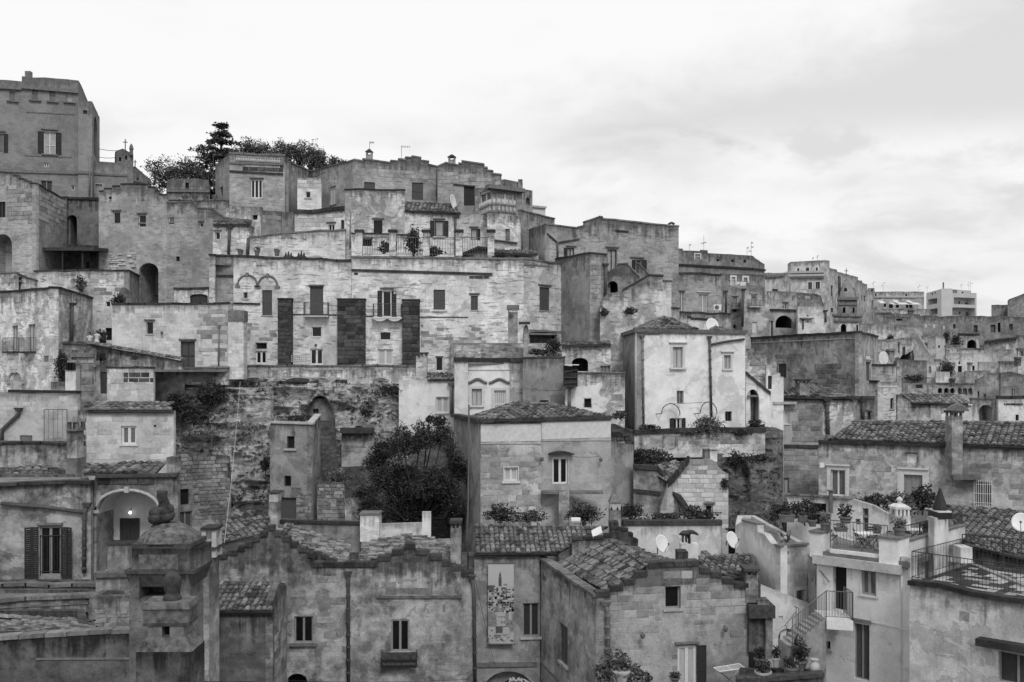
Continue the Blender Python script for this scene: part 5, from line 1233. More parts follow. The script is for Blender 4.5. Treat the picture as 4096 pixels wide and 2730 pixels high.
def arch_hood(h):
    wq = h.walls[2]; fr(1600, 1200); uvp = [wq.uv(lerp(1328, 1545, i / 10), 1388 - 22 * math.sin(math.pi * i / 10)) for i in range(11)]; b = B()
    for (a, za), (c, zc) in zip(uvp, uvp[1:]): p = wq.pt(a, za, -.02); b.box(p, wq.pt(c, zc, -.02) - p, wq.n * .5, (0, 0, .1))
    h.T.part('arched_hood', b, 'coping')
    frD(); b = B(); a, c = P(1246, 1128, 64.1), P(1386, 1126, 64.1); b.box(Vector((a.x, 63.9, a.z - .2)), (c.x - a.x, 0, 0), (0, 1., 0), (0, 0, .14)); o = h.T.part('balcony', b, 'coping_mid')
    q0 = P(1284, 1130, 63.8); q1 = P(1308, 1200, 63.8); b = B(); b.box(Vector((q0.x, 63.7, q1.z - 3)), (q1.x - q0.x, 0, 0), (0, .6, 0), (0, 0, q0.z - q1.z + 3)); h.T.part('pier', b, 'mid', uvs=[(p.x, p.z - a.z - 4) for p in b.v]); fr(1600, 1200)
h.do(arch_hood)
h.tiles([(850, 1075, 63.7), (1640, 1048, 65.5), (1310, 922, 69.5), (1010, 925)], .36, .5, 'tile'); h.tiles([(600, 1058, 69.5), (850, 1075, 63.7), (1010, 925, 69.5)], .36, .5, 'tile'); h.tiles([(1640, 1048, 65.5), (1890, 1046, 66.5), (1310, 922, 69.5)], .36, .5, 'tile')
h.ridge((1010, 925, 69.5), (1310, 922, 69.5), .16); h.close(5, roof=None)
# ------------------------------------------------------------------ pale house
fr(2400, 1250)
h = House('pale_house', 'tall pale plastered house with hipped roof and moulded upper windows')
wl = h.w((145, 86), (330, 75), [(145, 222), (330, 168)], 'plaster_shade'); wl.cope(mat='coping_mid', h=.28, proj=.15); wl.win(165, 412, 190, 540, k='dark_inside', f='frame_dark', mull=0)  # shaded left side painted as darker plaster than the front
w = h.w((330, 75), (1302, 77.6), [(330, 168), (1302, 184)], 'plaster_white'); w.cope(mat='coping_mid', h=.28, proj=.15)
w.win(652, 312, 742, 495, k='curtain', f='frame_grey', sur=1.4, hood=2.2, sill=2.2, trim='stone_trim_pale'); w.win(1110, 385, 1172, 505, k='curtain', f='frame_grey', sur=1.1, hood=1.7, sill=1.4, trim='stone_trim_pale'); w.win(688, 703, 750, 818, k='glass_mid', f='frame_grey'); w.win(1122, 888, 1181, 976, k='glass', f='frame_dark'); w.door(660, 948, 728, 1055, k='glass', f='frame_white', sh='lr', shm='shutter_dark', fw=.08)
w.pipe([(375, 218), (385, 1050)], .09, 'pipe_mid', 1, 10); w.pipe([(975, 228), (992, 935)], .09, 'pipe', 1, 9); w.pipe([(1285, 242), (1120, 262), (985, 290)], .09, 'pipe', 0)
def trellis(h):
    wq = h.walls[1]; fr(2400, 1250); b = B()
    for cx, cy, rx, ry in ((608, 905, 82, 88), (945, 902, 75, 100)):
        b.tube([wq.pt(*wq.uv(cx + rx * math.cos(math.pi * i / 12), cy - ry * math.sin(math.pi * i / 12)), .5) for i in range(13)], .035, 5)
        for sg in (-1, 1): b.tube([wq.pt(*wq.uv(cx + sg * rx, cy), .5), wq.pt(*wq.uv(cx + sg * (rx + 25), cy + 8), .02)], .03, 5)
    b.tube([wq.pt(*wq.uv(608, 818), .5), wq.pt(*wq.uv(688, 818), .3), wq.pt(*wq.uv(945, 803), .5)], .015, 4); h.T.part('iron_arch', b, 'iron')
h.do(trellis)
h.tiles([(370, 150, 75.8), (890, 155, 77), (590, 35, 80.5)], .34, .5, 'tile'); h.tiles([(300, 150, 82), (370, 150, 75.8), (590, 35, 80.5)], .34, .5, 'tile'); h.tiles([(950, 160, 77.4), (1160, 165, 77.8), (1080, 130, 79.5)], .34, .5, 'tile'); h.close(5, roof='flat_roof')
h = House('garden_retaining_wall', 'mossy retaining wall of rough courses under the pale house garden', 'wall')
w = h.w((310, 72.6), (1480, 73.6), [(310, 1080), (700, 1062), (1480, 1060)], 'weathered', bot=1300); w.cope(mat='coping', h=.3, proj=.12); w.stones([(330, 1100), (1440, 1100), (1440, 1180), (330, 1180)], .3, (.5, 1.), 'block_mid', .03, .02, .35); h.close(4, roof='earth')
h = House('stepped_alley_wall', 'white stair wall with crumbling stepped top right of pale house', 'wall')
w = h.w((1303, 80.5), (1582, 80.5), [(1303, 330), (1380, 322), (1382, 350), (1480, 352), (1482, 372), (1560, 395), (1582, 420)], 'weathered'); w.stones([(1310, 380), (1480, 380), (1480, 480), (1310, 480)], .3, (.4, .8), 'block_mid', .03, .02, .5)
w = h.w((1490, 79.5), (1645, 79.5), [(1490, 470), (1540, 470), (1542, 495), (1580, 500), (1582, 540), (1615, 545), (1617, 575), (1645, 580)], 'plaster_white'); w.door(1505, 570, 1540, 688, f=None); h.close(2)
h = House('arch_stair', 'white wall with half arch under a slanting stepped coping', 'archway')
w = h.w((1306, 78.2), (1530, 78.2), [(1306, 548), (1530, 728)], 'plaster_white'); w.niche(1311, 690, 1428, 1060, 'plaster_shade', .9, 2.); w.cope([(1308, 548), (1370, 598), (1425, 645), (1475, 690), (1530, 728)], mat='coping', h=.26, pl=.7, proj=.1); h.close(2.2)
# ================================================================== right: flat-roofed house, hipped house, tower, long tiled house
fr(3096, 900)
h = House('flat_roofed_house', 'large flat-roofed stone house with a patch of dark bricks and side door')
xl = (2400 + 1350 / 2.24 - 3096) * 2.24
w = h.w((xl, 114), (760, 98), [(xl, 1015), (760, 962)], 'mid'); w.cope(mat='coping', h=.2); w.band(xl, 1055, 760, 1010, .1, .05, 'stone_trim'); w.win(38, 1245, 110, 1372, sh='c', shm='shutter_grey', f='frame_grey')
w.stones([(370, 1240), (640, 1235), (650, 1470), (372, 1470)], .55, (.8, 1.5), 'block_low', .05, .04); w.stones([(380, 1080), (740, 1060), (740, 1220), (380, 1230)], .5, (.8, 1.6), 'block_mid', .02, .015, .3); w.stones([(-200, 1120), (360, 1100), (360, 1240), (-200, 1240)], .5, (.8, 1.6), 'block_mid', .02, .015, .2)
w = h.w((760, 98), (932, 109), (962, 1003), 'mid'); w.cope(mat='coping', h=.2); w.door(818, 1226, 868, 1398, k='wood_mid', hood=1.4, sur=1, trim='stone_trim_pale'); w.win(824, 1168, 868, 1200, k='stone_trim_pale', f=None, r=.02, name='blocked_opening'); h.close(8)
h = House('half_dome_house', 'stone house end with a big pale plaster disc beside the flat roof')
w = h.w((930, 112), (1100, 113), [(930, 1140), (1000, 1145), (1025, 1165), (1100, 1255)], 'far_stone')
def disc(h):
    wq = h.walls[0]; fr(3096, 900); b = B(); b.prism([wq.pt(*wq.uv(978 + 42 * math.cos(a) - 14 * math.sin(a), 1195 + 58 * math.sin(a) + 22 * math.cos(a)), .01) for a in [2 * math.pi * i / 18 for i in range(18)]], wq.n * .05); h.T.part('plaster_disc', b, 'plaster_white', fixn=True, uvs=[(p.x, p.z - 9) for p in b.v])
h.do(disc); h.close(5)
h = House('small_terrace_house', 'low dark-topped house with scattered garden furniture in front of the plaster disc')
w = h.w((868, 105), (1095, 105), (1258, 1255), 'mid'); w.cope(mat='coping', h=.2); h.close(4)
h = House('pointed_chimney', 'tall pale chimney with pointed cap beside a mossy slope', 'chimney')
h.w((1100, 109), (1142, 109), [(1100, 1225), (1120, 1185), (1142, 1225)], 'far_stone', t=1.); h.close(.1, roof=None)
fr(3096, 1400)
h = House('tower_house', 'pale tower block with one slit window and rounded arch scar')
w = h.w((760, 104.5), (928, 103), (285, 285), 'mid'); w.cope(mat='coping', h=.22)
w = h.w((928, 103), (1106, 104), (285, 290), 'pale'); w.win(1042, 434, 1072, 532, k='glass', f='frame_grey', mull=0, sill=1); w.band(928, 328, 1106, 330, .1, .08, 'stone_trim_pale'); h.close(6)
h = House('gatepost_house', 'dark low house with drainpipe and small shrine door below tower')
w = h.w((660, 90), (900, 90), (430, 432), 'lower'); w.cope(mat='coping', h=.25); w.pipe([(790, 460), (790, 625)], .16, 'pipe', 1); w.door(838, 558, 865, 625, f=None, hood=1); h.close(4)
fr(2400, 1250)
h = House('stone_hip_house', 'grey squared-stone house with hipped pantile roof and squat chimney')
w = h.w((1428, 80), (2000, 80), (772, 775), 'lower_ashlar'); w.cope(mat='coping', h=.26, proj=.15); w.win(1620, 872, 1697, 1000, k='curtain', f='frame_white', sill=.8, trim='stone_trim_pale'); w.win(1620, 1484, 1694, 1640, k='curtain', f='frame_grey'); w.band(1535, 800, 1745, 800, .2, .6, 'stone_trim', 'ledge'); w.band(1500, 1180, 1955, 1190, .24, .12, 'coping')
w.stones([(1440, 830), (1600, 830), (1600, 1160), (1440, 1160)], .42, (.6, 1.1), 'block_mid', .02, .015, .6); w.stones([(1720, 830), (1990, 830), (1990, 1160), (1720, 1160)], .42, (.6, 1.1), 'block_low', .02, .015, .7); w.stones([(1490, 1220), (1950, 1220), (1950, 1420), (1490, 1420)], .42, (.6, 1.1), 'block_mid', .02, .015, .6); w.stones([(1500, 1450), (1600, 1450), (1600, 1700), (1500, 1700)], .42, (.6, 1.1), 'block_low', .02, .015, .6)
w = h.w((2000, 80), (2270, 81), (775, 780), 'weathered'); w.cope(mat='coping', h=.26, proj=.15); w.pipe([(2020, 790), (2030, 1140)], .16, 'pipe', 1, 5)
h.tiles([(1520, 752, 79.6), (1990, 765, 79.6), (1880, 640, 84), (1800, 645)], .36, .55, 'tile'); h.tiles([(1990, 765, 79.6), (2270, 760, 80.5), (1880, 625, 84.5)], .36, .55, 'tile')
h.chimney(1785, 1895, 600, 770, 79.9, 'lower', 'slab', 1.6); h.close(6)
fr(3096, 1400)
h = House('long_tiled_house', 'long stone house with broad pantile roof, stone portal and grilled window')
w = h.w((400, 70), (3000, 61.1), [(400, 812), (480, 815), (2350, 870), (3000, 889)], 'mid'); w.band(400, 808, 2350, 866, .2, .2, 'coping', 'cornice')
w.stones([(440, 850), (1590, 870), (1590, 930), (440, 900)], .4, (.5, 1.0), 'block_low', .02, .02, .75); w.stones([(1720, 880), (2240, 900), (2240, 960), (1720, 940)], .4, (.5, 1.0), 'block_low', .02, .02, .6); w.stones([(690, 920), (1050, 920), (1050, 1180), (690, 1180)], .36, (.5, 1.0), 'block_mid', .02, .015, .4); w.stones([(1420, 950), (1590, 950), (1590, 1180), (1420, 1180)], .36, (.5, 1.0), 'block_mid', .02, .015, .4); w.stones([(1950, 960), (2240, 980), (2240, 1400), (1950, 1380)], .34, (.5, 1.0), 'block_mid', .02, .015, .3)
w.win(508, 1075, 640, 1308, k='glass_mid', f='frame_white', sur=2., hood=2., trim='stone_trim_pale', fw=.08); w.door(1165, 1120, 1330, 1420, k='frame_grey', f='frame_grey', sur=3.2, hood=2.6, trim='stone_trim_pale', fw=.1); w.win(1800, 1180, 1947, 1395, k='glass_mid', f='frame_grey', arch=.18, bars=9, mull=1)
w.win(1196, 935, 1276, 1010, k='stone_trim_pale', f='frame_white', r=.05, mull=0, hood=.8, name='coat_of_arms'); w.win(412, 1005, 455, 1055, k='white_lamp', f=None, r=.01, name='meter_box')
h.tiles([(485, 802, 69.5), (3000, 891, 60.8), (3000, 662, 65.4), (735, 640)], .36, .52, 'tile')
h.ridge((700, 636, 74.2), (2350, 650, 67.8), .2, seg=.5)
def verge(h):
    fr(3096, 1400); b = B(); a, c, d = P(480, 798, 69.6), P(735, 640, 74.4), P(655, 632, 74.6); b.prism([a, c, d], (0, .1, -1.0)); h.T.part('verge', b, 'plaster_shade', fixn=True, uvs=[(p.x, p.z - a.z - 2) for p in b.v])
h.do(verge); h.chimney(1590, 1706, 545, 1175, 64.6, 'mid', 'slab', 1.2, name='chimney')
def dome(h):
    fr(3096, 1400); c = P(1648, 548, 65.2); b = B(); b.lathe(c + Vector((0, .1, 0)), [(.75, 0), (.6, .2), (.35, .4), (.05, .52)], 8, rz=.4); h.T.part('dome_cap', b, 'lower_dark', uvs=[(p.x, -2) for p in b.v])
    b = B(); p = P(1600, 1150, 64.4); b.cbox(p + Vector((.9, .2, -.1)), 1.7, .6, .3); h.T.part('corbel', b, 'coping_mid')
h.do(dome)
h.close(6, roof=None)
h = House('back_wall_house', 'pale plastered house with sagging pantile roof behind the long ridge')
w = h.w((1106, 97), (1500, 97), [(1106, 400), (1240, 470), (1500, 480)], 'mid'); w2 = h.w((1500, 97), (1775, 97), (490, 492), 'pale'); w2.band(1495, 486, 1770, 488, .1, .2, 'white_metal', 'gutter')
h.tiles([(1240, 475, 96.6), (1490, 475, 96.6), (1480, 395, 99.5), (1130, 395)], .4, .6, 'tile_far'); h.tiles([(1500, 486, 96.6), (1740, 486, 96.6), (1640, 395, 99.5), (1500, 395)], .4, .6, 'tile_pale'); h.close(4)
h = House('arched_yard_house', 'stone house with a deep arch over a door beyond the long ridge')
w = h.w((1770, 101), (2010, 101), [(1770, 440), (2010, 440)], 'far_stone'); w.niche(1838, 492, 1955, 660, 'far_stone', .5, 2.); w.cope(mat='coping_mid', h=.2)
w = h.w((2010, 100), (2900, 100), (430, 432), 'far_pale'); w.cope(mat='coping', h=.3); w.win(2165, 582, 2195, 635, k='dark_inside', f=None); w.stones([(2060, 480), (2230, 480), (2230, 500), (2060, 500)], .3, (.4, .8), 'block_black', .03); h.close(4)
h = House('stone_tower_house', 'grey stone house with a white-edged window over the arched yard')
w = h.w((1800, 112), (2030, 111), [(1800, 270), (1880, 235), (1890, 210), (2030, 205)], 'far_stone'); w.win(1822, 370, 1840, 435, k='dark_inside', f='frame_grey', mull=0); w.win(1878, 395, 1900, 435, k='glass_mid', f=None)
w = h.w((2030, 109), (2900, 109), [(2030, 205), (2120, 195), (2250, 225)], 'far_dark'); w.win(2128, 350, 2156, 432, k='glass_mid', f='frame_white', mull=0, sill=1.2, trim='stone_trim_pale'); w.stones([(2050, 240), (2240, 240), (2240, 330), (2050, 330)], .5, (.7, 1.4), 'block_low', .02, .02, .5); h.close(5)
h = House('arcade_house', 'flat-topped house with a row of six small round arches')
w = h.w((1140, 122), (1460, 122), [(1140, 305), (1420, 300), (1440, 285), (1460, 300)], 'far_stone'); w.stones([(1150, 310), (1330, 310), (1330, 345), (1150, 345)], .5, (.7, 1.4), 'block_black', .03, .03, .6)
w = h.w((1460, 122), (1810, 122), (305, 305), 'far_stone'); w.cope(mat='coping_mid', h=.2)
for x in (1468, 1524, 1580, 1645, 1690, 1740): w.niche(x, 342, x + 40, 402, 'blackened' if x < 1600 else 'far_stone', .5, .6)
h.close(5)

# ================================================================== far right hillside
def blk(name, label, x0, x1, y0, y1, Y, mat='far_stone', Y1=None, wins=(), cope=None, depth=6, side=None):
    h = House(name, label); w = h.w((x0, Y), (x1, Y1 or Y), (y0, y1), mat)
    for q in wins: w.win(*q[:4], k=q[4] if len(q) > 4 else 'dark_inside', f=q[5] if len(q) > 5 else None, mull=1)
    if cope: w.cope(mat=cope, h=.25)
    if side: h.w((x1, Y1 or Y), side[:2], (y1, side[2]), mat)
    h.close(depth); return h
fr(2400, 750)
h = House('dark_ridge_house', 'long dark block with three small attic windows and curved end')
w = h.w((700, 148), (1362, 152), [(700, 548), (742, 550), (743, 566), (905, 572), (906, 560), (965, 565), (966, 590), (1362, 612)], 'far_dark'); w.win(852, 600, 898, 645, k='glass_pale', f='frame_white', mull=0, sur=1.2, trim='stone_trim_pale')
for x, y in ((1045, 630), (1175, 637), (1285, 642)): w.win(x, y, x + 24, y + 34, k='dark_inside', f=None)
w.band(700, 685, 1362, 722, .3, .2, 'coping'); w = h.w((1362, 152), (1475, 160), [(1362, 612), (1475, 690)], 'far_dark'); w.band(1362, 722, 1475, 735, .3, .2, 'coping'); h.close(10)
h = House('laundry_house', 'dark house end with two pale windows and laundry line')
w = h.w((1085, 138), (1470, 140), [(1085, 770), (1470, 785)], 'far_dark'); w.win(1180, 805, 1210, 880, k='curtain', f='frame_white', sur=2, trim='stone_trim_pale'); w.win(1288, 810, 1320, 855, k='glass', f='frame_white', sur=2, trim='stone_trim_pale'); w.stones([(1330, 850), (1460, 860), (1460, 885), (1330, 885)], .5, (.6, 1.3), 'block_low', .03); h.close(5)
h = House('ac_house', 'grey house with two tall white-topped doors and flat dark coping')
w = h.w((708, 112), (1085, 114), (772, 788), 'upper'); w.cope(mat='coping', h=.2); w.door(716, 942, 752, 1115, k='glass_mid', f='frame_white', hood=1, trim='stone_trim_pale'); w.door(884, 958, 966, 1125, k='glass_pale', f='frame_white', hood=1.6, trim='stone_trim_pale'); h.close(6)
h = House('ac_terrace', 'low terrace wall under the air conditioner with dark coping', 'wall')
w = h.w((715, 106), (1170, 107), [(715, 1118), (1170, 1135)], 'mid'); w.cope(mat='coping', h=.16); w2 = h.w((1170, 107), (1175, 112), (1135, 1138), 'mid'); h.close(3)
h = House('white_parapet', 'short white parapet with dark coping above the pale house roof', 'wall')
w = h.w((790, 98), (978, 98), [(790, 1165), (815, 1165), (816, 1178), (978, 1188)], 'plaster_white', bot=1330); w.cope(mat='coping', h=.2); h.close(1)
h = House('balcony_house', 'narrow house with an arched gable and small iron balcony')
w = h.w((1105, 130), (1280, 130), [(1105, 920), (1150, 900), (1200, 893), (1250, 905), (1280, 915)], 'far_stone'); w.win(1188, 985, 1227, 1075, k='curtain', f='frame_grey', mull=3, hood=1.4); balcony(w, 1175, 1040, 1245, 1080, .6, step=.2); w.win(1190, 1098, 1222, 1118, k='dark_inside', f=None); w.win(1195, 1230, 1218, 1262, k='dark_inside', f=None); w.pipe([(1128, 935), (1128, 1130)], .12, 'pipe', 1); h.close(5)
h = House('balcony_house', 'pale flat-topped house with wide balcony and white ground-floor door')
w = h.w((1280, 127), (1515, 128), [(1280, 905), (1475, 895), (1476, 960), (1515, 970)], 'far_stone'); w.win(1355, 968, 1402, 1060, k='curtain', f='frame_grey', mull=3, hood=1.6); balcony(w, 1320, 1010, 1435, 1068, .6, step=.2); w.door(1365, 1205, 1408, 1302, k='stone_trim_pale', f='frame_white', mull=0); w.pipe([(1278, 920), (1270, 1250)], .16, 'pipe', 1); h.close(6)
h = House('vaulted_house', 'house with deep dark vault over a terrace and stained wall')
w = h.w((1510, 138), (1765, 140), [(1510, 930), (1690, 935), (1765, 940)], 'far_stone'); w.win(1645, 1042, 1678, 1092, k='glass', f='frame_white', hood=1.2); w.niche(1572, 1148, 1730, 1260, 'blackened', .4, 3); w.band(1520, 1090, 1760, 1095, .2, .3, 'coping'); w.door(1515, 1195, 1552, 1330, f=None); h.close(6)
h = House('white_house', 'small bright white house with two tiny windows on the far slope')
w = h.w((1772, 134), (2020, 135), (1068, 1068), 'far_pale'); w.win(1852, 1142, 1870, 1165, k='glass', f='frame_white', mull=0); w.win(1852, 1192, 1870, 1215, k='glass', f='frame_white', mull=0); w.band(1788, 1170, 1900, 1172, .15, .5, 'stone_trim_dark', 'ledge'); w.pipe([(1815, 1175), (1815, 1270)], .1, 'pipe', 0); w.pipe([(2015, 1110), (2015, 1210)], .14, 'pipe', 1); h.close(5)
h = House('ruined_brick_house', 'ragged brown-grey wall behind the small white house', 'house'); w = h.w((1750, 143), (2010, 145), [(1750, 945), (1935, 955), (1975, 970), (2010, 1060)], 'far_dark'); w.stones([(1770, 960), (1930, 960), (1990, 1060), (1770, 1060)], .5, (.7, 1.5), 'block_low', .03, .03, .5); h.close(5)
h = House('curved_house', 'low grey house with slanted slate edge left of the far palace')
w = h.w((1478, 165), (1690, 170), [(1478, 770), (1690, 765)], 'far_stone'); w.band(1478, 790, 1650, 775, .4, .3, 'stone_trim_dark'); w.win(1545, 912, 1595, 945, k='dark_inside', f='frame_grey'); h.close(6)
fr(3096, 900)
h = House('far_palace', 'far pale palace with balustraded balcony, roof loggia and shuttered windows', 'palace')
w = h.w((122, 236), (150, 226), (350, 332), 'far_stone'); w = h.w((150, 226), (450, 224), (332, 318), 'far_stone')
for (a, t, c, e) in ((208, 388, 226, 418), (285, 382, 315, 416), (374, 382, 392, 412)): w.win(a, t, c, e, k='shutter_dark', f=None, sur=2, trim='stone_trim_pale')
for (a, t, c, e) in ((306, 515, 340, 578), (373, 512, 411, 574)): w.win(a, t, c, e, k='shutter_dark', f='frame_grey', sur=2.4, trim='stone_trim_pale')
w.band(110, 420, 450, 412, .5, .9, 'stone_trim', 'balcony_rail'); balus(w, 125, 440, 440, 432, 0, 24); w.band(110, 448, 450, 442, .5, .9, 'stone_trim', 'balcony'); w.band(110, 458, 450, 452, .6, .5, 'stone_trim'); w.win(470, 660, 478, 688, k='dark_inside') if 0 else None
w = h.w((450, 224), (498, 226), (316, 322), 'far_stone'); w = h.w((498, 226), (752, 262), [(498, 388), (565, 402), (566, 420), (752, 468)], 'far_stone'); w.win(508, 545, 528, 640, k='shutter_dark', f=None, sur=2); w.win(590, 560, 610, 640, k='shutter_dark', f=None); w.win(705, 570, 722, 640, k='curtain', f=None, sur=2); w.win(510, 748, 535, 785, k='dark_inside', f=None); w.pipe([(574, 460), (576, 650)], .3, 'pipe', 0); w.pipe([(742, 500), (742, 700)], .3, 'pipe', 0); h.close(20)
h = House('bell_tower', 'small dark bell tower with pointed stone spire and arched openings', 'bell tower')
w = h.w((572, 190), (745, 190), (660, 660), 'far_dark'); w.niche(616, 738, 642, 790, 'blackened', .5, .8); w.band(565, 650, 752, 650, .5, .4, 'stone_trim_dark'); w.band(568, 705, 748, 705, .3, .25, 'stone_trim_dark'); w.niche(705, 740, 722, 790, 'blackened', .5, .8)
def spire(h):
    fr(3096, 900); c = P(656, 655, 192); z = lambda y: (ZY(y, 191) - c.z); b = B(); b.lathe(c, [(1.55, 0), (1.4, z(615)), (.98, z(560)), (.8, z(530)), (.4, z(490)), (.06, z(460))], 8, rz=.39); h.T.part('spire', b, 'far_dark', uvs=[(p.x, -4) for p in b.v])
    b = B(); p = P(648, 460, 192); b.tube([p, p + Vector((0, 0, 1.5))], .07, 5); b.tube([p + Vector((-.4, 0, 1.)), p + Vector((.4, 0, 1.))], .06, 5); h.T.part('cross', b, 'iron')
    b = B(); b.prism([P(x, y, 189.4) for x, y in ((634, 595), (640, 565), (652, 565), (658, 595))], (0, .6, 0)); h.T.part('spire_opening', b, 'dark_inside', fixn=True)
h.do(spire); h.close(7)
h = House('tower_podium', 'corbelled stone podium with open arch below the bell tower')
w = h.w((530, 180), (790, 180), (812, 815), 'far_stone'); w.cope(mat='coping_mid', h=.4, proj=.3); w.band(540, 848, 785, 850, .4, .35, 'stone_trim_dark'); w.niche(598, 890, 650, 960, 'blackened', .5, 2); w.niche(738, 895, 755, 960, 'blackened', .5, 2); h.close(8)
h = House('street_row', 'receding row of dark houses with narrow shutters right of bell tower'); w = h.w((748, 240), (835, 256), [(748, 495), (790, 500), (792, 520), (835, 535)], 'far_stone')
for (a, t, c, e) in ((778, 632, 790, 680), (805, 635, 820, 688)): w.win(a, t, c, e, k='shutter_dark', f=None)
w = h.w((835, 256), (905, 270), (580, 610), 'far_stone'); w.win(875, 675, 888, 760, k='dark_inside', f=None); h.close(8)
h = House('awning_block', 'wide low block with pale roller blinds over a restaurant terrace', 'building')
w = h.w((840, 268), (1345, 264), [(840, 568), (900, 566), (902, 600), (1140, 598), (1345, 600)], 'far_stone'); w.band(900, 640, 1345, 640, .4, .3, 'stone_trim')
for (a, t, c, e, k) in ((905, 620, 918, 640, 'dark_inside'), (1030, 618, 1055, 640, 'curtain'), (1098, 616, 1125, 640, 'curtain'), (1175, 620, 1195, 638, 'glass'), (870, 575, 886, 598, 'dark_inside'), (985, 705, 1005, 738, 'dark_inside'), (1030, 712, 1065, 745, 'dark_inside'), (1090, 712, 1120, 745, 'dark_inside'), (1180, 712, 1205, 745, 'dark_inside'), (1210, 715, 1240, 745, 'dark_inside')): w.win(a, t, c, e, k=k, f='frame_white' if k == 'curtain' else None, mull=0)
def awn(h):
    fr(3096, 900)
    for (x0, x1, y0, y1) in ((928, 1000, 685, 705), (1030, 1310, 700, 715), (1060, 1125, 682, 698), (1180, 1245, 682, 698)):
        b = B(); a, c = P(x0, y0, 263.6), P(x1, y1, 261.5); b.box((a.x, 263.8, a.z), (c.x - a.x, 0, 0), (0, -2.4, c.z - a.z), (0, 0, .12)); h.T.part('awning', b, 'cloth_white')
h.do(awn); h.close(14)
h = House('awning_terrace', 'plain terrace wall with white chimney below the pale blinds', 'wall'); w = h.w((975, 252), (1390, 250), (752, 755), 'far_stone'); h.close(5)
h = House('apartment_block', 'modern pale concrete apartment block with deep long balconies', 'apartment block')
w = h.w((1365, 312), (1500, 300), (612, 575), 'concrete'); w.niche(1380, 662, 1462, 712, 'concrete', .01, 3., 'loggia'); w.niche(1392, 752, 1466, 808, 'concrete', .01, 3., 'loggia'); w.win(1412, 608, 1424, 630, k='dark_inside', f=None); w.win(1438, 600, 1448, 622, k='dark_inside', f=None)
w = h.w((1500, 300), (1592, 299), (572, 572), 'concrete'); w = h.w((1592, 299), (1815, 303), [(1592, 575), (1680, 585), (1765, 590), (1766, 610), (1815, 612)], 'concrete'); w.niche(1612, 652, 1800, 715, 'concrete', .01, 3., 'loggia'); w.niche(1598, 742, 1805, 815, 'concrete', .01, 3., 'loggia'); w.win(1602, 585, 1642, 612, k='glass_mid', f='frame_white'); w.win(1682, 600, 1698, 616, k='dark_inside', f=None)
def aptwin(h):
    fr(3096, 900); b = B()
    for (x0, y0, x1, y1) in ((1655, 685, 1665, 708), (1715, 695, 1735, 722), (1660, 778, 1670, 802), (1720, 782, 1742, 815)): a, c = P(x0, y0, 302.6), P(x1, y1, 302.6); h.T.part('window', B().box((a.x, 302.5, c.z), (c.x - a.x, 0, 0), (0, .3, 0), (0, 0, a.z - c.z)), 'glass')
h.do(aptwin); h.chimney(1514, 1524, 516, 572, 302, 'far_dark', 'plain'); h.close(14)
blk('far_block', 'very dark stepped block on the far right skyline', 1955, 2900, 718, 700, 210, 'far_dark')
h = House('far_roof_house', 'dark far building with a low sloping roof at the frame edge'); w = h.w((2095, 205), (2260, 204), [(2095, 680), (2110, 665), (2240, 615), (2260, 612)], 'far_dark'); h.close(8)
# long dark ruined range and the small houses under it
h = House('ruined_range', 'long dark ruined range with blocked arches and three pale slit windows')
w = h.w((1300, 205), (1478, 203), [(1300, 820), (1350, 812), (1450, 812), (1478, 825)], 'far_dark')
for x in (1350, 1425): w.win(x, 880, x + 24, 920, k='glass', f='frame_white', mull=2, fw=.18)
w = h.w((1478, 203), (1580, 202), [(1478, 825), (1580, 815)], 'far_dark'); w.win(1512, 895, 1535, 932, k='glass', f='frame_white', mull=2, fw=.18)
w = h.w((1580, 202), (2900, 194), [(1580, 815), (1800, 818), (2100, 818), (2260, 830)], 'far_dark')
for (a, t, c, e) in ((1605, 890, 1625, 930), (1790, 900, 1825, 965), (1940, 895, 1985, 965), (2105, 890, 2140, 945)): w.win(a, t, c, e, k='far_dark', f=None, r=.4, name='blocked_opening')
w.niche(2005, 875, 2030, 960, 'blackened', .5, .8); h.close(8)
blk('mid_slope_house', 'dark low house with slit openings under the terrace wall', 905, 1310, 795, 800, 215, 'far_dark', wins=((965, 795, 995, 812), (1005, 795, 1030, 812)))
blk('mid_slope_wall', 'long grey slope wall with vine patches below the podium', 770, 1330, 880, 915, 168, 'far_stone')
blk('slope_house', 'grey house wall with two small square openings by the white ramp', 930, 1250, 1030, 1010, 150, 'far_stone', wins=((1000, 1128, 1025, 1160), (1265, 1122, 1292, 1158, 'glass_mid'), (1150, 1095, 1178, 1165, 'shutter_grey')))
blk('slope_house', 'stone house with one slit window below the ruined range', 1330, 1450, 1000, 1010, 165, 'far_stone')
blk('slope_house', 'pale square house with tiny window left of twin cypresses', 1448, 1535, 1000, 1020, 166, 'far_pale', wins=((1472, 1080, 1488, 1105),))
h = House('arch_house', 'pale house with a big dark arch right of the cypress clump'); w = h.w((1660, 172), (1840, 172), (985, 985), 'far_stone'); w.niche(1730, 1030, 1815, 1110, 'blackened', .5, 2.5); w.win(1682, 1062, 1697, 1078, k='dark_inside', f=None); w.cope(mat='coping', h=.4); h.close(6)
h = House('window_house', 'grey house with white double window and sloping dark roof edge'); w = h.w((1885, 160), (2180, 158), [(1885, 1045), (1920, 1020), (2180, 1005)], 'far_stone'); w.win(2078, 1060, 2108, 1112, k='glass', f='frame_white', sill=1.4, fw=.15); w.win(1985, 1052, 1995, 1066, k='dark_inside', f=None); w.win(2003, 1052, 2013, 1066, k='dark_inside', f=None); w.band(1885, 1040, 2180, 1005, .3, .5, 'coping'); w = h.w((2180, 158), (2900, 162), (990, 985), 'far_dark'); h.close(6)
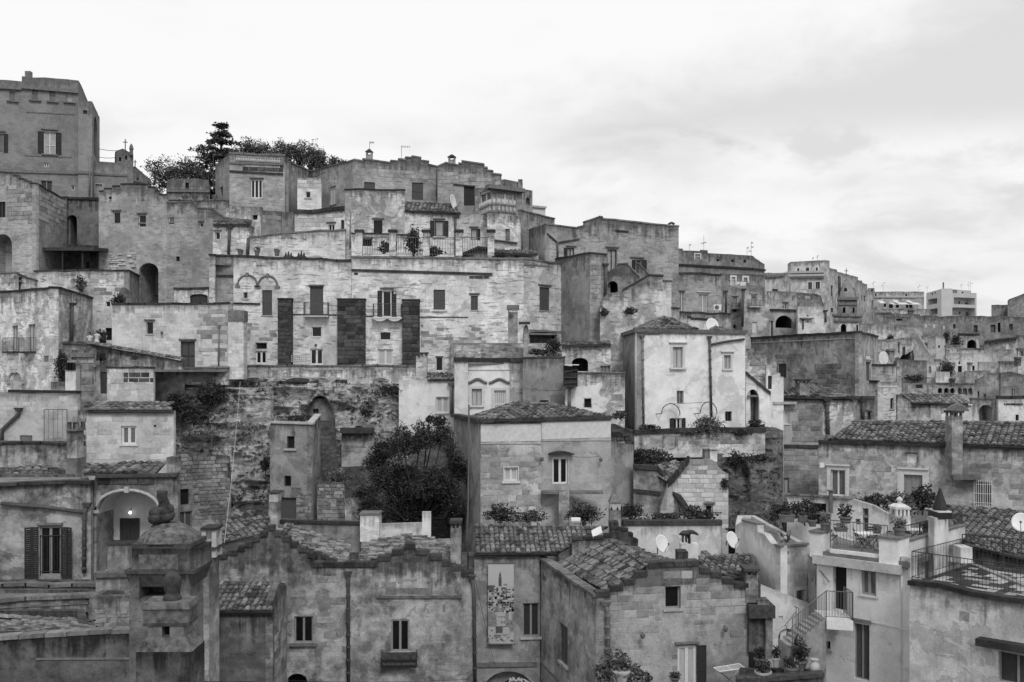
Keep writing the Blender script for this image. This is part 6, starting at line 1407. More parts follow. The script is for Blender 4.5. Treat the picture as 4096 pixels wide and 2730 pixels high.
blk('little_white_hut', 'little white hut with square window under twin cypresses', 1540, 1640, 1105, 1105, 150, 'far_pale', wins=((1548, 1122, 1575, 1160, 'glass', 'frame_white'),))
h = House('white_terrace_house', 'long white house with black doorways and stained parapet on far slope')
w = h.w((1560, 140), (1860, 139), [(1560, 1150), (1860, 1145)], 'far_pale'); w.win(1652, 1225, 1668, 1250, k='glass', f=None); w.door(1648, 1265, 1684, 1320, k='dark_inside', f=None); w.door(1758, 1262, 1798, 1305, k='glass', f=None); w = h.w((1860, 139), (2015, 142), [(1860, 1145), (2005, 1155), (2015, 1175)], 'far_pale'); h.close(6)
h = House('white_low_house', 'low white house with one slit door beside stained white parapet'); w = h.w((1835, 134), (2110, 134), [(1835, 1228), (2060, 1235), (2110, 1280)], 'far_pale'); w.door(2072, 1270, 2095, 1310, k='dark_inside', f=None); h.close(4)
blk('white_yard', 'bright white yard wall in front of the dark tree', 1450, 1575, 1315, 1318, 132, 'far_pale', depth=3)
h = House('white_ramp', 'slanting white roof slab beside the bright yard wall', 'roof'); w = h.w((1560, 130), (1735, 129), [(1560, 1390), (1640, 1320), (1735, 1320)], 'far_pale'); h.close(3)
blk('slope_house', 'pale narrow house with moulded door left of white yard', 1365, 1452, 1215, 1240, 134, 'far_pale', wins=((1385, 1270, 1408, 1330, 'glass_mid', 'frame_grey'),))
blk('slope_wall', 'mossy dark slope wall above the arcade', 1140, 1370, 1205, 1215, 128, 'far_dark')
h = House('white_stair', 'pale slanting stair wall climbing the far slope', 'staircase'); w = h.w((1255, 148), (1400, 146), [(1255, 1005), (1290, 985), (1400, 1170)], 'far_pale'); h.close(2)
blk('low_stone_house', 'low stone house with broken top above the arcade roof', 1715, 1940, 1310, 1305, 127, 'far_stone')
# ================================================================== lower row
def plate(T, x0, y0, x1, y1, Y, mat, name, th=.06, parent=None, frame=None, mull=1, fw=.06):
    a, c = P(x0, y0, Y), P(x1, y1, Y); o = T.part(name, B().box((a.x, Y, c.z), (c.x - a.x, 0, 0), (0, th, 0), (0, 0, a.z - c.z)), mat, parent)
    if frame:
        b = B(); W_, H_ = c.x - a.x, a.z - c.z
        for (u, z, w_, h_) in [(0, 0, fw, H_), (W_ - fw, 0, fw, H_), (fw, 0, W_ - 2 * fw, fw), (fw, H_ - fw, W_ - 2 * fw, fw)] + [(W_ * (i + 1) / (mull + 1) - fw * .6, fw, fw * 1.2, H_ - 2 * fw) for i in range(mull)]: b.box((a.x + u, Y - .04, c.z + z), (w_, 0, 0), (0, .05, 0), (0, 0, h_))
        T.part('frame', b, frame, o)
    return o
fr(0, 1500)
h = House('shuttered_house', 'grey plastered house with big dark louvred shutters and sloping drain')
w = h.w((-800, 49.7), (812, 50.4), [(-40, 990), (812, 968)], 'lower'); w.cope(mat='coping', h=.16, proj=.2); w.door(355, 1358, 548, 1800, k='glass', f='frame_grey', fw=.09, hood=.6, mull=1, r=.1)
w.pipe([(20, 1150), (400, 1180), (770, 1232)], .1, 'pipe', 0); w.pipe([(790, 1165), (765, 1240), (762, 1770)], .1, 'pipe', 1, 6)
def bigsh(h):
    wq = h.walls[0]; fr(0, 1500)
    for (x0, x1, ang) in ((238, 292, 35), (292, 352, 0), (552, 604, 0), (604, 664, -35)):
        u0, u1, z0, z1 = wq.rect(x0, 1362, x1, 1815); b = B(); n = 22; off0, off1 = (.08, .08) if ang == 0 else ((.3, .08) if ang > 0 else (.08, .3))
        A_, B_ = wq.pt(u0 + .01, z0, off0), wq.pt(u1 - .01, z0, off1); d = (B_ - A_); nn = Vector((d.y, -d.x, 0)).normalized() * .05; L = d.length; e = d / L; fm = .06
        for (s0, s1, c0, c1) in ((0, fm, z0, z1), (L - fm, L, z0, z1), (fm, L - fm, z0, z0 + .1), (fm, L - fm, z1 - .08, z1), (fm, L - fm, (z0 + z1) / 2 - .05, (z0 + z1) / 2 + .05)): b.box(A_ + e * s0 + Vector((0, 0, c0 - z0)), e * (s1 - s0), nn, (0, 0, c1 - c0))
        st = (z1 - z0 - .2) / n
        for i in range(n): b.box(A_ + e * fm + Vector((0, 0, .1 + st * i)) + nn * .2, e * (L - 2 * fm), nn * .25, nn * .4 + Vector((0, 0, st * .8)))
        h.T.part('shutter', b, 'shutter_dark')
    railing(h.T, [wq.pt(wq.uv(358, 0)[0], wq.uv(358, 1800)[1], -.02), wq.pt(wq.uv(545, 0)[0], wq.uv(545, 1800)[1], -.02)], 2.0, .16, 'iron', r=.012)
h.do(bigsh); h.close(5)
h = House('arched_porch_house', 'house with a wide arched porch, lit lamp and blackened stone cornice')
w = h.w((812, 51), (1592, 51), [(812, 990), (870, 895), (1592, 880)], 'lower'); w.niche(864, 1022, 1425, 1790, 'plaster', .42, 2.2, 'porch')
w.stones([(875, 905), (1588, 892), (1588, 975), (875, 985)], .36, (.5, 1.), 'block_black', .06, .02); w.band(868, 892, 1592, 884, .16, .2, 'coping'); w.stones([(1430, 980), (1585, 980), (1585, 1300), (1430, 1300)], .34, (.5, .9), 'block_low', .02, .015, .5)
archmould(w, 1144, 1210, 288, 178, .09, 'stone_trim')
h.tiles([(752, 884, 51.1), (1385, 890, 51.1), (1490, 775, 53.6), (760, 805)], .4, .55, 'tile'); 
h.chimney(1492, 1566, 740, 880, 51.6, 'mid', 'plain', 1.0)
def porch(h):
    fr(0, 1500); T = h.T; o = plate(T, 1076, 1286, 1247, 1490, 53.1, 'wood_dark', 'window', frame='frame_dark', mull=1)
    c = P(1166, 1228, 53.0); b = B(); b.lathe(c - Vector((0, 0, .12)), [(.02, 0), (.06, .03), (.08, .08), (.05, .13), (.02, .15)], 12); q = T.part('lamp', b, 'lamp_glow', smooth=True); b = B(); b.tube([c + Vector((0, .18, .12)), c + Vector((0, 0, .14))], .03, 5); T.part('lamp_bracket', b, 'iron', q)
    b = B(); a = P(958, 1498, 52.6); e = P(1240, 1492, 52.6); b.box(a - Vector((0, 0, .14)), e - a, (0, .8, 0), (0, 0, .14)); T.part('ledge', b, 'coping')
h.do(porch); h.close(4)
fr(0, 2030)
h = House('stair_flank', 'white plastered stair flank with a slanted dark end inside the porch', 'wall')
w = h.w((962, 50.2), (1240, 50.2), [(962, 330), (1240, 320)], 'plaster_shade', bot=640); w.cope(mat='coping', h=.14); w.stones([(962, 340), (990, 350), (1020, 560), (980, 570)], .3, (.3, .4), 'block_black', .02); h.close(.5)
h = House('moulded_ledge', 'long moulded stone ledge in two steps under the shuttered house', 'wall')
w = h.w((-800, 48), (862, 48), (712, 700), 'lower'); w.cope(mat='coping_mid', h=.16, proj=.12); w.band(-40, 750, 862, 745, .1, .08, 'coping_mid'); h.close(1.6, roof='paving')
h = House('moulded_ledge', 'lower curved ledge with stained frieze above the loose pantiles', 'wall')
w = h.w((-800, 44.2), (870, 46), [(-40, 845), (500, 810), (870, 795)], 'lower'); w.cope(mat='coping_mid', h=.18, proj=.12); w.band(-40, 890, 790, 850, .08, .06, 'coping_mid'); w.door(668, 928, 795, 1030, k='wood_dark', arch=.3, f='frame_dark', mull=0); h.close(1.6, roof='paving')
h = House('white_box_wall', 'patched white wall with stone cap between ledge and knotted chimney', 'wall')
w = h.w((858, 47), (1160, 47.4), (612, 605), 'plaster_shade', bot=800); w.cope(mat='coping_mid', h=.22, proj=.15); w2 = h.w((1160, 47.4), (1165, 48), (610, 610), 'plaster_shade', bot=800); h.close(1.5)
h = House('rough_yard_wall', 'rough grey yard wall of worn courses behind the knotted chimney', 'wall')
w = h.w((800, 45.4), (1200, 45.8), (800, 795), 'lower'); w.stones([(850, 880), (1195, 880), (1195, 1100), (850, 1100)], .2, (.3, .6), 'block_low', .03, .015, .7); h.close(1.2)
h = House('loose_tile_roof', 'low roof of loose pale pantiles behind the mossy parapet', 'roof')
w = h.w((-800, 34.9), (800, 35.6), (1140, 1125), 'lower_dark')
h.tiles([(-40, 1150, 34.9), (800, 1118, 35.3), (795, 1015, 38.5), (-40, 960)], .34, .46, 'tile', ang=78); h.ridge((-20, 965, 38.6), (795, 1020, 38.3), .15, 'tile_pale', .5); h.close(3.5, roof=None)
h = House('mossy_parapet', 'mossy foreground parapet wall blackened along its top', 'wall')
w = h.w((-900, 33), (1190, 33), [(-60, 1185), (400, 1150), (800, 1130), (1190, 1112)], 'foreground'); w.cope(mat='coping_mid', h=.14, proj=.04, pl=.9); w.band(330, 1350, 1190, 1345, .06, .04, 'stone_trim_dark'); h.close(1.0, roof='stone_old')

# ------------------------------------------------------------------ the two ornamental chimneys in the foreground
fr(0, 2030)
h = House('foreground_house', 'near house under the two ornamental stone chimneys, cut by frame bottom')
w = h.w((600, 19.5), (2300, 19.5), (2700, 2700), 'foreground'); h.close(8)
def ornament(T, x0, x1, Y, spec, name='chimney'):
    "stack of square sections: (half width factor, y) from bottom to top in photo rows"
    pass
T = Thing('ornamental_chimney', 'big stone chimney crowned by a knotted stone rope finial', 'chimney', P(1440, 1500, 26))
Y = 26.; k = Y / F / 2.24
cx = PX(1432, Y); cy = Y + .75
def zz(y, Y=26.): return ZY(y, Y)
b = B(); b.cbox((cx, cy, zz(1568) - 3.5), 630 * k, 2.0, zz(590) - zz(1568) + 3.5 - (0)); # shaft with its front cut open for the flue
b = B()
zb, zo0, zo1, zs = zz(1640) - 4.4, zz(820), zz(625), zz(598)
W2 = 548 * k / 2
b.box((cx - W2, cy - .75, zb), (2 * W2, 0, 0), (0, 1.1, 0), (0, 0, zo0 - zb))
b.box((cx - W2, cy - .75, zo0), (W2 * .33, 0, 0), (0, 1.1, 0), (0, 0, zs - zo0)); b.box((cx + W2 * .66, cy - .75, zo0), (W2 * .34, 0, 0), (0, 1.1, 0), (0, 0, zs - zo0)); b.box((cx - W2 * .67, cy + .1, zo0), (W2 * 1.33, 0, 0), (0, .25, 0), (0, 0, zs - zo0))
o = T.part('shaft', b, 'foreground', uvs=[(p.x, p.z - zs) for p in b.v])
b = B(); b.frustum(Vector((cx, cy, zs - .35)), W2 * 2, 1.3, W2 * 2.24, 1.5, .35); b.cbox((cx, cy, zs), W2 * 2.3, 1.55, .1); T.part('corbel', b, 'stone_black')
b = B(); zc = zz(375); b.cbox((cx, cy, zs + .1), W2 * 1.9, 1.35, zc - zs - .1); b.cbox((cx + .04, cy + .12, zs + .1), W2 * 2.26, 1.0, (zc - zs) * .8); q = T.part('head', b, 'foreground', uvs=[(p.x, p.z - zc) for p in b.v])
b = B(); b.cbox((cx - .05, cy - .60, zz(560)), 350 * k, .25, zz(428) - zz(560)); T.part('panel', b, 'stone_old', q)
b = B(); b.cbox((cx, cy, zc), W2 * 1.95, 1.35, .12); T.part('cornice', b, 'stone_black')
b = B(); n = 6; z0 = zc + .12
b.lathe((cx, cy, z0), [(W2 * 1.02, 0), (W2 * .98, .1), (W2 * .78, .26), (W2 * .48, .40), (W2 * .34, .46)], 8, 1., R(22.5)); T.part('dome', b, 'stone_old')
fr(0, 1500)
cx = PX(1450, 26.75); zk = lambda y: ZY(y, 26.75)
b = B(); b.lathe((cx, cy, zk(1400) - .05), [(.27, 0), (.29, .06), (.28, .18), (.22, .26)], 16); T.part('neck', b, 'stone_dark', smooth=True)
b = B(); R0 = .21; pts = []
for i in range(40):
    t = i / 39; a = R(200) + t * R(640); pts.append(Vector((cx + math.cos(a) * R0 * (1 - .15 * t), cy + math.sin(a) * R0 * (1 - .1 * t), lerp(zk(1285), zk(1190), t))))
b.tube(pts, [lerp(.15, .13, i / 39) for i in range(40)], 10); b.tube([(cx, cy, zk(1340)), (cx + .02, cy, zk(1240)), (cx + .06, cy, zk(1150)), (cx, cy, zk(1090)), (cx + .02, cy, zk(1040))], [.22, .17, .145, .135, .15], 12); T.part('rope_knot', b, 'stone_dark', smooth=True)
fr(0, 2030)
T = Thing('ornamental_chimney', 'squat foreground chimney with gabled stone hood and bud finial', 'chimney', P(1490, 1560, 20)); Y = 20.; k = Y / F / 2.24; cx = PX(1462, Y); cy = Y + .45; Z = lambda y: ZY(y, 20.)
b = B(); b.cbox((cx, cy, Z(1640) - 5.), 500 * k, .85, Z(1300) - Z(1640) + 5.); T.part('base', b, 'foreground', uvs=[(p.x, p.z - Z(1300)) for p in b.v])
b = B(); b.frustum(Vector((cx, cy, Z(1300))), 500 * k, .85, 345 * k, .62, Z(1180) - Z(1300)); T.part('shoulder', b, 'stone_old')
b = B(); zt = Z(1060); z0 = Z(1182); w_ = 320 * k
b.box((cx - w_ / 2, cy - .3, z0), (w_ * .39, 0, 0), (0, .6, 0), (0, 0, zt - z0)); b.box((cx + w_ * .11, cy - .3, z0), (w_ * .39, 0, 0), (0, .6, 0), (0, 0, zt - z0)); b.box((cx - w_ * .11, cy - .3, Z(1085)), (w_ * .22, 0, 0), (0, .6, 0), (0, 0, zt - Z(1085))); T.part('neck', b, 'stone_trim_dark'); b = B(); b.box((cx - w_ * .11, cy - .1, z0), (w_ * .22, 0, 0), (0, .2, 0), (0, 0, Z(1085) - z0)); T.part('flue', b, 'dark_inside')
b = B(); b.cbox((cx, cy, Z(1080)), 410 * k, .66, .06, R(1.5)); T.part('shelf', b, 'stone_black')
b = B(); b.frustum(Vector((cx, cy, Z(1075) + .02)), 400 * k, .62, 412 * k, .66, Z(935) - Z(1075), R(1.5)); T.part('hood', b, 'stone_old')
b = B(); b.frustum(Vector((cx, cy, Z(935) + .02)), 438 * k, .72, 410 * k, .66, Z(880) - Z(935), R(1.5)); T.part('cap', b, 'stone_old')
b = B(); c = Vector((cx + .03, cy, Z(885))); hh = (Z(642) - Z(885)) * 1.12
b.lathe(c, [(.17, 0), (.19, hh * .08), (.16, hh * .22), (.12, hh * .26), (.15, hh * .34), (.18, hh * .55), (.17, hh * .78), (.12, hh * .92), (.03, hh)], 12); T.part('bud_finial', b, 'stone_dark', smooth=True)
# thin slotted chimney stack behind them
fr(800, 2030)
h = House('slotted_chimney', 'tall thin pale chimney stack with two tiers of slots', 'chimney')
w = h.w((18, 46), (122, 46), (450, 450), 'lower', t=.9); h.w((122, 46), (135, 47.0), (450, 450), 'lower_dark', t=.2)
def slot(h):
    fr(800, 2030); T = h.T; a, c = PX(14, 45.95), PX(138, 45.95); m = (a + c) / 2; W_ = c - a
    for (y0, y1, yc) in ((450, 380, 362), (362, 205, 190)):
        z0, z1 = ZY(y0, 46), ZY(y1, 46); b = B()
        for sx in (-.38, .38):
            for sy in (.1, .85): b.cbox((m + sx * W_ * .95, 46 + sy, z0), .2, .2, z1 - z0)
        b.cbox((m, 46.5, z0), W_ * .85, .7, (z1 - z0) * .42); T.part('vent', b, 'stone_trim'); b = B(); b.cbox((m, 46.48, z1), W_ * 1.12, 1.15, .12); T.part('cap', b, 'coping')
h.do(slot); h.close(.2, roof=None)

# ------------------------------------------------------------------ tiled outhouse and twin-gabled house
h = House('tiled_outhouse', 'low outhouse with a steep roof of glossy dark pantiles')
w = h.w((125, 49), (652, 49), (935, 935), 'lower_dark'); w.band(125, 928, 650, 928, .12, .2, 'coping', 'gutter'); w2 = h.w((652, 49), (778, 53), [(652, 850), (700, 690), (778, 720)], 'lower'); w2.stones([(668, 960), (765, 960), (765, 1500), (668, 1560)], .4, (.6, 1.2), 'block_low', .04, .03, .6)
h.tiles([(128, 925, 48.7), (648, 925, 48.7), (640, 665, 51.6), (130, 655)], .27, .42, 'tile'); h.close(3, roof=None)
h = House('twin_gabled_house', 'twin-gabled stone house with stepped blackened copings and two dark windows')
tops = [(150, 450), (250, 448), (252, 412), (338, 412), (340, 376), (405, 376), (407, 340), (473, 340), (475, 292), (538, 290), (540, 246), (610, 246), (612, 190), (665, 190), (667, 242), (735, 246), (737, 292), (800, 292), (815, 340), (876, 342), (880, 382), (955, 385), (960, 432), (1015, 436), (1017, 520), (1570, 516), (1590, 515), (1592, 465), (1715, 460), (1717, 410), (1828, 405), (1830, 356), (1928, 356), (1930, 406), (2045, 408), (2047, 455), (2168, 455), (2170, 508), (2250, 508), (2252, 550), (2335, 552), (2337, 605), (2456, 606)]
w = h.w((150, 55), (2456, 55.5), tops, 'lower', t=.45); w.cope(mat='coping', h=.26, proj=.09, pl=.7)
w.win(845, 977, 1012, 1215, k='glass', f='frame_grey', fw=.08, sill=2., trim='stone_trim_dark', r=.14); w.win(1712, 1005, 1876, 1290, k='glass', f='frame_grey', fw=.09, r=.08, sill=.6)
w.pipe([(1330, 590), (1330, 620), (1332, 1640)], .1, 'pipe', 1, 9); w.pipe([(2440, 620), (2455, 800), (2465, 1640)], .1, 'pipe', 1, 6); w.band(1580, 790, 2345, 790, .14, .1, 'coping_mid')
w.stones([(1600, 640), (2120, 640), (2120, 780), (1600, 780)], .36, (.5, 1.), 'block_low', .015, .012, .45); w.stones([(1960, 860), (2200, 860), (2200, 1500), (1900, 1200)], .42, (.7, 1.4), 'block_low', .02, .015, .55); w.stones([(800, 640), (1300, 560), (1300, 900), (800, 940)], .4, (.6, 1.3), 'block_low', .015, .012, .3); w.stones([(1050, 940), (1300, 940), (1300, 1500), (1050, 1500)], .4, (.6, 1.3), 'block_mid', .015, .012, .35)
w.niche(780, 1490, 960, 1640, 'dark_inside', .4, .8)
h.tiles([(1310, 508, 55.4), (1352, 338, 60), (800, 150, 61.5), (640, 235)], .30, .46, 'tile_pale'); h.tiles([(1432, 508, 55.5), (1455, 320, 60.2), (1850, 240, 61.7), (1832, 362)], .30, .46, 'tile_pale'); h.tiles([(2300, 520, 55.8), (2240, 300, 61), (1850, 240, 61.7), (1905, 355)], .30, .46, 'tile_pale')
h.tiles([(170, 335, 57.5), (560, 240, 58.5), (612, 78, 63.5), (180, 130)], .34, .5, 'tile_pale')
h.ridge((735, 235, 56.2), (805, 152, 61), .15, 'tile_pale', .4); h.ridge((1895, 350, 56.2), (1850, 245, 61.5), .15, 'tile_pale', .4)
def sign(h):
    fr(800, 2030); wq = h.walls[0]; T = h.T; u0, u1, z0, z1 = wq.rect(1632, 1345, 1945, 1418); b = B(); wq.obox(b, u0, u1, z0, z1, .42, .46); o = T.part('sign_board', b, 'sign_black', label='long black sign board with faint lettering under the window')
    b = B(); wq.obox(b, u0 + .05, u1 - .05, z1 - .02, z1 + .3, .02, .40); T.part('flower_box', b, 'stone_black'); b = B()
    for u in (u0, u1): b.tube([wq.pt(u, z1 + .45, .05), wq.pt(u, z0, .44)], .025, 5)
    T.part('sign_bracket', b, 'iron')
    cu = bpy.data.curves.new('sign_lettering', 'FONT'); cu.body = 'Museo della Civilt\u00e0 Contadina e degli Antichi Mestieri'; cu.size = .21; cu.align_x = 'CENTER'; cu.align_y = 'CENTER'; cu.extrude = .004
    to = bpy.data.objects.new('lettering_src', cu); COL.objects.link(to); bpy.context.view_layer.update(); me = bpy.data.meshes.new_from_object(to); bpy.data.objects.remove(to); me.materials.clear(); me.materials.append(MATS['sign_text'])
    xs = [v.co.x for v in me.vertices]; sc = (u1 - u0) * .93 / (max(xs) - min(xs)); lo = bpy.data.objects.new('sign_lettering', me); COL.objects.link(lo); lo.parent = o
    lo.matrix_basis = Matrix.Translation(wq.pt((u0 + u1) / 2, (z0 + z1) / 2, .468) - T.loc) @ Matrix.Rotation(math.atan2(wq.d.y, wq.d.x), 4, 'Z') @ Matrix.Rotation(R(90), 4, 'X') @ Matrix.Diagonal((sc, 1.0, 1, 1))
h.do(sign); h.close(7, roof=None)
h = House('yard_back_wall', 'grey yard wall with rough cap behind the twin gables', 'wall')
w = h.w((640, 63.5), (1430, 64), (130, 150), 'plaster_shade'); w.cope(mat='coping', h=.2); h.close(1)
h = House('white_pier', 'stained white block pier behind the valley of the twin roofs', 'pier')
w = h.w((1434, 62.5), (1605, 62.5), (62, 62), 'plaster_white', bot=310, t=1.2); w.cope(mat='stone_trim_dark', h=.1); h.close(.4)
h = House('white_yard_wall', 'stained white low wall with upright end post behind second gable', 'wall')
w = h.w((1605, 63), (1990, 63), (150, 140), 'plaster_white', bot=330); w2 = h.w((1990, 63), (2068, 63), (42, 42), 'plaster_white', bot=330); h.close(.8)
fr(800, 1500)
h = House('roof_chimney', 'square pale chimney with vent slits beside the roof valley', 'chimney')
h.w((612, 63), (698, 63), (1140, 1140), 'mid', t=.9); h.do(lambda h: (fr(800, 1500), build_chimney(h.T, PX(608, 63), PX(702, 63), ZY(1055, 63), ZY(1142, 63), 63, 'stone_trim', 'slab', 1.2, 'coping', 'chimney_head'))); h.close(.3, roof=None)

# ------------------------------------------------------------------ banner house
fr(1700, 2030)
h = House('banner_house', 'smooth grey house with pantile roof and a printed banner on it')
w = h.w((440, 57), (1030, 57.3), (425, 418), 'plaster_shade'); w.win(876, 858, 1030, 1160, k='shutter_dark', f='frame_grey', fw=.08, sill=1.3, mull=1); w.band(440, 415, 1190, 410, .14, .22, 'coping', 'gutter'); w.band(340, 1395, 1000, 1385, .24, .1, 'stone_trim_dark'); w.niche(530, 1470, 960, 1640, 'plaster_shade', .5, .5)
h.tiles([(455, 412, 56.7), (1195, 405, 57), (1640, 170, 60.2), (440, 160)], .285, .44, 'tile'); h.chimney(218, 328, 125, 520, 56.2, 'lower', 'slab', 1.3)
def signarch(h):
    fr(1700, 2030); T = h.T; c = P(810, 1720, 56.6); r0 = (c - P(810, 1538, 56.6)).length; b = B()
    pts = [Vector((c.x + r * math.cos(a), 56.6, c.z + r * math.sin(a))) for r, rng in ((r0, range(19)), (r0 * .72, range(18, -1, -1))) for a in [R(8 + 164 * i / 18) for i in rng]]
    b.prism(pts, (0, .08, 0)); o = T.part('arched_sign', b, 'sign_black', fixn=True, label='black arched sign with white letters over the doorway')
    for ch, deg in (('A', 103.5), ('M', 88), ('A', 73), ('T', 60)):
        cu = bpy.data.curves.new('sign_letter', 'FONT'); cu.body = ch; cu.size = .62; cu.align_x = 'CENTER'; cu.align_y = 'CENTER'; cu.extrude = .01; cu.offset = .012
        to = bpy.data.objects.new('letter_src', cu); COL.objects.link(to); bpy.context.view_layer.update(); me = bpy.data.meshes.new_from_object(to); bpy.data.objects.remove(to); me.materials.clear(); me.materials.append(MATS['sign_white'])
        lo = bpy.data.objects.new('sign_letter', me); COL.objects.link(lo); lo.parent = o; a = R(deg); rr = r0 * .875
        lo.matrix_basis = Matrix.Translation(Vector((c.x + rr * math.cos(a), 56.58, c.z + rr * math.sin(a))) - T.loc) @ Matrix.Rotation(a - R(90), 4, Vector((0, -1, 0))) @ Matrix.Rotation(R(90), 4, 'X')
h.do(signarch); h.close(4, roof=None)
# the banner
T = Thing('banner', 'tall printed banner showing a hill town and bell tower', 'banner', P(680, 1225, 56.8)); Yb = 56.82
a, c = P(565, 500, Yb), P(795, 1225, Yb); W_, H_ = c.x - a.x, a.z - c.z
T.part('cloth', B().box((a.x, Yb, c.z), (W_, 0, 0), (0, .02, 0), (0, 0, H_)), 'print_sky')
rs = random.Random(3); pb = {'print_light': B(), 'print_mid': B(), 'print_dark': B()}
def pr(x0, y0, x1, y1, m, k=1): pb[m].box((a.x + W_ * x0, Yb - .002 * k, c.z + H_ * (1 - y1)), (W_ * (x1 - x0), 0, 0), (0, .0015, 0), (0, 0, H_ * (y1 - y0)))
pr(0, .28, 1, .97, 'print_light', 1); pr(0, .275, .27, .31, 'print_dark', 2); pr(.60, .255, .75, .28, 'print_mid', 2)
pr(.41, .18, .53, .285, 'print_dark', 2); pr(.43, .13, .51, .18, 'print_dark', 2); pr(.465, .105, .49, .13, 'print_dark', 2); pr(.53, .185, .58, .29, 'print_light', 3)
y = .30; kk = 3
while y < .60:
    x = rs.uniform(-.05, .05)
    while x < .97:
        wv, hv = rs.uniform(.05, .17), rs.uniform(.018, .05); m = rs.choice(['print_light', 'print_light', 'print_mid', 'print_dark']); pr(max(0, x), y, min(1, x + wv), min(.62, y + hv), m, kk); kk = 3 + (kk + 1) % 9; x += wv * rs.uniform(.7, 1.3)
    y += .022
pr(0, .60, .33, .78, 'print_mid', 13); pr(.28, .60, .6, .64, 'print_light', 14); pr(.36, .64, .67, .78, 'print_light', 15); pr(.67, .62, 1, .84, 'print_mid', 13); pr(.8, .6, .92, .70, 'print_light', 14); pr(.3, .78, .7, .86, 'print_dark', 13); pr(0, .79, .28, .93, 'print_light', 15); pr(.57, .79, .82, .88, 'print_light', 15)
for i in range(5): pr(.40 + i * .055, .655, .425 + i * .055, .675, 'print_dark', 16)
for i in range(3): pr(.50 + i * .06, .715, .53 + i * .06, .745, 'print_dark', 16)
for q in ((.13, .82, .17, .845), (.74, .74, .78, .76), (.9, .73, .94, .755), (.3, .85, .33, .87)): pr(*q, 'print_dark', 16)
for i in range(40): x, y = rs.uniform(0, .93), rs.uniform(.87, .955); pr(x, y, x + rs.uniform(.02, .09), y + rs.uniform(.006, .02), rs.choice(['print_mid', 'print_dark', 'print_light']), 16 + i % 5)
for m, bb in pb.items(): T.part('print', bb, m)['kind'] = 'stuff'
b = B()
for z in (a.z, c.z): b.tube([(a.x - .12, Yb - .02, z), (a.x + W_ + .12, Yb - .02, z)], .035, 6)
T.part('rod', b, 'iron_grey')

# ------------------------------------------------------------------ stone gable house on the corner
fr(1700, 2030)
h = House('corner_gable_house', 'squared-stone corner house with stepped gable and vaulted pantile roof')
wl = h.w((1010, 58), (1530, 48), [(1010, 447), (1530, 795)], 'mid'); wl.cope(mat='coping_mid', h=.14, proj=.14); wl.win(1212, 1055, 1278, 1400, sh='c', shm='shutter_grey', f='frame_grey', sill=1.2, trim='stone_trim', slats=24); wl.stones([(1040, 520), (1500, 800), (1500, 960), (1040, 640)], .34, (.5, 1.), 'block_low', .015, .015, .5); wl.band(1010, 1345, 1200, 1545, .12, .08, 'stone_trim_dark')  # paler stone colour makes up for the dim light on this side
x1 = (1700 + 1530 / 2.24 - 2400) * 2.24
fr(2400, 1850)
w = h.w((x1, 48), (1330, 49.2), [(x1, 1190), (88, 1184), (90, 1136), (205, 1130), (207, 1078), (312, 1070), (314, 1010), (425, 1000), (427, 930), (885, 906), (886, 966), (985, 975), (987, 1012), (1087, 1015), (1089, 1065), (1195, 1068), (1197, 1105), (1330, 1108)], 'lower_ashlar', t=.45)
w.cope(mat='coping', h=.24, proj=.1, pl=.75); w.win(585, 1110, 724, 1314, k='glass', f='frame_grey', mull=0, sill=1., trim='stone_trim', r=.24, fw=.08)
fr(2700, 2030)
w.door(22, 1240, 190, 1700, k='curtain', f='frame_white', hood=.8, sh='r', shm='shutter_dark', fw=.12, r=.1, slats=26)
fr(2400, 1850)
w.stones([(100, 1200), (430, 1010), (880, 925), (1320, 1120), (1320, 1420), (100, 1420)], .36, (.5, 1.0), 'block_mid', .018, .02, .82); w.stones([(240, 1430), (1320, 1430), (1320, 1560), (240, 1560)], .38, (.6, 1.2), 'block_low', .016, .02, .6)
w.pipe([(45, 1255), (62, 1320), (65, 1800)], .12, 'pipe_mid', 1, 5)
fr(1700, 2030)
h.tiles([(1640, 765, 48.2), (1178, 512, 57.4), (1662, 287, 56.2), (1988, 522)], .32, .48, 'tile'); h.tiles([(1988, 522, 48.6), (2260, 500, 49.5), (1662, 287, 56.2)], .32, .48, 'tile', ang=0); h.ridge((2000, 515, 48.4), (1665, 285, 56), .17, 'tile', .42)
fr(2400, 1850)
h.tiles([(905, 968, 50.2), (1430, 1062, 49.8), (1348, 822, 53.8), (885, 850)], .32, .48, 'tile', ang=-8); h.ridge((885, 848, 53.8), (1350, 818, 53.9), .15, 'tile', .4)
h.chimney(1298, 1432, 955, 1262, 49.0, 'lower', 'slab', 1.2); h.chimney(1338, 1572, 1290, 1400, 48.6, 'stone_black', 'plain', 1.5, name='ledge'); h.chimney(1415, 1515, 1235, 1300, 48.9, 'mid', 'plain', .9, name='vent_box'); h.chimney(1335, 1482, 1395, 1700, 48.9, 'lower_dark', 'plain', 1., name='buttress'); h.chimney(1485, 1548, 1395, 1760, 48.7, 'plaster_shade', 'plain', 1.3, name='pier'); h.chimney(700, 790, 803, 905, 51, 'lower_dark', 'plain', .9, name='vent_box')
h.close(7, roof=None)
h = House('white_garden_wall', 'stained white garden wall with mossy coping behind vaulted roof', 'wall')
w = h.w((215, 59.5), (1088, 60), (552, 548), 'plaster_white'); w.cope(mat='coping', h=.3, proj=.06); w2 = h.w((1088, 60), (1092, 61), (548, 548), 'plaster_shade'); h.close(3, roof='earth')
h = House('roof_gablet', 'small stepped stone gablet between the two pantile roofs', 'roof')
fr(1700, 2030)
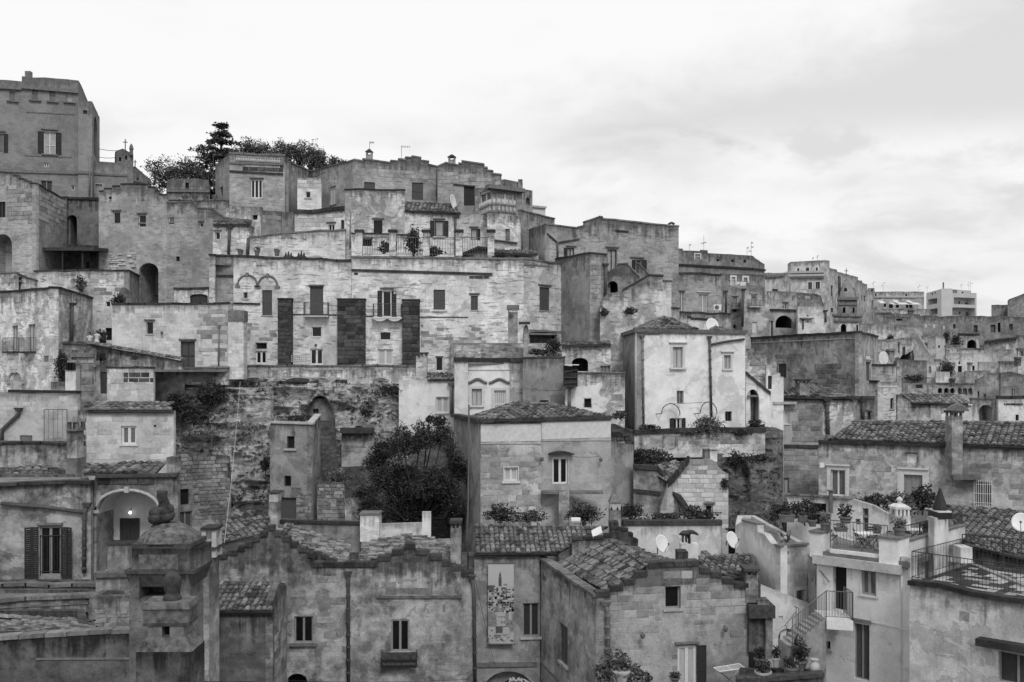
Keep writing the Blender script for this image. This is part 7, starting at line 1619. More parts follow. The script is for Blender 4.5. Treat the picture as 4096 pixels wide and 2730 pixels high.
w = h.w((1320, 57.2), (1910, 57.5), [(1320, 285), (1600, 275), (1605, 255), (1660, 250), (1665, 185), (1740, 180), (1745, 200), (1820, 205), (1822, 240), (1865, 245), (1868, 290), (1910, 300)], 'lower'); w.cope(mat='coping', h=.16, pl=.6); w.rects = []
h.chimney(1655, 1735, 130, 190, 57.4, 'lower_dark', 'plain', .8, name='vent_box'); h.close(.8, roof=None)
h = House('lantern_chimney', 'pale lantern chimney with triangular vents and gabled cap', 'chimney')
fr(2400, 1850)
w = h.w((90, 59), (186, 59), (430, 430), 'mid', t=.9)
def lan2(h):
    fr(2400, 1850); T = h.T; a, c = PX(92, 59), PX(186, 59); m = (a + c) / 2; z0 = ZY(430, 59); z1 = ZY(368, 59); b = B(); b.cbox((m, 59.5, z0), c - a, .9, z1 - z0); q = T.part('head', b, 'stone_trim')
    for x in (102, 157): T.part('vent', B().prism([P(x - 10, 428, 59.02), P(x + 12, 428, 59.02), P(x + 1, 395, 59.02)], (0, .04, 0)), 'dark_inside', q, fixn=True)
    b = B(); b.cbox((m, 59.5, z1), (c - a) * 1.1, 1.0, .08); b.frustum(Vector((m, 59.5, z1 + .08)), c - a, .9, .3, .3, .45); b.frustum(Vector((m, 59.5, z1 + .5)), .26, .26, .16, .16, .5); T.part('cap', b, 'stone_trim_dark')
h.do(lan2); h.close(.2, roof=None)
h = House('stepped_white_gable', 'ruined white-stone gable with stepped sides and pantile slope')
fr(2400, 1250)
w = h.w((540, 66), (1150, 66), [(540, 1750), (610, 1540), (660, 1500), (700, 1450), (735, 1405), (770, 1360), (790, 1330), (830, 1322), (1000, 1318), (1040, 1345), (1060, 1385), (1100, 1420), (1150, 1450)], 'tufa_block', t=.5); w.cope([(610, 1540), (660, 1500), (700, 1450), (735, 1405), (770, 1360), (800, 1325)], mat='coping', h=.4, pl=.7, proj=.15); w.win(945, 1728, 1010, 1790, k='dark_inside', f='frame_white', mull=0, hood=.8)
w.stones([(560, 1730), (640, 1530), (700, 1480), (800, 1345), (1040, 1365), (1140, 1460), (1140, 1740), (560, 1740)], .3, (.5, .95), 'block_pale', .03, .02, .9)
h.tiles([(330, 1390, 69), (630, 1530, 66.2), (800, 1330, 68.5), (480, 1350)], .3, .45, 'tile')
h.chimney(985, 1058, 1222, 1340, 66.8, 'plaster_white', 'slab', .9, 'stone_trim'); h.chimney(940, 990, 1230, 1330, 67.2, 'mid', 'plain', .9, name='vent_box')
h.close(2, roof=None)
h = House('broken_lower_wall', 'crumbling low house wall with sloping parapet beside white gable', 'wall')
w = h.w((300, 67.4), (545, 67.2), [(300, 1390), (520, 1400), (545, 1440)], 'lower'); w.cope(mat='coping', h=.3, proj=.1); w.band(300, 1580, 543, 1605, .25, .12, 'coping', 'ledge')
w2 = h.w((545, 67.2), (740, 65.2), [(545, 1440), (740, 1750)], 'lower'); w2.cope(mat='coping', h=.25); h.close(2)
h = House('leaning_stack', 'dark crumbling stack of stones between hipped house and pale house', 'wall')
w = h.w((95, 68.4), (300, 69), [(95, 1010), (140, 1000), (300, 1080)], 'lower_dark', bot=1160); w.stones([(100, 1020), (290, 1085), (290, 1150), (100, 1150)], .3, (.4, .8), 'block_black', .12, .03, .9)
w = h.w((50, 67.6), (300, 68.2), [(50, 1150), (300, 1185)], 'plaster_shade'); h.close(2)
# ================================================================== white terrace house, right
fr(2700, 2030)
h = House('stair_tower', 'pale ashlar stair tower with small framed window and slanting left flank')
wl = h.w((540, 58), (608, 55.5), [(540, 165), (608, 120)], 'plaster'); wl = h.w((608, 55.5), (945, 50), [(608, 118), (735, 150), (740, 220), (800, 240), (860, 325), (945, 345)], 'plaster'); wl.cope([(608, 118), (735, 150)], mat='stone_trim_dark', h=.08)
w = h.w((945, 50), (1186, 51), (350, 330), 'tufa_block'); w.cope(mat='stone_trim_dark', h=.1, proj=.08); w.win(1085, 742, 1168, 852, k='glass_mid', f='frame_grey', mull=1, sur=1.3, sill=1., trim='stone_trim_pale', r=.22); w.stones([(948, 360), (1180, 350), (1180, 730), (948, 730)], .42, (.8, 1.5), 'block_pale', .008, .008, .4)
w.win(920, 965, 975, 1030, k='stone_trim_pale', f=None, r=.01, name='meter_box') if 0 else None
h.close(4)
h = House('low_white_wall', 'white lower wall with an arched cellar door under the stair tower', 'wall')
w = h.w((768, 49.6), (1200, 50.2), [(768, 690), (1200, 860)], 'plaster'); w.door(925, 1088, 1072, 1260, k='wood_dark', f='frame_dark', arch=.45, mull=1); w.win(920, 965, 975, 1030, k='stone_trim_pale', f='frame_white', mull=0, r=.02, name='meter_box'); h.close(.6)
# two rooster ornaments on the tower top
def rooster(label, x, y, Y, sc, flip, mat):
    p = P(x, y, Y); T = Thing('rooster_figure', label, 'figurine', p); b = B(); s_ = sc; f = -1 if flip else 1
    V = lambda a, z, y_=0: p + Vector((a * f * s_, y_ * s_, z * s_))
    b.tube([V(-.30, .62), V(-.22, .42), V(0, .34), (V(.16, .48)), V(.24, .70), V(.28, .86), V(.33, .92)], [.10 * s_, .15 * s_, .21 * s_, .17 * s_, .10 * s_, .085 * s_, .03 * s_], 10); T.part('body', b, mat, smooth=True)
    b = B(); b.tube([V(-.2, .42), V(-.34, .62), V(-.42, .86)], [.11 * s_, .1 * s_, .03 * s_], 8); b.tube([V(-.22, .38), V(-.42, .52), V(-.5, .70)], [.1 * s_, .08 * s_, .02 * s_], 8); T.part('tail', b, 'iron', smooth=True)
    b = B(); b.prism([V(.20, .92, -.02), V(.22, 1.02, -.02), V(.27, .97, -.02), (V(.30, 1.03, -.02)), V(.34, .93, -.02)], (0, .04 * s_, 0)); T.part('comb', b, 'terracotta', fixn=True)
    b = B(); b.tube([V(.02, .2), V(.02, 0)], .03 * s_, 6); b.lathe(p, [(.2 * s_, 0), (.2 * s_, .06 * s_), (.08 * s_, .16 * s_)], 10); T.part('foot', b, mat)
rooster('rooster figure with dark tail facing the stair tower chimney', 960, 338, 50.6, .7, True, 'stone_trim'); rooster('rooster figure with raised dark head on the stair tower top', 1000, 330, 51.2, .7, False, 'terracotta')
fr(2700, 2030)
h = House('terrace_house', 'white plastered house with roof terrace, dark doorway and outside stair')
w = h.w((1270, 48.6), (2085, 45.6), [(1270, 455), (2085, 560)], 'plaster'); 
w.door(1415, 525, 1537, 925, k='dark_inside', f=None, r=.3); w.win(1672, 560, 1805, 790, k='glass_mid', f='frame_grey', sur=.6, sill=.8, trim='stone_trim_pale', fw=.1, r=.1); w.door(1605, 1048, 1742, 1545, k='wood_mid', f='frame_grey', fw=.05, r=.16); w.win(1347, 1200, 1392, 1275, k='dark_inside', f=None, sill=1., r=.3)
w.band(1580, 985, 1760, 1018, .14, .1, 'stone_trim_dark'); w.band(1760, 1020, 2110, 1100, .06, .04, 'stone_trim_pale'); w.band(1260, 415, 2045, 515, .42, .35, 'plaster', 'fascia')
w2 = h.w((2085, 45.6), (2110, 45.4), (450, 455), 'plaster', zb=-19)
def terr(h):
    fr(2700, 2030); T = h.T; zf = ZY(400, 47.5) - .1; A = P(1268, 420, 48.4); Bq = P(2092, 520, 45.4)
    for v in (A, Bq): v.z = zf
    e = (Bq - A).normalized(); nrm = Vector((-e.y, e.x, 0))
    T.part('terrace_floor', B().prism([A, Bq, Bq + nrm * 7, A + nrm * 7], (0, 0, -.25)), 'paving', fixn=True)
    def pil(x0, x1, yt, Y, d=1., name='pier'):
        a, c = PX(x0, Y), PX(x1, Y); zt = ZY(yt, Y); rz = math.atan2(e.y, e.x); b = B(); b.cbox(((a + c) / 2, Y + d / 2, zf - .3), c - a, d, zt - zf + .3, rz); q = T.part(name, b, 'plaster', uvs=[(p.x, p.z - zt - 3) for p in b.v]); b = B(); b.cbox(((a + c) / 2, Y + d / 2, zt), (c - a) * 1.12, d * 1.12, .1, rz); T.part('cap', b, 'stone_trim_dark', q); return Vector(((a + c) / 2, Y + d / 2, zt + .1))
    h.p1 = pil(1275, 1392, 235, 48.2); h.p2 = pil(1925, 2100, 290, 45.8, 1.3)
    fl = P(1392, 370, 47.9); fl.z = zf; f2 = P(1925, 420, 46.1); f2.z = zf; b = B(); b.box(fl + Vector((0, 0, -.02)), f2 - fl, (0, .25, 0), (0, 0, .18)); T.part('kerb', b, 'plaster', uvs=[(p.x, -3) for p in b.v])
    railing(T, [fl + Vector((.05, .15, .18)), f2 + Vector((-.05, .15, .18))], 1.35, .16, 'iron_grey', r=.013)
    fr(3096, 1850); p = P(1210, 760, 46.6); q = P(1712, 640, 51.5); p.z = q.z = zf; b = B(); b.box(p + Vector((0, 0, -3)), q - p, (-.3, .0, 0), (0, 0, 3.75)); T.part('parapet', b, 'plaster', uvs=[(v.x + v.y, v.z - zf - 1) for v in b.v], fixn=True); b = B(); b.box(p + Vector((.08, 0, .75)), q - p, (-.42, .0, 0), (0, 0, .08)); T.part('coping', b, 'stone_trim_dark', fixn=True)
    railing(T, [p + Vector((-.15, .2, .83)), q + Vector((-.15, 0, .83))], .6, .16, 'iron', r=.013)
    h.zf = zf
h.do(terr); h.close(7, roof=None)
TERR = h
fr(3096, 1850)
zf = h.zf
h = House('white_chimney', 'tall white chimney with dark collar and black metal hood', 'chimney')
h.w((1437, 47.2), (1528, 47.2), (500, 500), 'plaster_white', t=.7, zb=-13); h.w((1528, 47.2), (1563, 48.1), (500, 500), 'plaster', t=.3, zb=-13)
def hood(h):
    fr(3096, 1850); T = h.T; m = PX(1500, 47.6); z = ZY(500, 47.6); W_ = PX(1563, 47.6) - PX(1437, 47.6); b = B(); b.cbox((m, 47.75, z), W_, 1.15, ZY(442, 47.6) - z); T.part('collar', b, 'sign_black'); b = B(); z2 = ZY(442, 47.6); b.cbox((m, 47.75, z2), W_ * .95, 1.1, .06); T.part('slab', b, 'stone_trim_pale'); b = B(); b.lathe((m, 47.75, z2 + .1), [(.36, 0), (.33, .12), (.06, .95), (.03, 1.0)], 10); T.part('hood', b, 'sign_black')
h.do(hood); h.close(.3, roof=None)
h = House('white_lantern_chimney', 'white lantern chimney with slotted sides and ball finial on terrace', 'chimney')
h.w((1088, 50.5), (1224, 50.5), (480, 480), 'plaster_white', t=.9, zb=-13)
def lan3(h):
    fr(3096, 1850); T = h.T; a, c = PX(1086, 50.5), PX(1226, 50.5); m = (a + c) / 2; W_ = c - a; z0 = ZY(480, 50.5); z1 = ZY(425, 50.5); z2 = ZY(385, 50.5); b = B()
    for i in range(4):
        x = a + W_ * (i + .0) / 3.0; x = lerp(a + .1, c - .1, i / 3)
        for y in (50.6, 51.3): b.cbox((x, y, z0), W_ * .12, .18, z1 - z0)
    T.part('vent', b, 'plaster_white', uvs=[(p.x, -3) for p in b.v]); b = B(); b.cbox((m, 50.95, z1), W_, .95, .12); b.frustum(Vector((m, 50.95, z1 + .12)), W_ * .9, .85, W_ * .5, .5, z2 - z1 - .1); T.part('cap', b, 'plaster_white', uvs=[(p.x, -3) for p in b.v]); b = B(); hh = ZY(318, 50.5) - z2; b.lathe((m, 50.95, z2), [(W_ * .18, 0), (W_ * .12, hh * .15), (W_ * .10, hh * .28), (W_ * .2, hh * .5), (W_ * .19, hh * .75), (W_ * .08, hh * .95), (.02, hh)], 12); T.part('ball_finial', b, 'plaster_white', smooth=True, uvs=[(p.x, -3) for p in b.v])
h.do(lan3); h.close(.2, roof=None)
h = House('scalloped_wall', 'white terrace back wall with scalloped tile top, dark recess and narrow door', 'wall')
w = h.w((115, 56.5), (1030, 53.6), [(115, 290), (300, 298), (700, 330), (900, 390), (1030, 470)], 'plaster_white'); w.door(795, 412, 847, 620, k='wood_mid', f='frame_grey', mull=0); w.door(355, 368, 467, 560, k='dark_inside', f=None)
def scal(h):
    wq = h.walls[0]; fr(3096, 1850)
    for i in range(24):
        u, z = wq.uv(lerp(130, 690, i / 23), lerp(291, 329, i / 23)); h.T.inst('coping_tile', tile_mesh('tile_pale', i % 4), Matrix.Translation(wq.pt(u, z - .02, .08)) @ Matrix.Diagonal((.34, .6, .22, 1)))
    b = B(); c = P(508, 340, 55.0); b.tube([c - Vector((0, 0, .7)), c + Vector((0, 0, .5))], .12, 8); b.lathe(c + Vector((0, 0, .5)), [(.2, 0), (.22, .06)], 10); h.T.part('flue', b, 'iron_grey')
h.do(scal); h.close(2.)
fr(3096, 1850)
h = House('railed_roof_house', 'near house corner with checkered tile roof inside iron railing')
w = h.w((1215, 44), (2900, 38.4), [(1215, 1085), (2350, 1258), (2900, 1342)], 'near_wall'); w.cope(mat='coping', h=.2, proj=.12)
w.door(2010, 1720, 2350, 2000, k='wood_dark', f='frame_grey'); w.band(1850, 1560, 2350, 1640, .3, .5, 'coping', 'canopy_edge'); w.stones([(1300, 1290), (1750, 1330), (1750, 1480), (1300, 1440)], .4, (.6, 1.2), 'block_mid', .015, .015, .3)
def chk(h):
    fr(3096, 1850); T = h.T; zr = ZY(1085, 44) - .05; rs = random.Random(4); quad = [P(1225, 1068, 44.4), P(2350, 1235, 40.6)]
    A_ = Vector((quad[0].x, quad[0].y, zr)); B_ = Vector((quad[1].x, quad[1].y, zr)); e = (B_ - A_).normalized(); nn = Vector((-e.y, e.x, 0)); o = T.part('roof_terrace', B().prism([A_, B_, B_ + nn * 9, A_ + nn * 6], (0, 0, -.2)), 'lower_dark', fixn=True, uvs=None)
    items = []; rot = Matrix((e, nn, Vector((0, 0, 1)))).transposed().to_4x4()
    for i in range(30):
        for j in range(12):
            if rs.random() < .42 + .25 * noise.noise(Vector((i * .35, j * .5, 2))): items.append(Matrix.Translation(A_ + e * (i * .42 + .4) + nn * (j * .42 + .4) + Vector((0, 0, .003))) @ rot @ Matrix.Diagonal((.40, .40, .02, 1)))
    place_pieces(T, 'paving_tile', 'paving_tiles', items, o, UST, stone_mesh, 'block_mid')
    pts = [A_ + nn * 5 + Vector((.1, 0, 0)), A_ + Vector((.1, .1, 0)), B_]; pts = [p + Vector((0, 0, .12)) for p in pts]; railing(T, pts, 1.25, .15, 'iron', r=.011, post=3.6)
    railing(T, [A_ + nn * 5.4 + Vector((0, 0, .05)), B_ + nn * 6.4 + Vector((0, 0, .05))], 1.5, .18, 'iron', r=.014)
h.do(chk); h.close(5, roof=None)
h = House('low_pantile_house', 'low house with broad dark pantile slope behind the white terrace')
w = h.w((1715, 50.5), (2350, 49), [(1715, 760), (2350, 900)], 'lower_dark'); h.tiles([(1715, 740, 50.3), (2350, 880, 48.8), (2350, 440, 57.5), (1540, 380)], .30, .46, 'tile', ang=-6); h.tiles([(1340, 520, 55), (1715, 740, 50.3), (1540, 380, 57.3)], .30, .46, 'tile') if 0 else None
h.chimney(1672, 1778, 765, 905, 46.5, 'plaster', 'plain', .9, name='white_block'); h.close(6, roof=None)

# outside stair with iron rail
def stair():
    fr(2700, 2030); T = Thing('outside_stair', 'concrete outside stair with iron handrail beside the dark doorway', 'staircase', P(1150, 1300, 47)); 
    n = 9; p0, p1 = P(1030, 1270, 45.2), P(1355, 1000, 46.6); b = B()
    for i in range(n):
        t0, t1 = i / n, (i + 1) / n; a = p0.lerp(p1, t0); c = p0.lerp(p1, t1)
        b = B(); b.box((a.x, a.y, p0.z - 3), (c.x - a.x, c.y - a.y, 0), (-.15, 1.3, 0), (0, 0, c.z - p0.z + 3)); T.part('step', b, 'plaster_shade', uvs=[(v.x, v.z - c.z - 1) for v in b.v], fixn=True)
    q = P(1590, 960, 46.2); l0 = P(1355, 1000, 46.5); zL = l0.z; b = B(); b.box((l0.x, l0.y - .1, zL - .45), (q.x - l0.x, q.y - l0.y, 0), (0, 1.9, 0), (0, 0, .45)); T.part('landing', b, 'plaster', uvs=[(v.x, -3) for v in b.v], fixn=True)
    b = B(); hh = Vector((0, 0, 1.35)); A_, C_, D_, E_ = p0 + Vector((.1, -.05, .1)), Vector((l0.x, l0.y, zL)), Vector((q.x, q.y - .05, zL)), Vector((q.x, q.y + 1.2, zL))
    railing(T, [A_, C_, D_, E_], 1.3, .12, 'iron_grey', r=.012)
    # upper flight against the tower wall
    n = 6; s0, s1 = P(1352, 770, 49.0), P(1195, 560, 50.2)
    for i in range(n):
        a = s0.lerp(s1, i / n); c = s0.lerp(s1, (i + 1) / n); b = B(); b.box((a.x, a.y, zL - 1), (c.x - a.x, c.y - a.y, 0), (.3, 1.2, 0), (0, 0, c.z - zL + .6)); T.part('step', b, 'plaster_shade', uvs=[(v.x, v.z - c.z - 1) for v in b.v], fixn=True)
    b = B(); b.tube([P(1188, 425, 49.2), P(1380, 670, 48)], .03, 5); b.tube([P(1250, 560, 48.8), P(1250, 880, 48.2)], .02, 5); T.part('handrail', b, 'iron_grey')
    b = B()
    for x0, y0, x1, y1 in ((980, 1065, 1085, 935), (1000, 1060, 1000, 1215), (1085, 890, 1085, 1085), (1108, 905, 1105, 1080), (1065, 888, 1108, 905), (1000, 1130, 1085, 1040)): b.tube([P(x0, y0, 46.4), P(x1, y1, 46.4)], .02, 5)
    T.part('guard_rail', b, 'iron_grey')
stair()
# ================================================================== trees and plants
def tree(name, label, base, height, blobs, mat, nleaf, size, seed, trunk_r=.16, group=None, squash=.8):
    "trunk and limbs reaching to each leaf cluster; blobs are (offset x, y, z, radius) from the base"
    rs = random.Random(seed); base = Vector(base); T = Thing(name, label, 'tree', base, group); b = B(); tot = sum(q[3] ** 2 for q in blobs)
    fork = base + Vector((0, 0, height * .3)); b.tube([base - Vector((0, 0, .5)), base + Vector((.05, 0, height * .15)), fork], [trunk_r * 1.3, trunk_r * 1.05, trunk_r * .8], 8)
    for q in blobs:
        c = base + Vector(q[:3]); m = fork.lerp(c, .5) + Vector((rs.uniform(-.2, .2), rs.uniform(-.2, .2), .2)) * q[3]; b.tube([fork - Vector((0, 0, .1)), m, c], [trunk_r * .5, trunk_r * .3, trunk_r * .1], 5)
    T.part('trunk', b, 'bark', smooth=True); b = B()
    for q in blobs:
        n = int(nleaf * q[3] ** 2 / tot)
        for k in range(3): fill(b, base + Vector(q[:3]) + Vector((rs.gauss(0, .3), rs.gauss(0, .3), rs.gauss(0, .3))) * q[3], q[3] * .8, q[3] * .8, q[3] * .7, n // 3, rs, 3., .05, size * 1.3)
    T.part('crown', b, mat); return T
frD()
rs = random.Random(2); base = P(955, 1240, 68); base.z = gz(base.x, 68); m_ = 68 / F * 4096 / 2353; bl = []
for (x, y, r) in ((860, 1060, 1.0), (890, 1040, 1.1), (930, 1020, 1.2), (970, 1000, 1.1), (1000, 975, .6), (985, 965, .4), (1015, 1010, 1.), (1045, 1040, .8), (1055, 1090, .9), (870, 1110, 1.2), (930, 1090, 1.5), (990, 1080, 1.5), (1040, 1140, 1.2), (860, 1165, 1.2), (920, 1160, 1.5), (985, 1160, 1.5), (1040, 1195, 1.1), (900, 1215, 1.2), (960, 1220, 1.3), (1055, 1060, .6), (845, 1130, .8)):
    p = P(x, y, 68); bl.append((p.x - base.x, rs.uniform(-1.3, 1.0), p.z - base.z, r))
tree('big_tree', 'large dark leafy tree growing between cliff and hipped house', base, 5, bl, 'leaf_dark', 52000, .062, 3, .22)
# cedar
def cedar():
    rs = random.Random(7); top = P(510, 280, 118); base = Vector((top.x - .3, 118, 14.)); T = Thing('cedar_tree', 'tall layered cedar standing on the skyline behind roof room', 'tree', base); H_ = top.z - base.z; b = B(); b.tube([base, base + Vector((.1, 0, H_ * .6)), top - Vector((0, 0, .3))], [.4, .28, .04], 8); c = B()
    for t in range(10):
        f = t / 9; z = lerp(top.z - .4, top.z - 9.2, f) + rs.uniform(-.2, .2); wid = .55 + 5.0 * f ** .8; n = 6 + int(7 * f)
        for k in range(n):
            a = 2 * math.pi * k / n + rs.uniform(-.3, .3); L = wid * rs.uniform(.45, 1.2) * (1.15 if math.cos(a) < 0 else 1.); e = Vector((math.cos(a), math.sin(a), 0)); s0 = Vector((lerp(top.x, base.x, f), 118, z)); e1 = s0 + e * L + Vector((0, 0, L * .06 - .12 * L * f)); b.tube([s0, s0.lerp(e1, .5) + Vector((0, 0, .15)), e1], [.07, .05, .015], 4)
            for j in range(int(60 + 95 * f)):
                u = rs.random() ** .7; p = s0.lerp(e1, u) + Vector((rs.gauss(0, .26) * (1.2 - .5 * u), rs.gauss(0, .26), rs.gauss(0, .12))); d = (e * .6 + Vector((rs.gauss(0, .6), rs.gauss(0, .6), -.35 + rs.gauss(0, .2)))).normalized(); q = d.cross(Vector((rs.gauss(0, 1), rs.gauss(0, 1), 1))).normalized(); ln = rs.uniform(.22, .42); c.add([p - d * ln * .3, p + q * .12, p + d * ln, p - q * .12], [(0, 1, 2, 3)])
    T.part('trunk', b, 'bark'); T.part('crown', c, 'needle')
cedar()
def skytree(label, x, y, Y, w, hgt, seed, mat='leaf', n=1500, size=.14, group=None, name='tree'):
    rs = random.Random(seed); c = P(x, y, Y); base = Vector((c.x, Y, c.z - hgt)); bl = [(rs.uniform(-.5, .5) * w, rs.uniform(-.4, .4) * w, hgt * rs.uniform(.55, .92), w * rs.uniform(.22, .34)) for i in range(9)]; return tree(name, label, base, hgt * .7, bl, mat, n, size, seed, .14, group)
skytree('airy round-leaved tree beside the cedar on skyline', 400, 372, 112, 4.6, 5.5, 4, 'leaf', 4200, .1, name='leafy_tree'); skytree('low dark tree filling gap between airy tree and cedar', 445, 395, 114, 4, 4, 5, 'leaf', 3600, .1, name='leafy_tree')
for i, (x, y) in enumerate(((575, 338), (600, 330), (628, 332), (655, 336), (688, 338), (712, 345), (738, 354), (765, 364))):
    skytree('feathery tree in the row behind the balustraded roof terrace', x, y, 110 + (i % 3), 3.4 if i < 5 else 2.8, 3.2, 30 + i, 'leaf', 2200, .09, 'trees behind the balustrade', 'feathery_tree')
# shrubs on the rock and walls (frame, x, y, Y, radius, height, material, label, name)
SH = [('D', 487, 925, 77, 1.9, 2.8, 'leaf_dark', 900, 'big dark ivy bush hanging at the top of the cliff'), ('D', 410, 945, 75.5, 1.3, 2.6, 'leaf_dark', 600, 'dark ivy clump under ashlar terrace corner'), ('D', 445, 965, 75.5, 1.8, 2.0, 'leaf_dark', 600, 'trailing dark creeper on the cliff shelf'),
 ('D', 570, 905, 79.2, 1.5, 1.5, 'leaf_dark', 420, 'dark weeds below the retaining wall near the wire'), ('D', 905, 905, 79, 2.2, 1.2, 'leaf_dark', 620, 'dark moss tuft hanging at retaining wall end'), ('D', 840, 955, 77.2, .9, .9, 'leaf_dark', 260, 'small thorny tuft on the cliff above the cave house'), ('D', 610, 1080, 72.2, .5, 1.4, 'leaf_dark', 200, 'dark tuft growing beside the cliff tower'),
 ('D', 770, 1110, 70.5, 1.6, 1.2, 'leaf', 420, 'grassy scrub on the ledge right of cliff tower'), ('D', 470, 1000, 74.5, 2.6, .9, 'dry_grass', 520, 'dry pale grass hanging over the cliff shelf'), ('D', 560, 985, 75, 2.2, .7, 'dry_grass', 380, 'dry pale grass along middle rock shelf'), ('D', 690, 965, 73.0, 1.6, .6, 'leaf_dark', 260, 'weeds on the broken roof of the cliff tower'),
 ('D', 143, 872, 74.2, .75, 3.6, 'leaf_dark', 700, 'tall black ivy column filling the niche by corner house'), ('D', 232, 828, 76.6, .7, 1.1, 'leaf_dark', 260, 'round dark caper bush on the stair parapet'), ('D', 310, 826, 76.6, .45, .7, 'leaf', 120, 'small caper tuft lower on the stair parapet'),
 ('D', 1447, 722, 81.6, .8, 1.0, 'leaf_dark', 280, 'round dark bush on the peeling wall under outside stair'), ('D', 1388, 725, 82.2, .6, .9, 'leaf_dark', 160, 'dark tuft at the foot of the stair block drain'), ('D', 1272, 806, 79.5, 1.0, 1.6, 'leaf_dark', 420, 'round shrub below the dark recess'), ('D', 1240, 815, 78.8, 1.6, .8, 'leaf_dark', 360, 'low dark hedge on the rock ledge below recess'), ('D', 1320, 795, 79.5, 1.0, .7, 'leaf_dark', 240, 'low scrub beside the ruined tiled edge'),
 ('D', 1625, 995, 73.4, 1.45, 2.0, 'leaf', 900, 'broad feathery bush in the pale house garden'), ('D', 1490, 992, 73.0, 1.2, .9, 'leaf_dark', 320, 'low hedge on the garden wall by the agave'), ('D', 1700, 1000, 73.4, 1.5, .8, 'leaf_dark', 380, 'dark trailing plants on the garden wall end'), ('D', 1580, 1000, 73.2, 1.3, .5, 'leaf_dark', 260, 'moss fringe under broad garden bush'), ('D', 1735, 985, 76.5, .9, 1.2, 'leaf_dark', 260, 'dark shrub inside the half arch'),
 ('D', 1500, 1062, 69.4, 2.0, 1.5, 'leaf_dark', 620, 'dark shrubs in the hollow left of white gable'), ('D', 1465, 1055, 69.6, 1.2, 1.2, 'leaf_dark', 300, 'dark weeds beside the crumbling stack'), ('D', 1690, 1075, 67.4, .9, 1.9, 'leaf_dark', 360, 'black ivy in the cave mouth right of white gable'), ('D', 1665, 1120, 65.8, .35, 1.0, 'leaf_dark', 160, 'dark tuft on the white gable right edge'), ('D', 1740, 1060, 67.4, 1.6, .8, 'leaf_dark', 360, 'scrub on dark rock shelf below garden'),
 ('D', 1150, 1195, 61.5, 1.4, 1.5, 'leaf_dark', 520, 'potted shrubs at the foot of the hipped house'), ('D', 1215, 1200, 61.5, 1.6, 1.3, 'leaf', 480, 'mixed green shrubs below the hipped house balcony'), ('D', 1340, 1195, 61.8, 1.5, 1.6, 'leaf_dark', 480, 'tall dark shrubs right of the balcony pier'), ('D', 1450, 1190, 61.5, 1.2, 1.5, 'leaf_dark', 420, 'grape-leaved shrub beside the lantern chimney'), ('D', 1530, 1195, 61.6, 1.5, .8, 'leaf_dark', 420, 'low bush on the white garden wall'), ('D', 1620, 1195, 61.8, 1.2, 1.2, 'leaf_dark', 380, 'dark palm-like shrub before the white gable'), ('D', 1585, 1190, 62.2, .9, 1.4, 'leaf', 300, 'spiky cycad in the garden before white gable'), ('D', 1425, 960, 69, .8, .8, 'leaf', 160, 'little row of cactus pots on hipped house eave'),
 ('D', 1800, 1195, 54.8, 1.3, 1.7, 'leaf_dark', 620, 'dense climbing plant on the terrace end wall'), ('D', 1850, 1190, 54.6, 1.3, 1.7, 'leaf_dark', 620, 'dense climbing plant beside the dark recess'), ('D', 2010, 1165, 60.5, 1.6, 1.3, 'leaf_dark', 460, 'dark bushes below stone portal gate'), ('D', 2065, 1175, 58.5, 1.3, 1.8, 'leaf', 420, 'tall loose bush behind the white lantern chimney'), ('D', 2120, 1165, 60.2, 1.3, 2.0, 'leaf_dark', 460, 'dark bush beneath portal right side'),
 ('D', 2175, 783, 172, .8, 2.6, 'leaf_dark', 500, 'dark cypress clump below the ruined range'), ('D', 2197, 795, 171, 1.2, 3.4, 'leaf_dark', 500, 'second dark cypress beside the arch house'), ('D', 2178, 862, 137, 1.4, 3.0, 'leaf_dark', 520, 'round dark tree before the long white house'), ('D', 2046, 784, 160, .9, 1.8, 'leaf_dark', 260, 'dark thicket on the slope below street row'), ('D', 2110, 835, 150, 2.4, .8, 'leaf', 360, 'scrub along top of the slope house wall'), ('D', 2100, 872, 128, 2.6, 1.0, 'leaf_dark', 420, 'mossy scrub above the mossy slope wall')]
frD()
for i, (_, x, y, Y, rx, rz, mat, n, lab) in enumerate(SH):
    p = P(x, y, Y); bush('cypress_tree' if 'cypress' in lab else 'shrub', lab, 'tree' if 'cypress' in lab or 'tree' in lab else 'shrub', p - Vector((0, 0, rz * .15)), rx * .74, rz * .74, int(n * 1.3), .10 if Y < 100 else .24, mat, None, 60 + i, 11, stem=rz > 1)
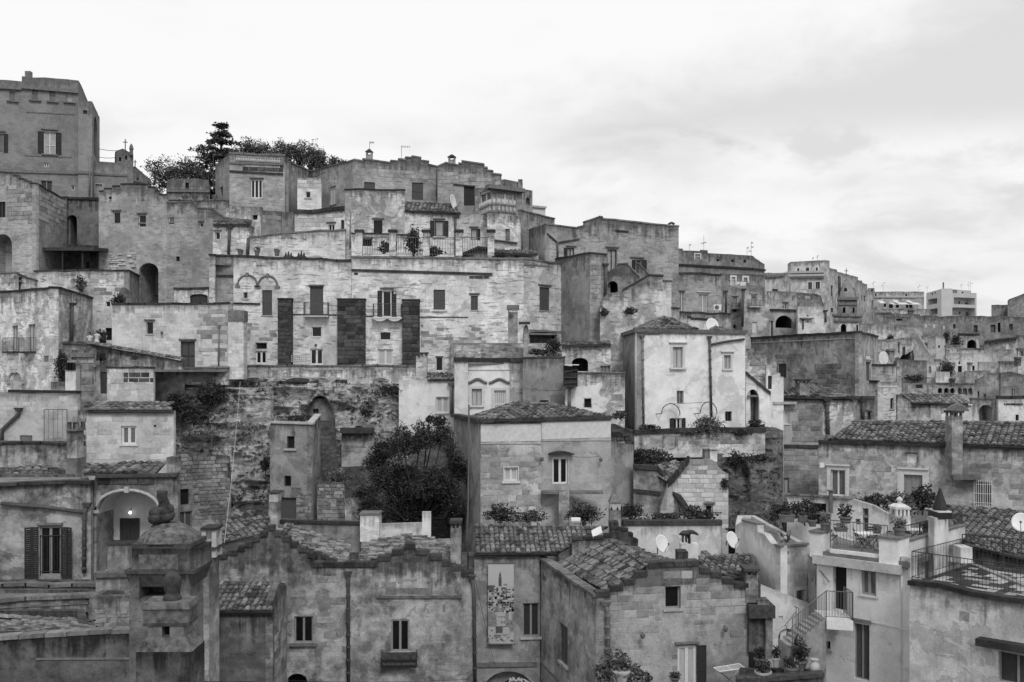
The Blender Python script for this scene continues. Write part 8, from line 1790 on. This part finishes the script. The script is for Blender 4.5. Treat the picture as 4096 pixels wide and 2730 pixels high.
# hanging growth on the cliff and terrace plants in pots
fr(3096, 1850)
for i, (x, y, Y, w_, hh, ph, mat, sh, lab) in enumerate(((115, 535, 49.5, 1.1, .55, .25, 'leaf', 'box', 'long terracotta trough of seedlings on terrace corner'), (255, 535, 49.7, .6, .5, .3, 'leaf', 'box', 'small trough beside the long terracotta trough'), (345, 575, 48.8, .7, .5, .5, 'leaf_dark', 'round', 'pot spilling dark trailing leaves over terrace wall'), (460, 630, 48.6, .8, .75, .75, 'leaf_pale', 'round', 'pale feathery plant in a big bowl pot on pier'), (640, 545, 52.2, 1.0, .5, 1.0, 'leaf', 'round', 'leafy bush in wide bowl on the back terrace'), (600, 620, 48.3, .9, .3, .35, 'leaf_pale', 'box', 'railing trough of pale flowers by first pier'), (1125, 695, 46.4, .85, .85, .75, 'leaf_pale', 'round', 'flowering bush in large pot on the corner pier'), (920, 650, 48.4, .6, .3, .5, 'leaf_pale', 'round', 'small leafy pot on the terrace table'), (755, 555, 53.2, .4, .25, .2, 'leaf', 'round', 'small wall pot by narrow terrace door'), (1370, 640, 49.2, .7, .4, .5, 'leaf_dark', 'round', 'dark plant pot behind the white chimney'))):
    potplant(lab, P(x, y, Y), w_ * .66, hh * .66, ph * .7, 200 + i, mat, 260, .055, shape=sh, flowers=30 if 'flower' in lab else 0)
fr(2700, 2030)
for i, (x, y, Y, w_, hh, ph, lab, fl) in enumerate(((790, 1560, 44.6, 1.4, .75, .7, 'wide white-rimmed bowl of dark plants by the stair foot', 0), (905, 1430, 45.6, .65, .7, .8, 'tapered pale pot with spiky plant by the stair foot', 0), (1040, 1520, 44.4, 1.2, .75, .6, 'two-handled pot with tiny white flowers by stair', 30), (1120, 1440, 45.0, 1.3, .6, 1.3, 'tall dark leafy shrub in pot beside the stair', 0), (760, 1400, 45.8, 1.0, .4, .8, 'dark shrub pot behind the iron cross rail', 0), (0, 1560, 46.5, .9, .3, .4, 'window trough plant under dark shutters', 0))):
    potplant(lab, P(x, y, Y), w_ * .52, hh * .6, ph * .75, 230 + i, 'leaf_dark', 360, .07, 'stone_trim' if i in (0, 1) else 'terracotta', flowers=fl)
c = P(1250, 1500, 44.6); T = Thing('clay_jar', 'big bellied clay jar with wide rim beside the stair', 'jar', c); b = B(); b.lathe(c, [(.11, 0), (.20, .16), (.24, .34), (.21, .48), (.13, .57), (.13, .62), (.2, .69), (.19, .71), (.11, .67)], 18); T.part('body', b, 'stone_trim', smooth=True); b = B(); b.tube([c + Vector((-.14, -.05, .62)), c + Vector((-.27, -.05, .52)), c + Vector((-.23, -.05, .38))], .02, 6); T.part('handle', b, 'stone_trim')
h = House('planter_ledge', 'mossy planter ledge carrying pots at the foot of stair', 'ledge'); w = h.w((560, 44.2), (1330, 43.8), [(560, 1560), (1330, 1510)], 'lower_dark'); w.cope(mat='stone_black', h=.2); h.close(2, roof='soil')
fr(1700, 2030)
skb = P(1760, 1640, 45.5); T = Thing('urn_plant', 'leafy plant spilling from a grey urn before corner house', 'potted plant', skb); b = B(); b.lathe(skb, [(.3, 0), (.2, .3), (.42, .8), (.5, .95), (.4, .95)], 14); T.part('urn', b, 'stone_trim', smooth=True); b = B(); rs = random.Random(9)
for (x, y, r) in ((1690, 1370, .55), (1640, 1430, .55), (1760, 1400, .5), (1830, 1470, .5), (1880, 1520, .5), (1700, 1480, .7), (1960, 1540, .4), (1600, 1500, .45)): leaves(b, P(x, y, 45.6), r, 170, .10, rs)
T.part('foliage', b, 'leaf'); b = B()
for (x, y) in ((1690, 1370), (1640, 1430), (1760, 1400), (1830, 1470), (1700, 1480)): b.tube([skb + Vector((0, 0, .9)), P(x, y, 45.6)], [.04, .015], 5)
T.part('stem', b, 'bark')

# ================================================================== small things
fr(3096, 1850)
def table(x, y, Y, lab):
    c = P(x, y, Y); z = TERR.zf; T = Thing('garden_table', lab, 'table', (c.x, c.y, z)); b = B(); b.cbox((c.x, c.y, c.z - .03), 1.0, .75, .035); T.part('tabletop', b, 'white_metal'); h_ = c.z - z
    for sx in (-1, 1):
        for sy in (-1, 1): b = B(); b.tube([(c.x + sx * .42, c.y + sy * .3, c.z - .03), (c.x - sx * .38, c.y + sy * .3, z)], .022, 5); T.part('leg', b, 'iron')
def chair(x, y, Y, rz, lab):
    c = P(x, y, Y); z = TERR.zf; m = Matrix.Rotation(R(rz), 3, 'Z'); T = Thing('garden_chair', lab, 'chair', (c.x, c.y, z)); o = Vector((c.x, c.y, z)); V = lambda a, b_, d: o + m @ Vector((a, b_, d))
    b = B()
    for i in range(5): b.box(V(-.22, -.2 + i * .09, .44), m @ Vector((.44, 0, 0)), m @ Vector((0, .07, 0)), (0, 0, .02))
    T.part('seat', b, 'iron'); b = B()
    for i in range(4): b.box(V(-.22, .2 + i * .03, .55 + i * .1), m @ Vector((.44, 0, 0)), m @ Vector((0, .02, 0)), (0, 0, .08))
    T.part('backrest', b, 'iron')
    for sx in (-.2, .2):
        b = B(); b.tube([V(sx, .32, .95), V(sx, -.22, 0)], .016, 5); T.part('leg', b, 'iron'); b = B(); b.tube([V(sx, -.2, .45), V(sx, .3, 0)], .016, 5); T.part('leg', b, 'iron')
table(830, 632, 48.6, 'white-topped folding table on the railed terrace'); chair(995, 700, 48.4, -70, 'dark folding chair right of the white terrace table'); chair(770, 690, 49.2, 80, 'dark folding chair left of the white terrace table'); chair(880, 720, 49.6, 10, 'dark folding chair behind the white terrace table')
table(1255, 600, 50.2, 'second white table beside the lantern chimney'); chair(1340, 640, 50.4, -60, 'dark chair beside the second white table'); chair(530, 600, 50.2, 60, 'dark chair behind the bowl pot on the terrace')
fr(2700, 2030)
p = [P(345, 1438, 46.6), P(575, 1408, 47.2), P(632, 1440, 46.4), P(400, 1472, 45.8)]; zl = p[0].z; p = [Vector((q.x, q.y, zl + .02 * i)) for i, q in enumerate(p)]; T = Thing('clothes_rack', 'white folding clothes rack on crossed legs before corner house', 'clothes rack', (p[0].x, 46, zl - 1.)); b = B()
for i in range(4): b.tube([p[i], p[(i + 1) % 4]], .022, 5)
m0, m1 = p[0].lerp(p[1], .5), p[3].lerp(p[2], .5); b.tube([m0, m1], .02, 5); T.part('frame', b, 'white_metal'); b = B()
for i in range(1, 6): b.tube([p[0].lerp(p[3], i / 6), p[1].lerp(p[2], i / 6)], .008, 4)
T.part('line', b, 'white_metal')
for a, c in ((p[0], p[2]), (p[3], p[1]), (p[1], p[3]), (p[2], p[0])): b = B(); b.tube([a, c + Vector((0, 0, -1.1))], .016, 5); T.part('leg', b, 'iron_grey')
fr(2400, 1850)
dish('white satellite dish on the vaulted pantile roof', 550, 732, 55.5, .52, 40, 20, .3, .5); dish('white satellite dish bracketed to the pale stair tower flank', 1180, 697, 54.2, .47, 38, 22, .4, .2)
fr(3096, 1850); dish('large white satellite dish cut by right frame edge', 2215, 540, 49.5, .48, -30, 22, .4, 1.2)
fr(1600, 500); dish('small white satellite dish on the upper tiled roof edge', 470, 697, 93.4, .75, 70, 10, .3, .6)
fr(2400, 1250); dish('white satellite dish half hidden behind pale house parapet', 1002, 122, 80, .62, 20, 15, .3, .8)
fr(2400, 750); c = P(1050, 1078, 110.5); T = Thing('air_conditioner', 'white air conditioner unit on the house with tall doors', 'air conditioner', c); b = B(); b.cbox(c - Vector((0, 0, .32)), .85, .4, .65); T.part('casing', b, 'white_metal'); b = B(); b.tube([c + Vector((-.08, -.19, 0)), c + Vector((-.08, -.23, 0))], .24, 18); T.part('fan_grille', b, 'iron_grey'); b = B(); b.tube([c + Vector((-.3, .1, -.32)), c + Vector((-.3, .1, -.9))], .03, 5); b.tube([c + Vector((.3, .1, -.32)), c + Vector((.3, .1, -.9))], .03, 5); T.part('bracket', b, 'iron')
fr(1700, 2030); q = [P(1490, 208, 58.0), P(1575, 165, 59.0), P(1590, 225, 58.3), P(1505, 270, 57.2)]; b = B(); b.prism(q, (0, .02, -.08)); single('roof_window', b, 'white_metal', 'white tilted skylight panel on banner house pantiles', 'skylight', fixn=True)
b = B(); a, c = P(1310, 118, 60.4), P(1392, 118, 60.4); b.tube([a, c], .18, 8); single('rolled_awning', b, 'cloth_white', 'short white rolled awning behind the banner roof ridge', 'awning', smooth=False)
# stone creature on a white post
fr(2400, 1850); c = P(800, 725, 57.5); T = Thing('creature_sculpture', 'dark long-necked creature sculpture on white post by dish', 'sculpture', P(800, 890, 57.5)); b = B(); a0 = P(730, 890, 57.5); a1 = P(882, 890, 57.5); b.box((a0.x, 57.5, a0.z - 1.5), (a1.x - a0.x, 0, 0), (0, .8, 0), (0, 0, P(0, 735, 57.5).z - a0.z + 1.5)); T.part('post', b, 'plaster_white', uvs=[(v.x, v.z - 3 + 12) for v in b.v])
b = B(); b.tube([P(708, 648, 57.4), P(745, 632, 57.4), P(785, 635, 57.4), P(825, 622, 57.4), P(855, 635, 57.4), P(882, 652, 57.4)], [.04, .15, .18, .12, .09, .04], 9)
for x in (743, 773): b.tube([P(x, 650, 57.4), P(x - 2, 690, 57.4), P(x, 718, 57.4)], [.09, .06, .05], 6)
b.tube([P(790, 640, 57.6), P(800, 690, 57.7), P(800, 735, 57.8)], [.12, .09, .1], 6); T.part('figure', b, 'stone_black', smooth=True)
# wire down the cliff
fr(0, 1000); b = B(); q0 = P(2152, 1180, 78.5); q1 = P(2010, 2625, 56.5); pts = [q0.lerp(q1, i / 14) - Vector((0, 0, 1.2 * math.sin(math.pi * i / 14) * .5)) for i in range(15)]; b.tube(pts, .009, 4); single('wire', b, 'frame_white', 'pale wire hanging from the pier down to tiled roofs', 'wire')
fr(1600, 1200); b = B(); q0 = P(620, 935, 63); b.tube([P(618, 940, 62.5), P(612, 1780, 62.5), P(600, 2150, 62.5)], .05, 5); single('pole', b, 'iron_grey', 'thin tall pole beside the hipped house left wall', 'pole')
fr(0, 200); antenna('aerial with long arm rising left of balustraded house', 1910, 930, 1240, 104, ((.03, .4, 1),))
fr(800, 400); antenna('double-armed aerial over the first pyramid chimney', 1520, 375, 440, 104, ((.1, 1., 1),)); antenna('lone aerial with one long arm on the stepped parapet', 1805, 410, 540, 104, ((.08, 1.0, 1),))
fr(2400, 750)
for (x, yt, yb, arms, lab) in ((930, 430, 560, ((.5, .3, 1), (.55, .3, -1)), 'tall aerial on the dark ridge house chimney'), (800, 510, 570, ((.1, .5, 1),), 'small aerial at the left of dark ridge house'), (1355, 485, 610, ((.1, .25, 1), (.4, .3, 1), (.7, .3, -1)), 'many-armed aerial at the curved end of ridge house'), (1318, 535, 610, ((.1, .4, 1),), 'short aerial next to the many-armed one')): antenna(lab, x, yt, yb, 151, arms)
fr(3096, 900)
for (x, yt, yb, Y, lab) in ((390, 275, 320, 228, 'aerial on the far palace roof'), (350, 292, 322, 228, 'lower aerial on the far palace roof'), (890, 508, 570, 270, 'aerial left on the awning block roof'), (978, 515, 600, 268, 'comb-shaped aerial on the awning block roof'), (1298, 540, 600, 266, 'aerial right on the awning block roof'), (1372, 548, 600, 305, 'aerial at left edge of apartment block'), (1678, 530, 585, 304, 'first aerial over the apartment balconies'), (1742, 510, 590, 304, 'tallest aerial over the apartment balconies'), (1762, 520, 600, 304, 'last aerial beside the tallest one')): antenna(lab, x, yt, yb, Y, ((.08, .5, 1), (.35, .3, -1)))
fr(800, 400)
for i, x in enumerate((793, 908)):
    c = P(x, 1420, 84.2); T = Thing('coping_ornament', ('first' if i == 0 else 'second') + ' dark crown-like stone ornament on the long coping', 'ornament', c); b = B()
    b.cbox(c, .7, .4, .18)
    T.part('base', b, 'coping'); b = B()
    for k in (-1, 0, 1): b.frustum(c + Vector((k * .22, 0, .18)), .18, .2, .06, .06, .3 if k else .42)
    T.part('spike', b, 'coping')
# ================================================================== clutter of the far slope: small houses, chimneys, cables
fr(3496, 1150, 600 / 2240)
for (nm, lab, x0, x1, yt, Y, mat, wins) in (
 ('far_hut', 'dark hut with two openings under the awning terrace', 15, 265, 385, 232, 'far_dark', ((115, 385, 165, 415), (180, 390, 220, 415))),
 ('far_hut', 'low grey house with shallow arch on the upper far slope', 200, 520, 440, 210, 'far_dark', ((330, 470, 425, 500),)),
 ('far_hut', 'grey wall house with vines right of the bell tower podium', 130, 560, 575, 186, 'far_stone', ((300, 590, 340, 620),)),
 ('far_hut', 'rough grey house with door and tiny upper window by stair wall', 410, 610, 770, 158, 'far_stone', ((500, 795, 520, 830), (425, 890, 475, 1010, 'shutter_grey'))),
 ('far_hut', 'ruined house base with two square windows beside stair wall', 120, 420, 850, 154, 'far_stone', ((175, 945, 210, 1000), (300, 900, 320, 930))),
 ('far_hut', 'pale house foot with small square window under pale stair', 600, 800, 900, 152, 'far_stone', ((622, 938, 662, 1000, 'glass_mid'),)),
 ('far_hut', 'flat grey roof house right of the slit window house', 1070, 1290, 880, 158, 'far_stone', ((1110, 900, 1130, 930),)),
 ('far_hut', 'low white annex with dark opening before the big arch', 1230, 1640, 925, 152, 'far_pale', ((1240, 930, 1252, 960),)),
 ('far_hut', 'narrow white tower beside the dark tree', 920, 1000, 1090, 139, 'far_pale', ((968, 1180, 985, 1240),)),
 ('far_hut', 'white house behind dark tree with two dark doors', 1000, 1210, 1140, 138, 'far_pale', ((1038, 1185, 1068, 1250),)),
 ('far_hut', 'plain grey house right of the long white house', 1880, 2150, 1120, 132, 'far_stone', ((1950, 1140, 1970, 1170),)),
 ('far_hut', 'square grey house at frame edge with white awning', 2150, 2300, 930, 134, 'far_stone', ((2175, 950, 2230, 1030, 'glass_mid'),)),
 ('far_hut', 'mossy brick house stub left of the moulded door house', 420, 760, 1200, 130, 'far_dark', ((620, 1240, 640, 1270),)),
 ('far_hut', 'stepped stone wall house above the arched yard', 1720, 1960, 1300, 121, 'far_stone', ((1750, 1330, 1775, 1370),))):
    blk(nm, lab, x0, x1, yt, yt, Y, mat, wins=[q + ('dark_inside',) * (5 - len(q)) for q in wins], cope='coping_mid', depth=5)
for (x, yt, yb, Y, w_, lab) in ((790, 840, 920, 150, 22, 'dark thin chimney on the far grey wall'), (372, 835, 920, 150, 18, 'thin iron-capped chimney by the rough grey house'), (1450, 1140, 1240, 131, 34, 'white flared chimney before the long white house'), (415, 330, 420, 240, 46, 'white chimney on awning terrace wall'), (1600, 925, 960, 150, 24, 'dark stub chimney on low white annex'), (2170, 1060, 1120, 128, 60, 'gabled pale chimney at right frame edge'), (265, 940, 1015, 124, 80, 'pagoda-capped chimney by the plaster disc'), (1190, 1380, 1430, 118, 40, 'small pot chimney on arcade roof'), (560, 350, 440, 228, 70, 'dark square chimney above the dark hut')):
    h = House('far_chimney', lab, 'chimney'); w = h.w((x - w_ / 2, Y), (x + w_ / 2, Y), (yt, yt), 'far_pale' if 'white' in lab else 'far_dark', bot=yb + 60, t=.8); w.cope(mat='coping_mid', h=.25, proj=.15); h.close(.5, roof=None)
# sagging cables
def cable(lab, a, b_, sag=.4, r=.012):
    p, q = P(*a), P(*b_); b = B(); b.tube([p.lerp(q, i / 10) - Vector((0, 0, sag * 4 * (i / 10) * (1 - i / 10))) for i in range(11)], r, 4); single('cable', b, 'iron', lab, 'cable')
fr(800, 2030); cable('thin cable sagging low across the twin-gabled house', (640, 1545, 54.7), (2420, 1540, 55.1), .15)
fr(1600, 1200); cable('cable between plaster house and the lumber box', (1110, 790, 71.7), (1480, 805, 70.6), .12); cable('cable across the hipped house front to its lamp', (1500, 1395, 64.6), (1800, 1400, 65.2), .1)
fr(0, 200); cable('cable from palace wing to the bell gable', (880, 885, 116), (1065, 903, 117.6), .1, .03); cable('lower cable from palace wing to bell gable', (880, 960, 116), (1040, 965, 117.6), .1, .03)
fr(1700, 2030); cable('cable hanging down the banner house wall', (445, 620, 56.6), (620, 1400, 56.8), .1)
fr(2400, 750)
T = Thing('washing_line', 'washing line with white cloths before the laundry house', 'laundry', P(1250, 870, 137)); b = B(); b.tube([P(1150, 838, 137), P(1325, 845, 137)], .03, 4); T.part('line', b, 'iron')
for x0, x1, y1 in ((1228, 1250, 868), (1258, 1306, 880)): b = B(); a, c = P(x0, 845, 137), P(x1, y1, 137); b.box((a.x, 137, c.z), (c.x - a.x, 0, 0), (0, .03, 0), (0, 0, a.z - c.z)); T.part('cloth', b, 'cloth_white')
# wall lamps and small vents on near walls
for (f_, x, y, Y, lab) in (((2400, 1850), 1120, 1480, 48.8, 'round iron wall lamp on the corner gable house'), ((2400, 1850), 380, 1540, 48.1, 'stub wall lamp low on the corner gable house'), ((1600, 1200), 1272, 1420, 64.5, 'wall lantern left of the hipped house door'), ((1600, 1200), 1798, 1425, 65.6, 'wall lantern right of the hipped house door'), ((0, 1000), 1455, 740, 79.9, 'small wall lamp between window and door of plain house'), ((800, 1000), 1040, 852, 83.7, 'small wall lamp above the glazed terrace door')):
    fr(*f_); c = P(x, y, Y); T = Thing('wall_lamp', lab, 'lamp', c); b = B(); b.tube([c + Vector((0, .15, .05)), c + Vector((0, -.12, .08))], .025, 5); T.part('arm', b, 'iron'); b = B(); b.lathe(c + Vector((0, -.15, -.18)), [(.05, 0), (.11, .08), (.12, .2), (.04, .28)], 8); T.part('shade', b, 'iron_grey')
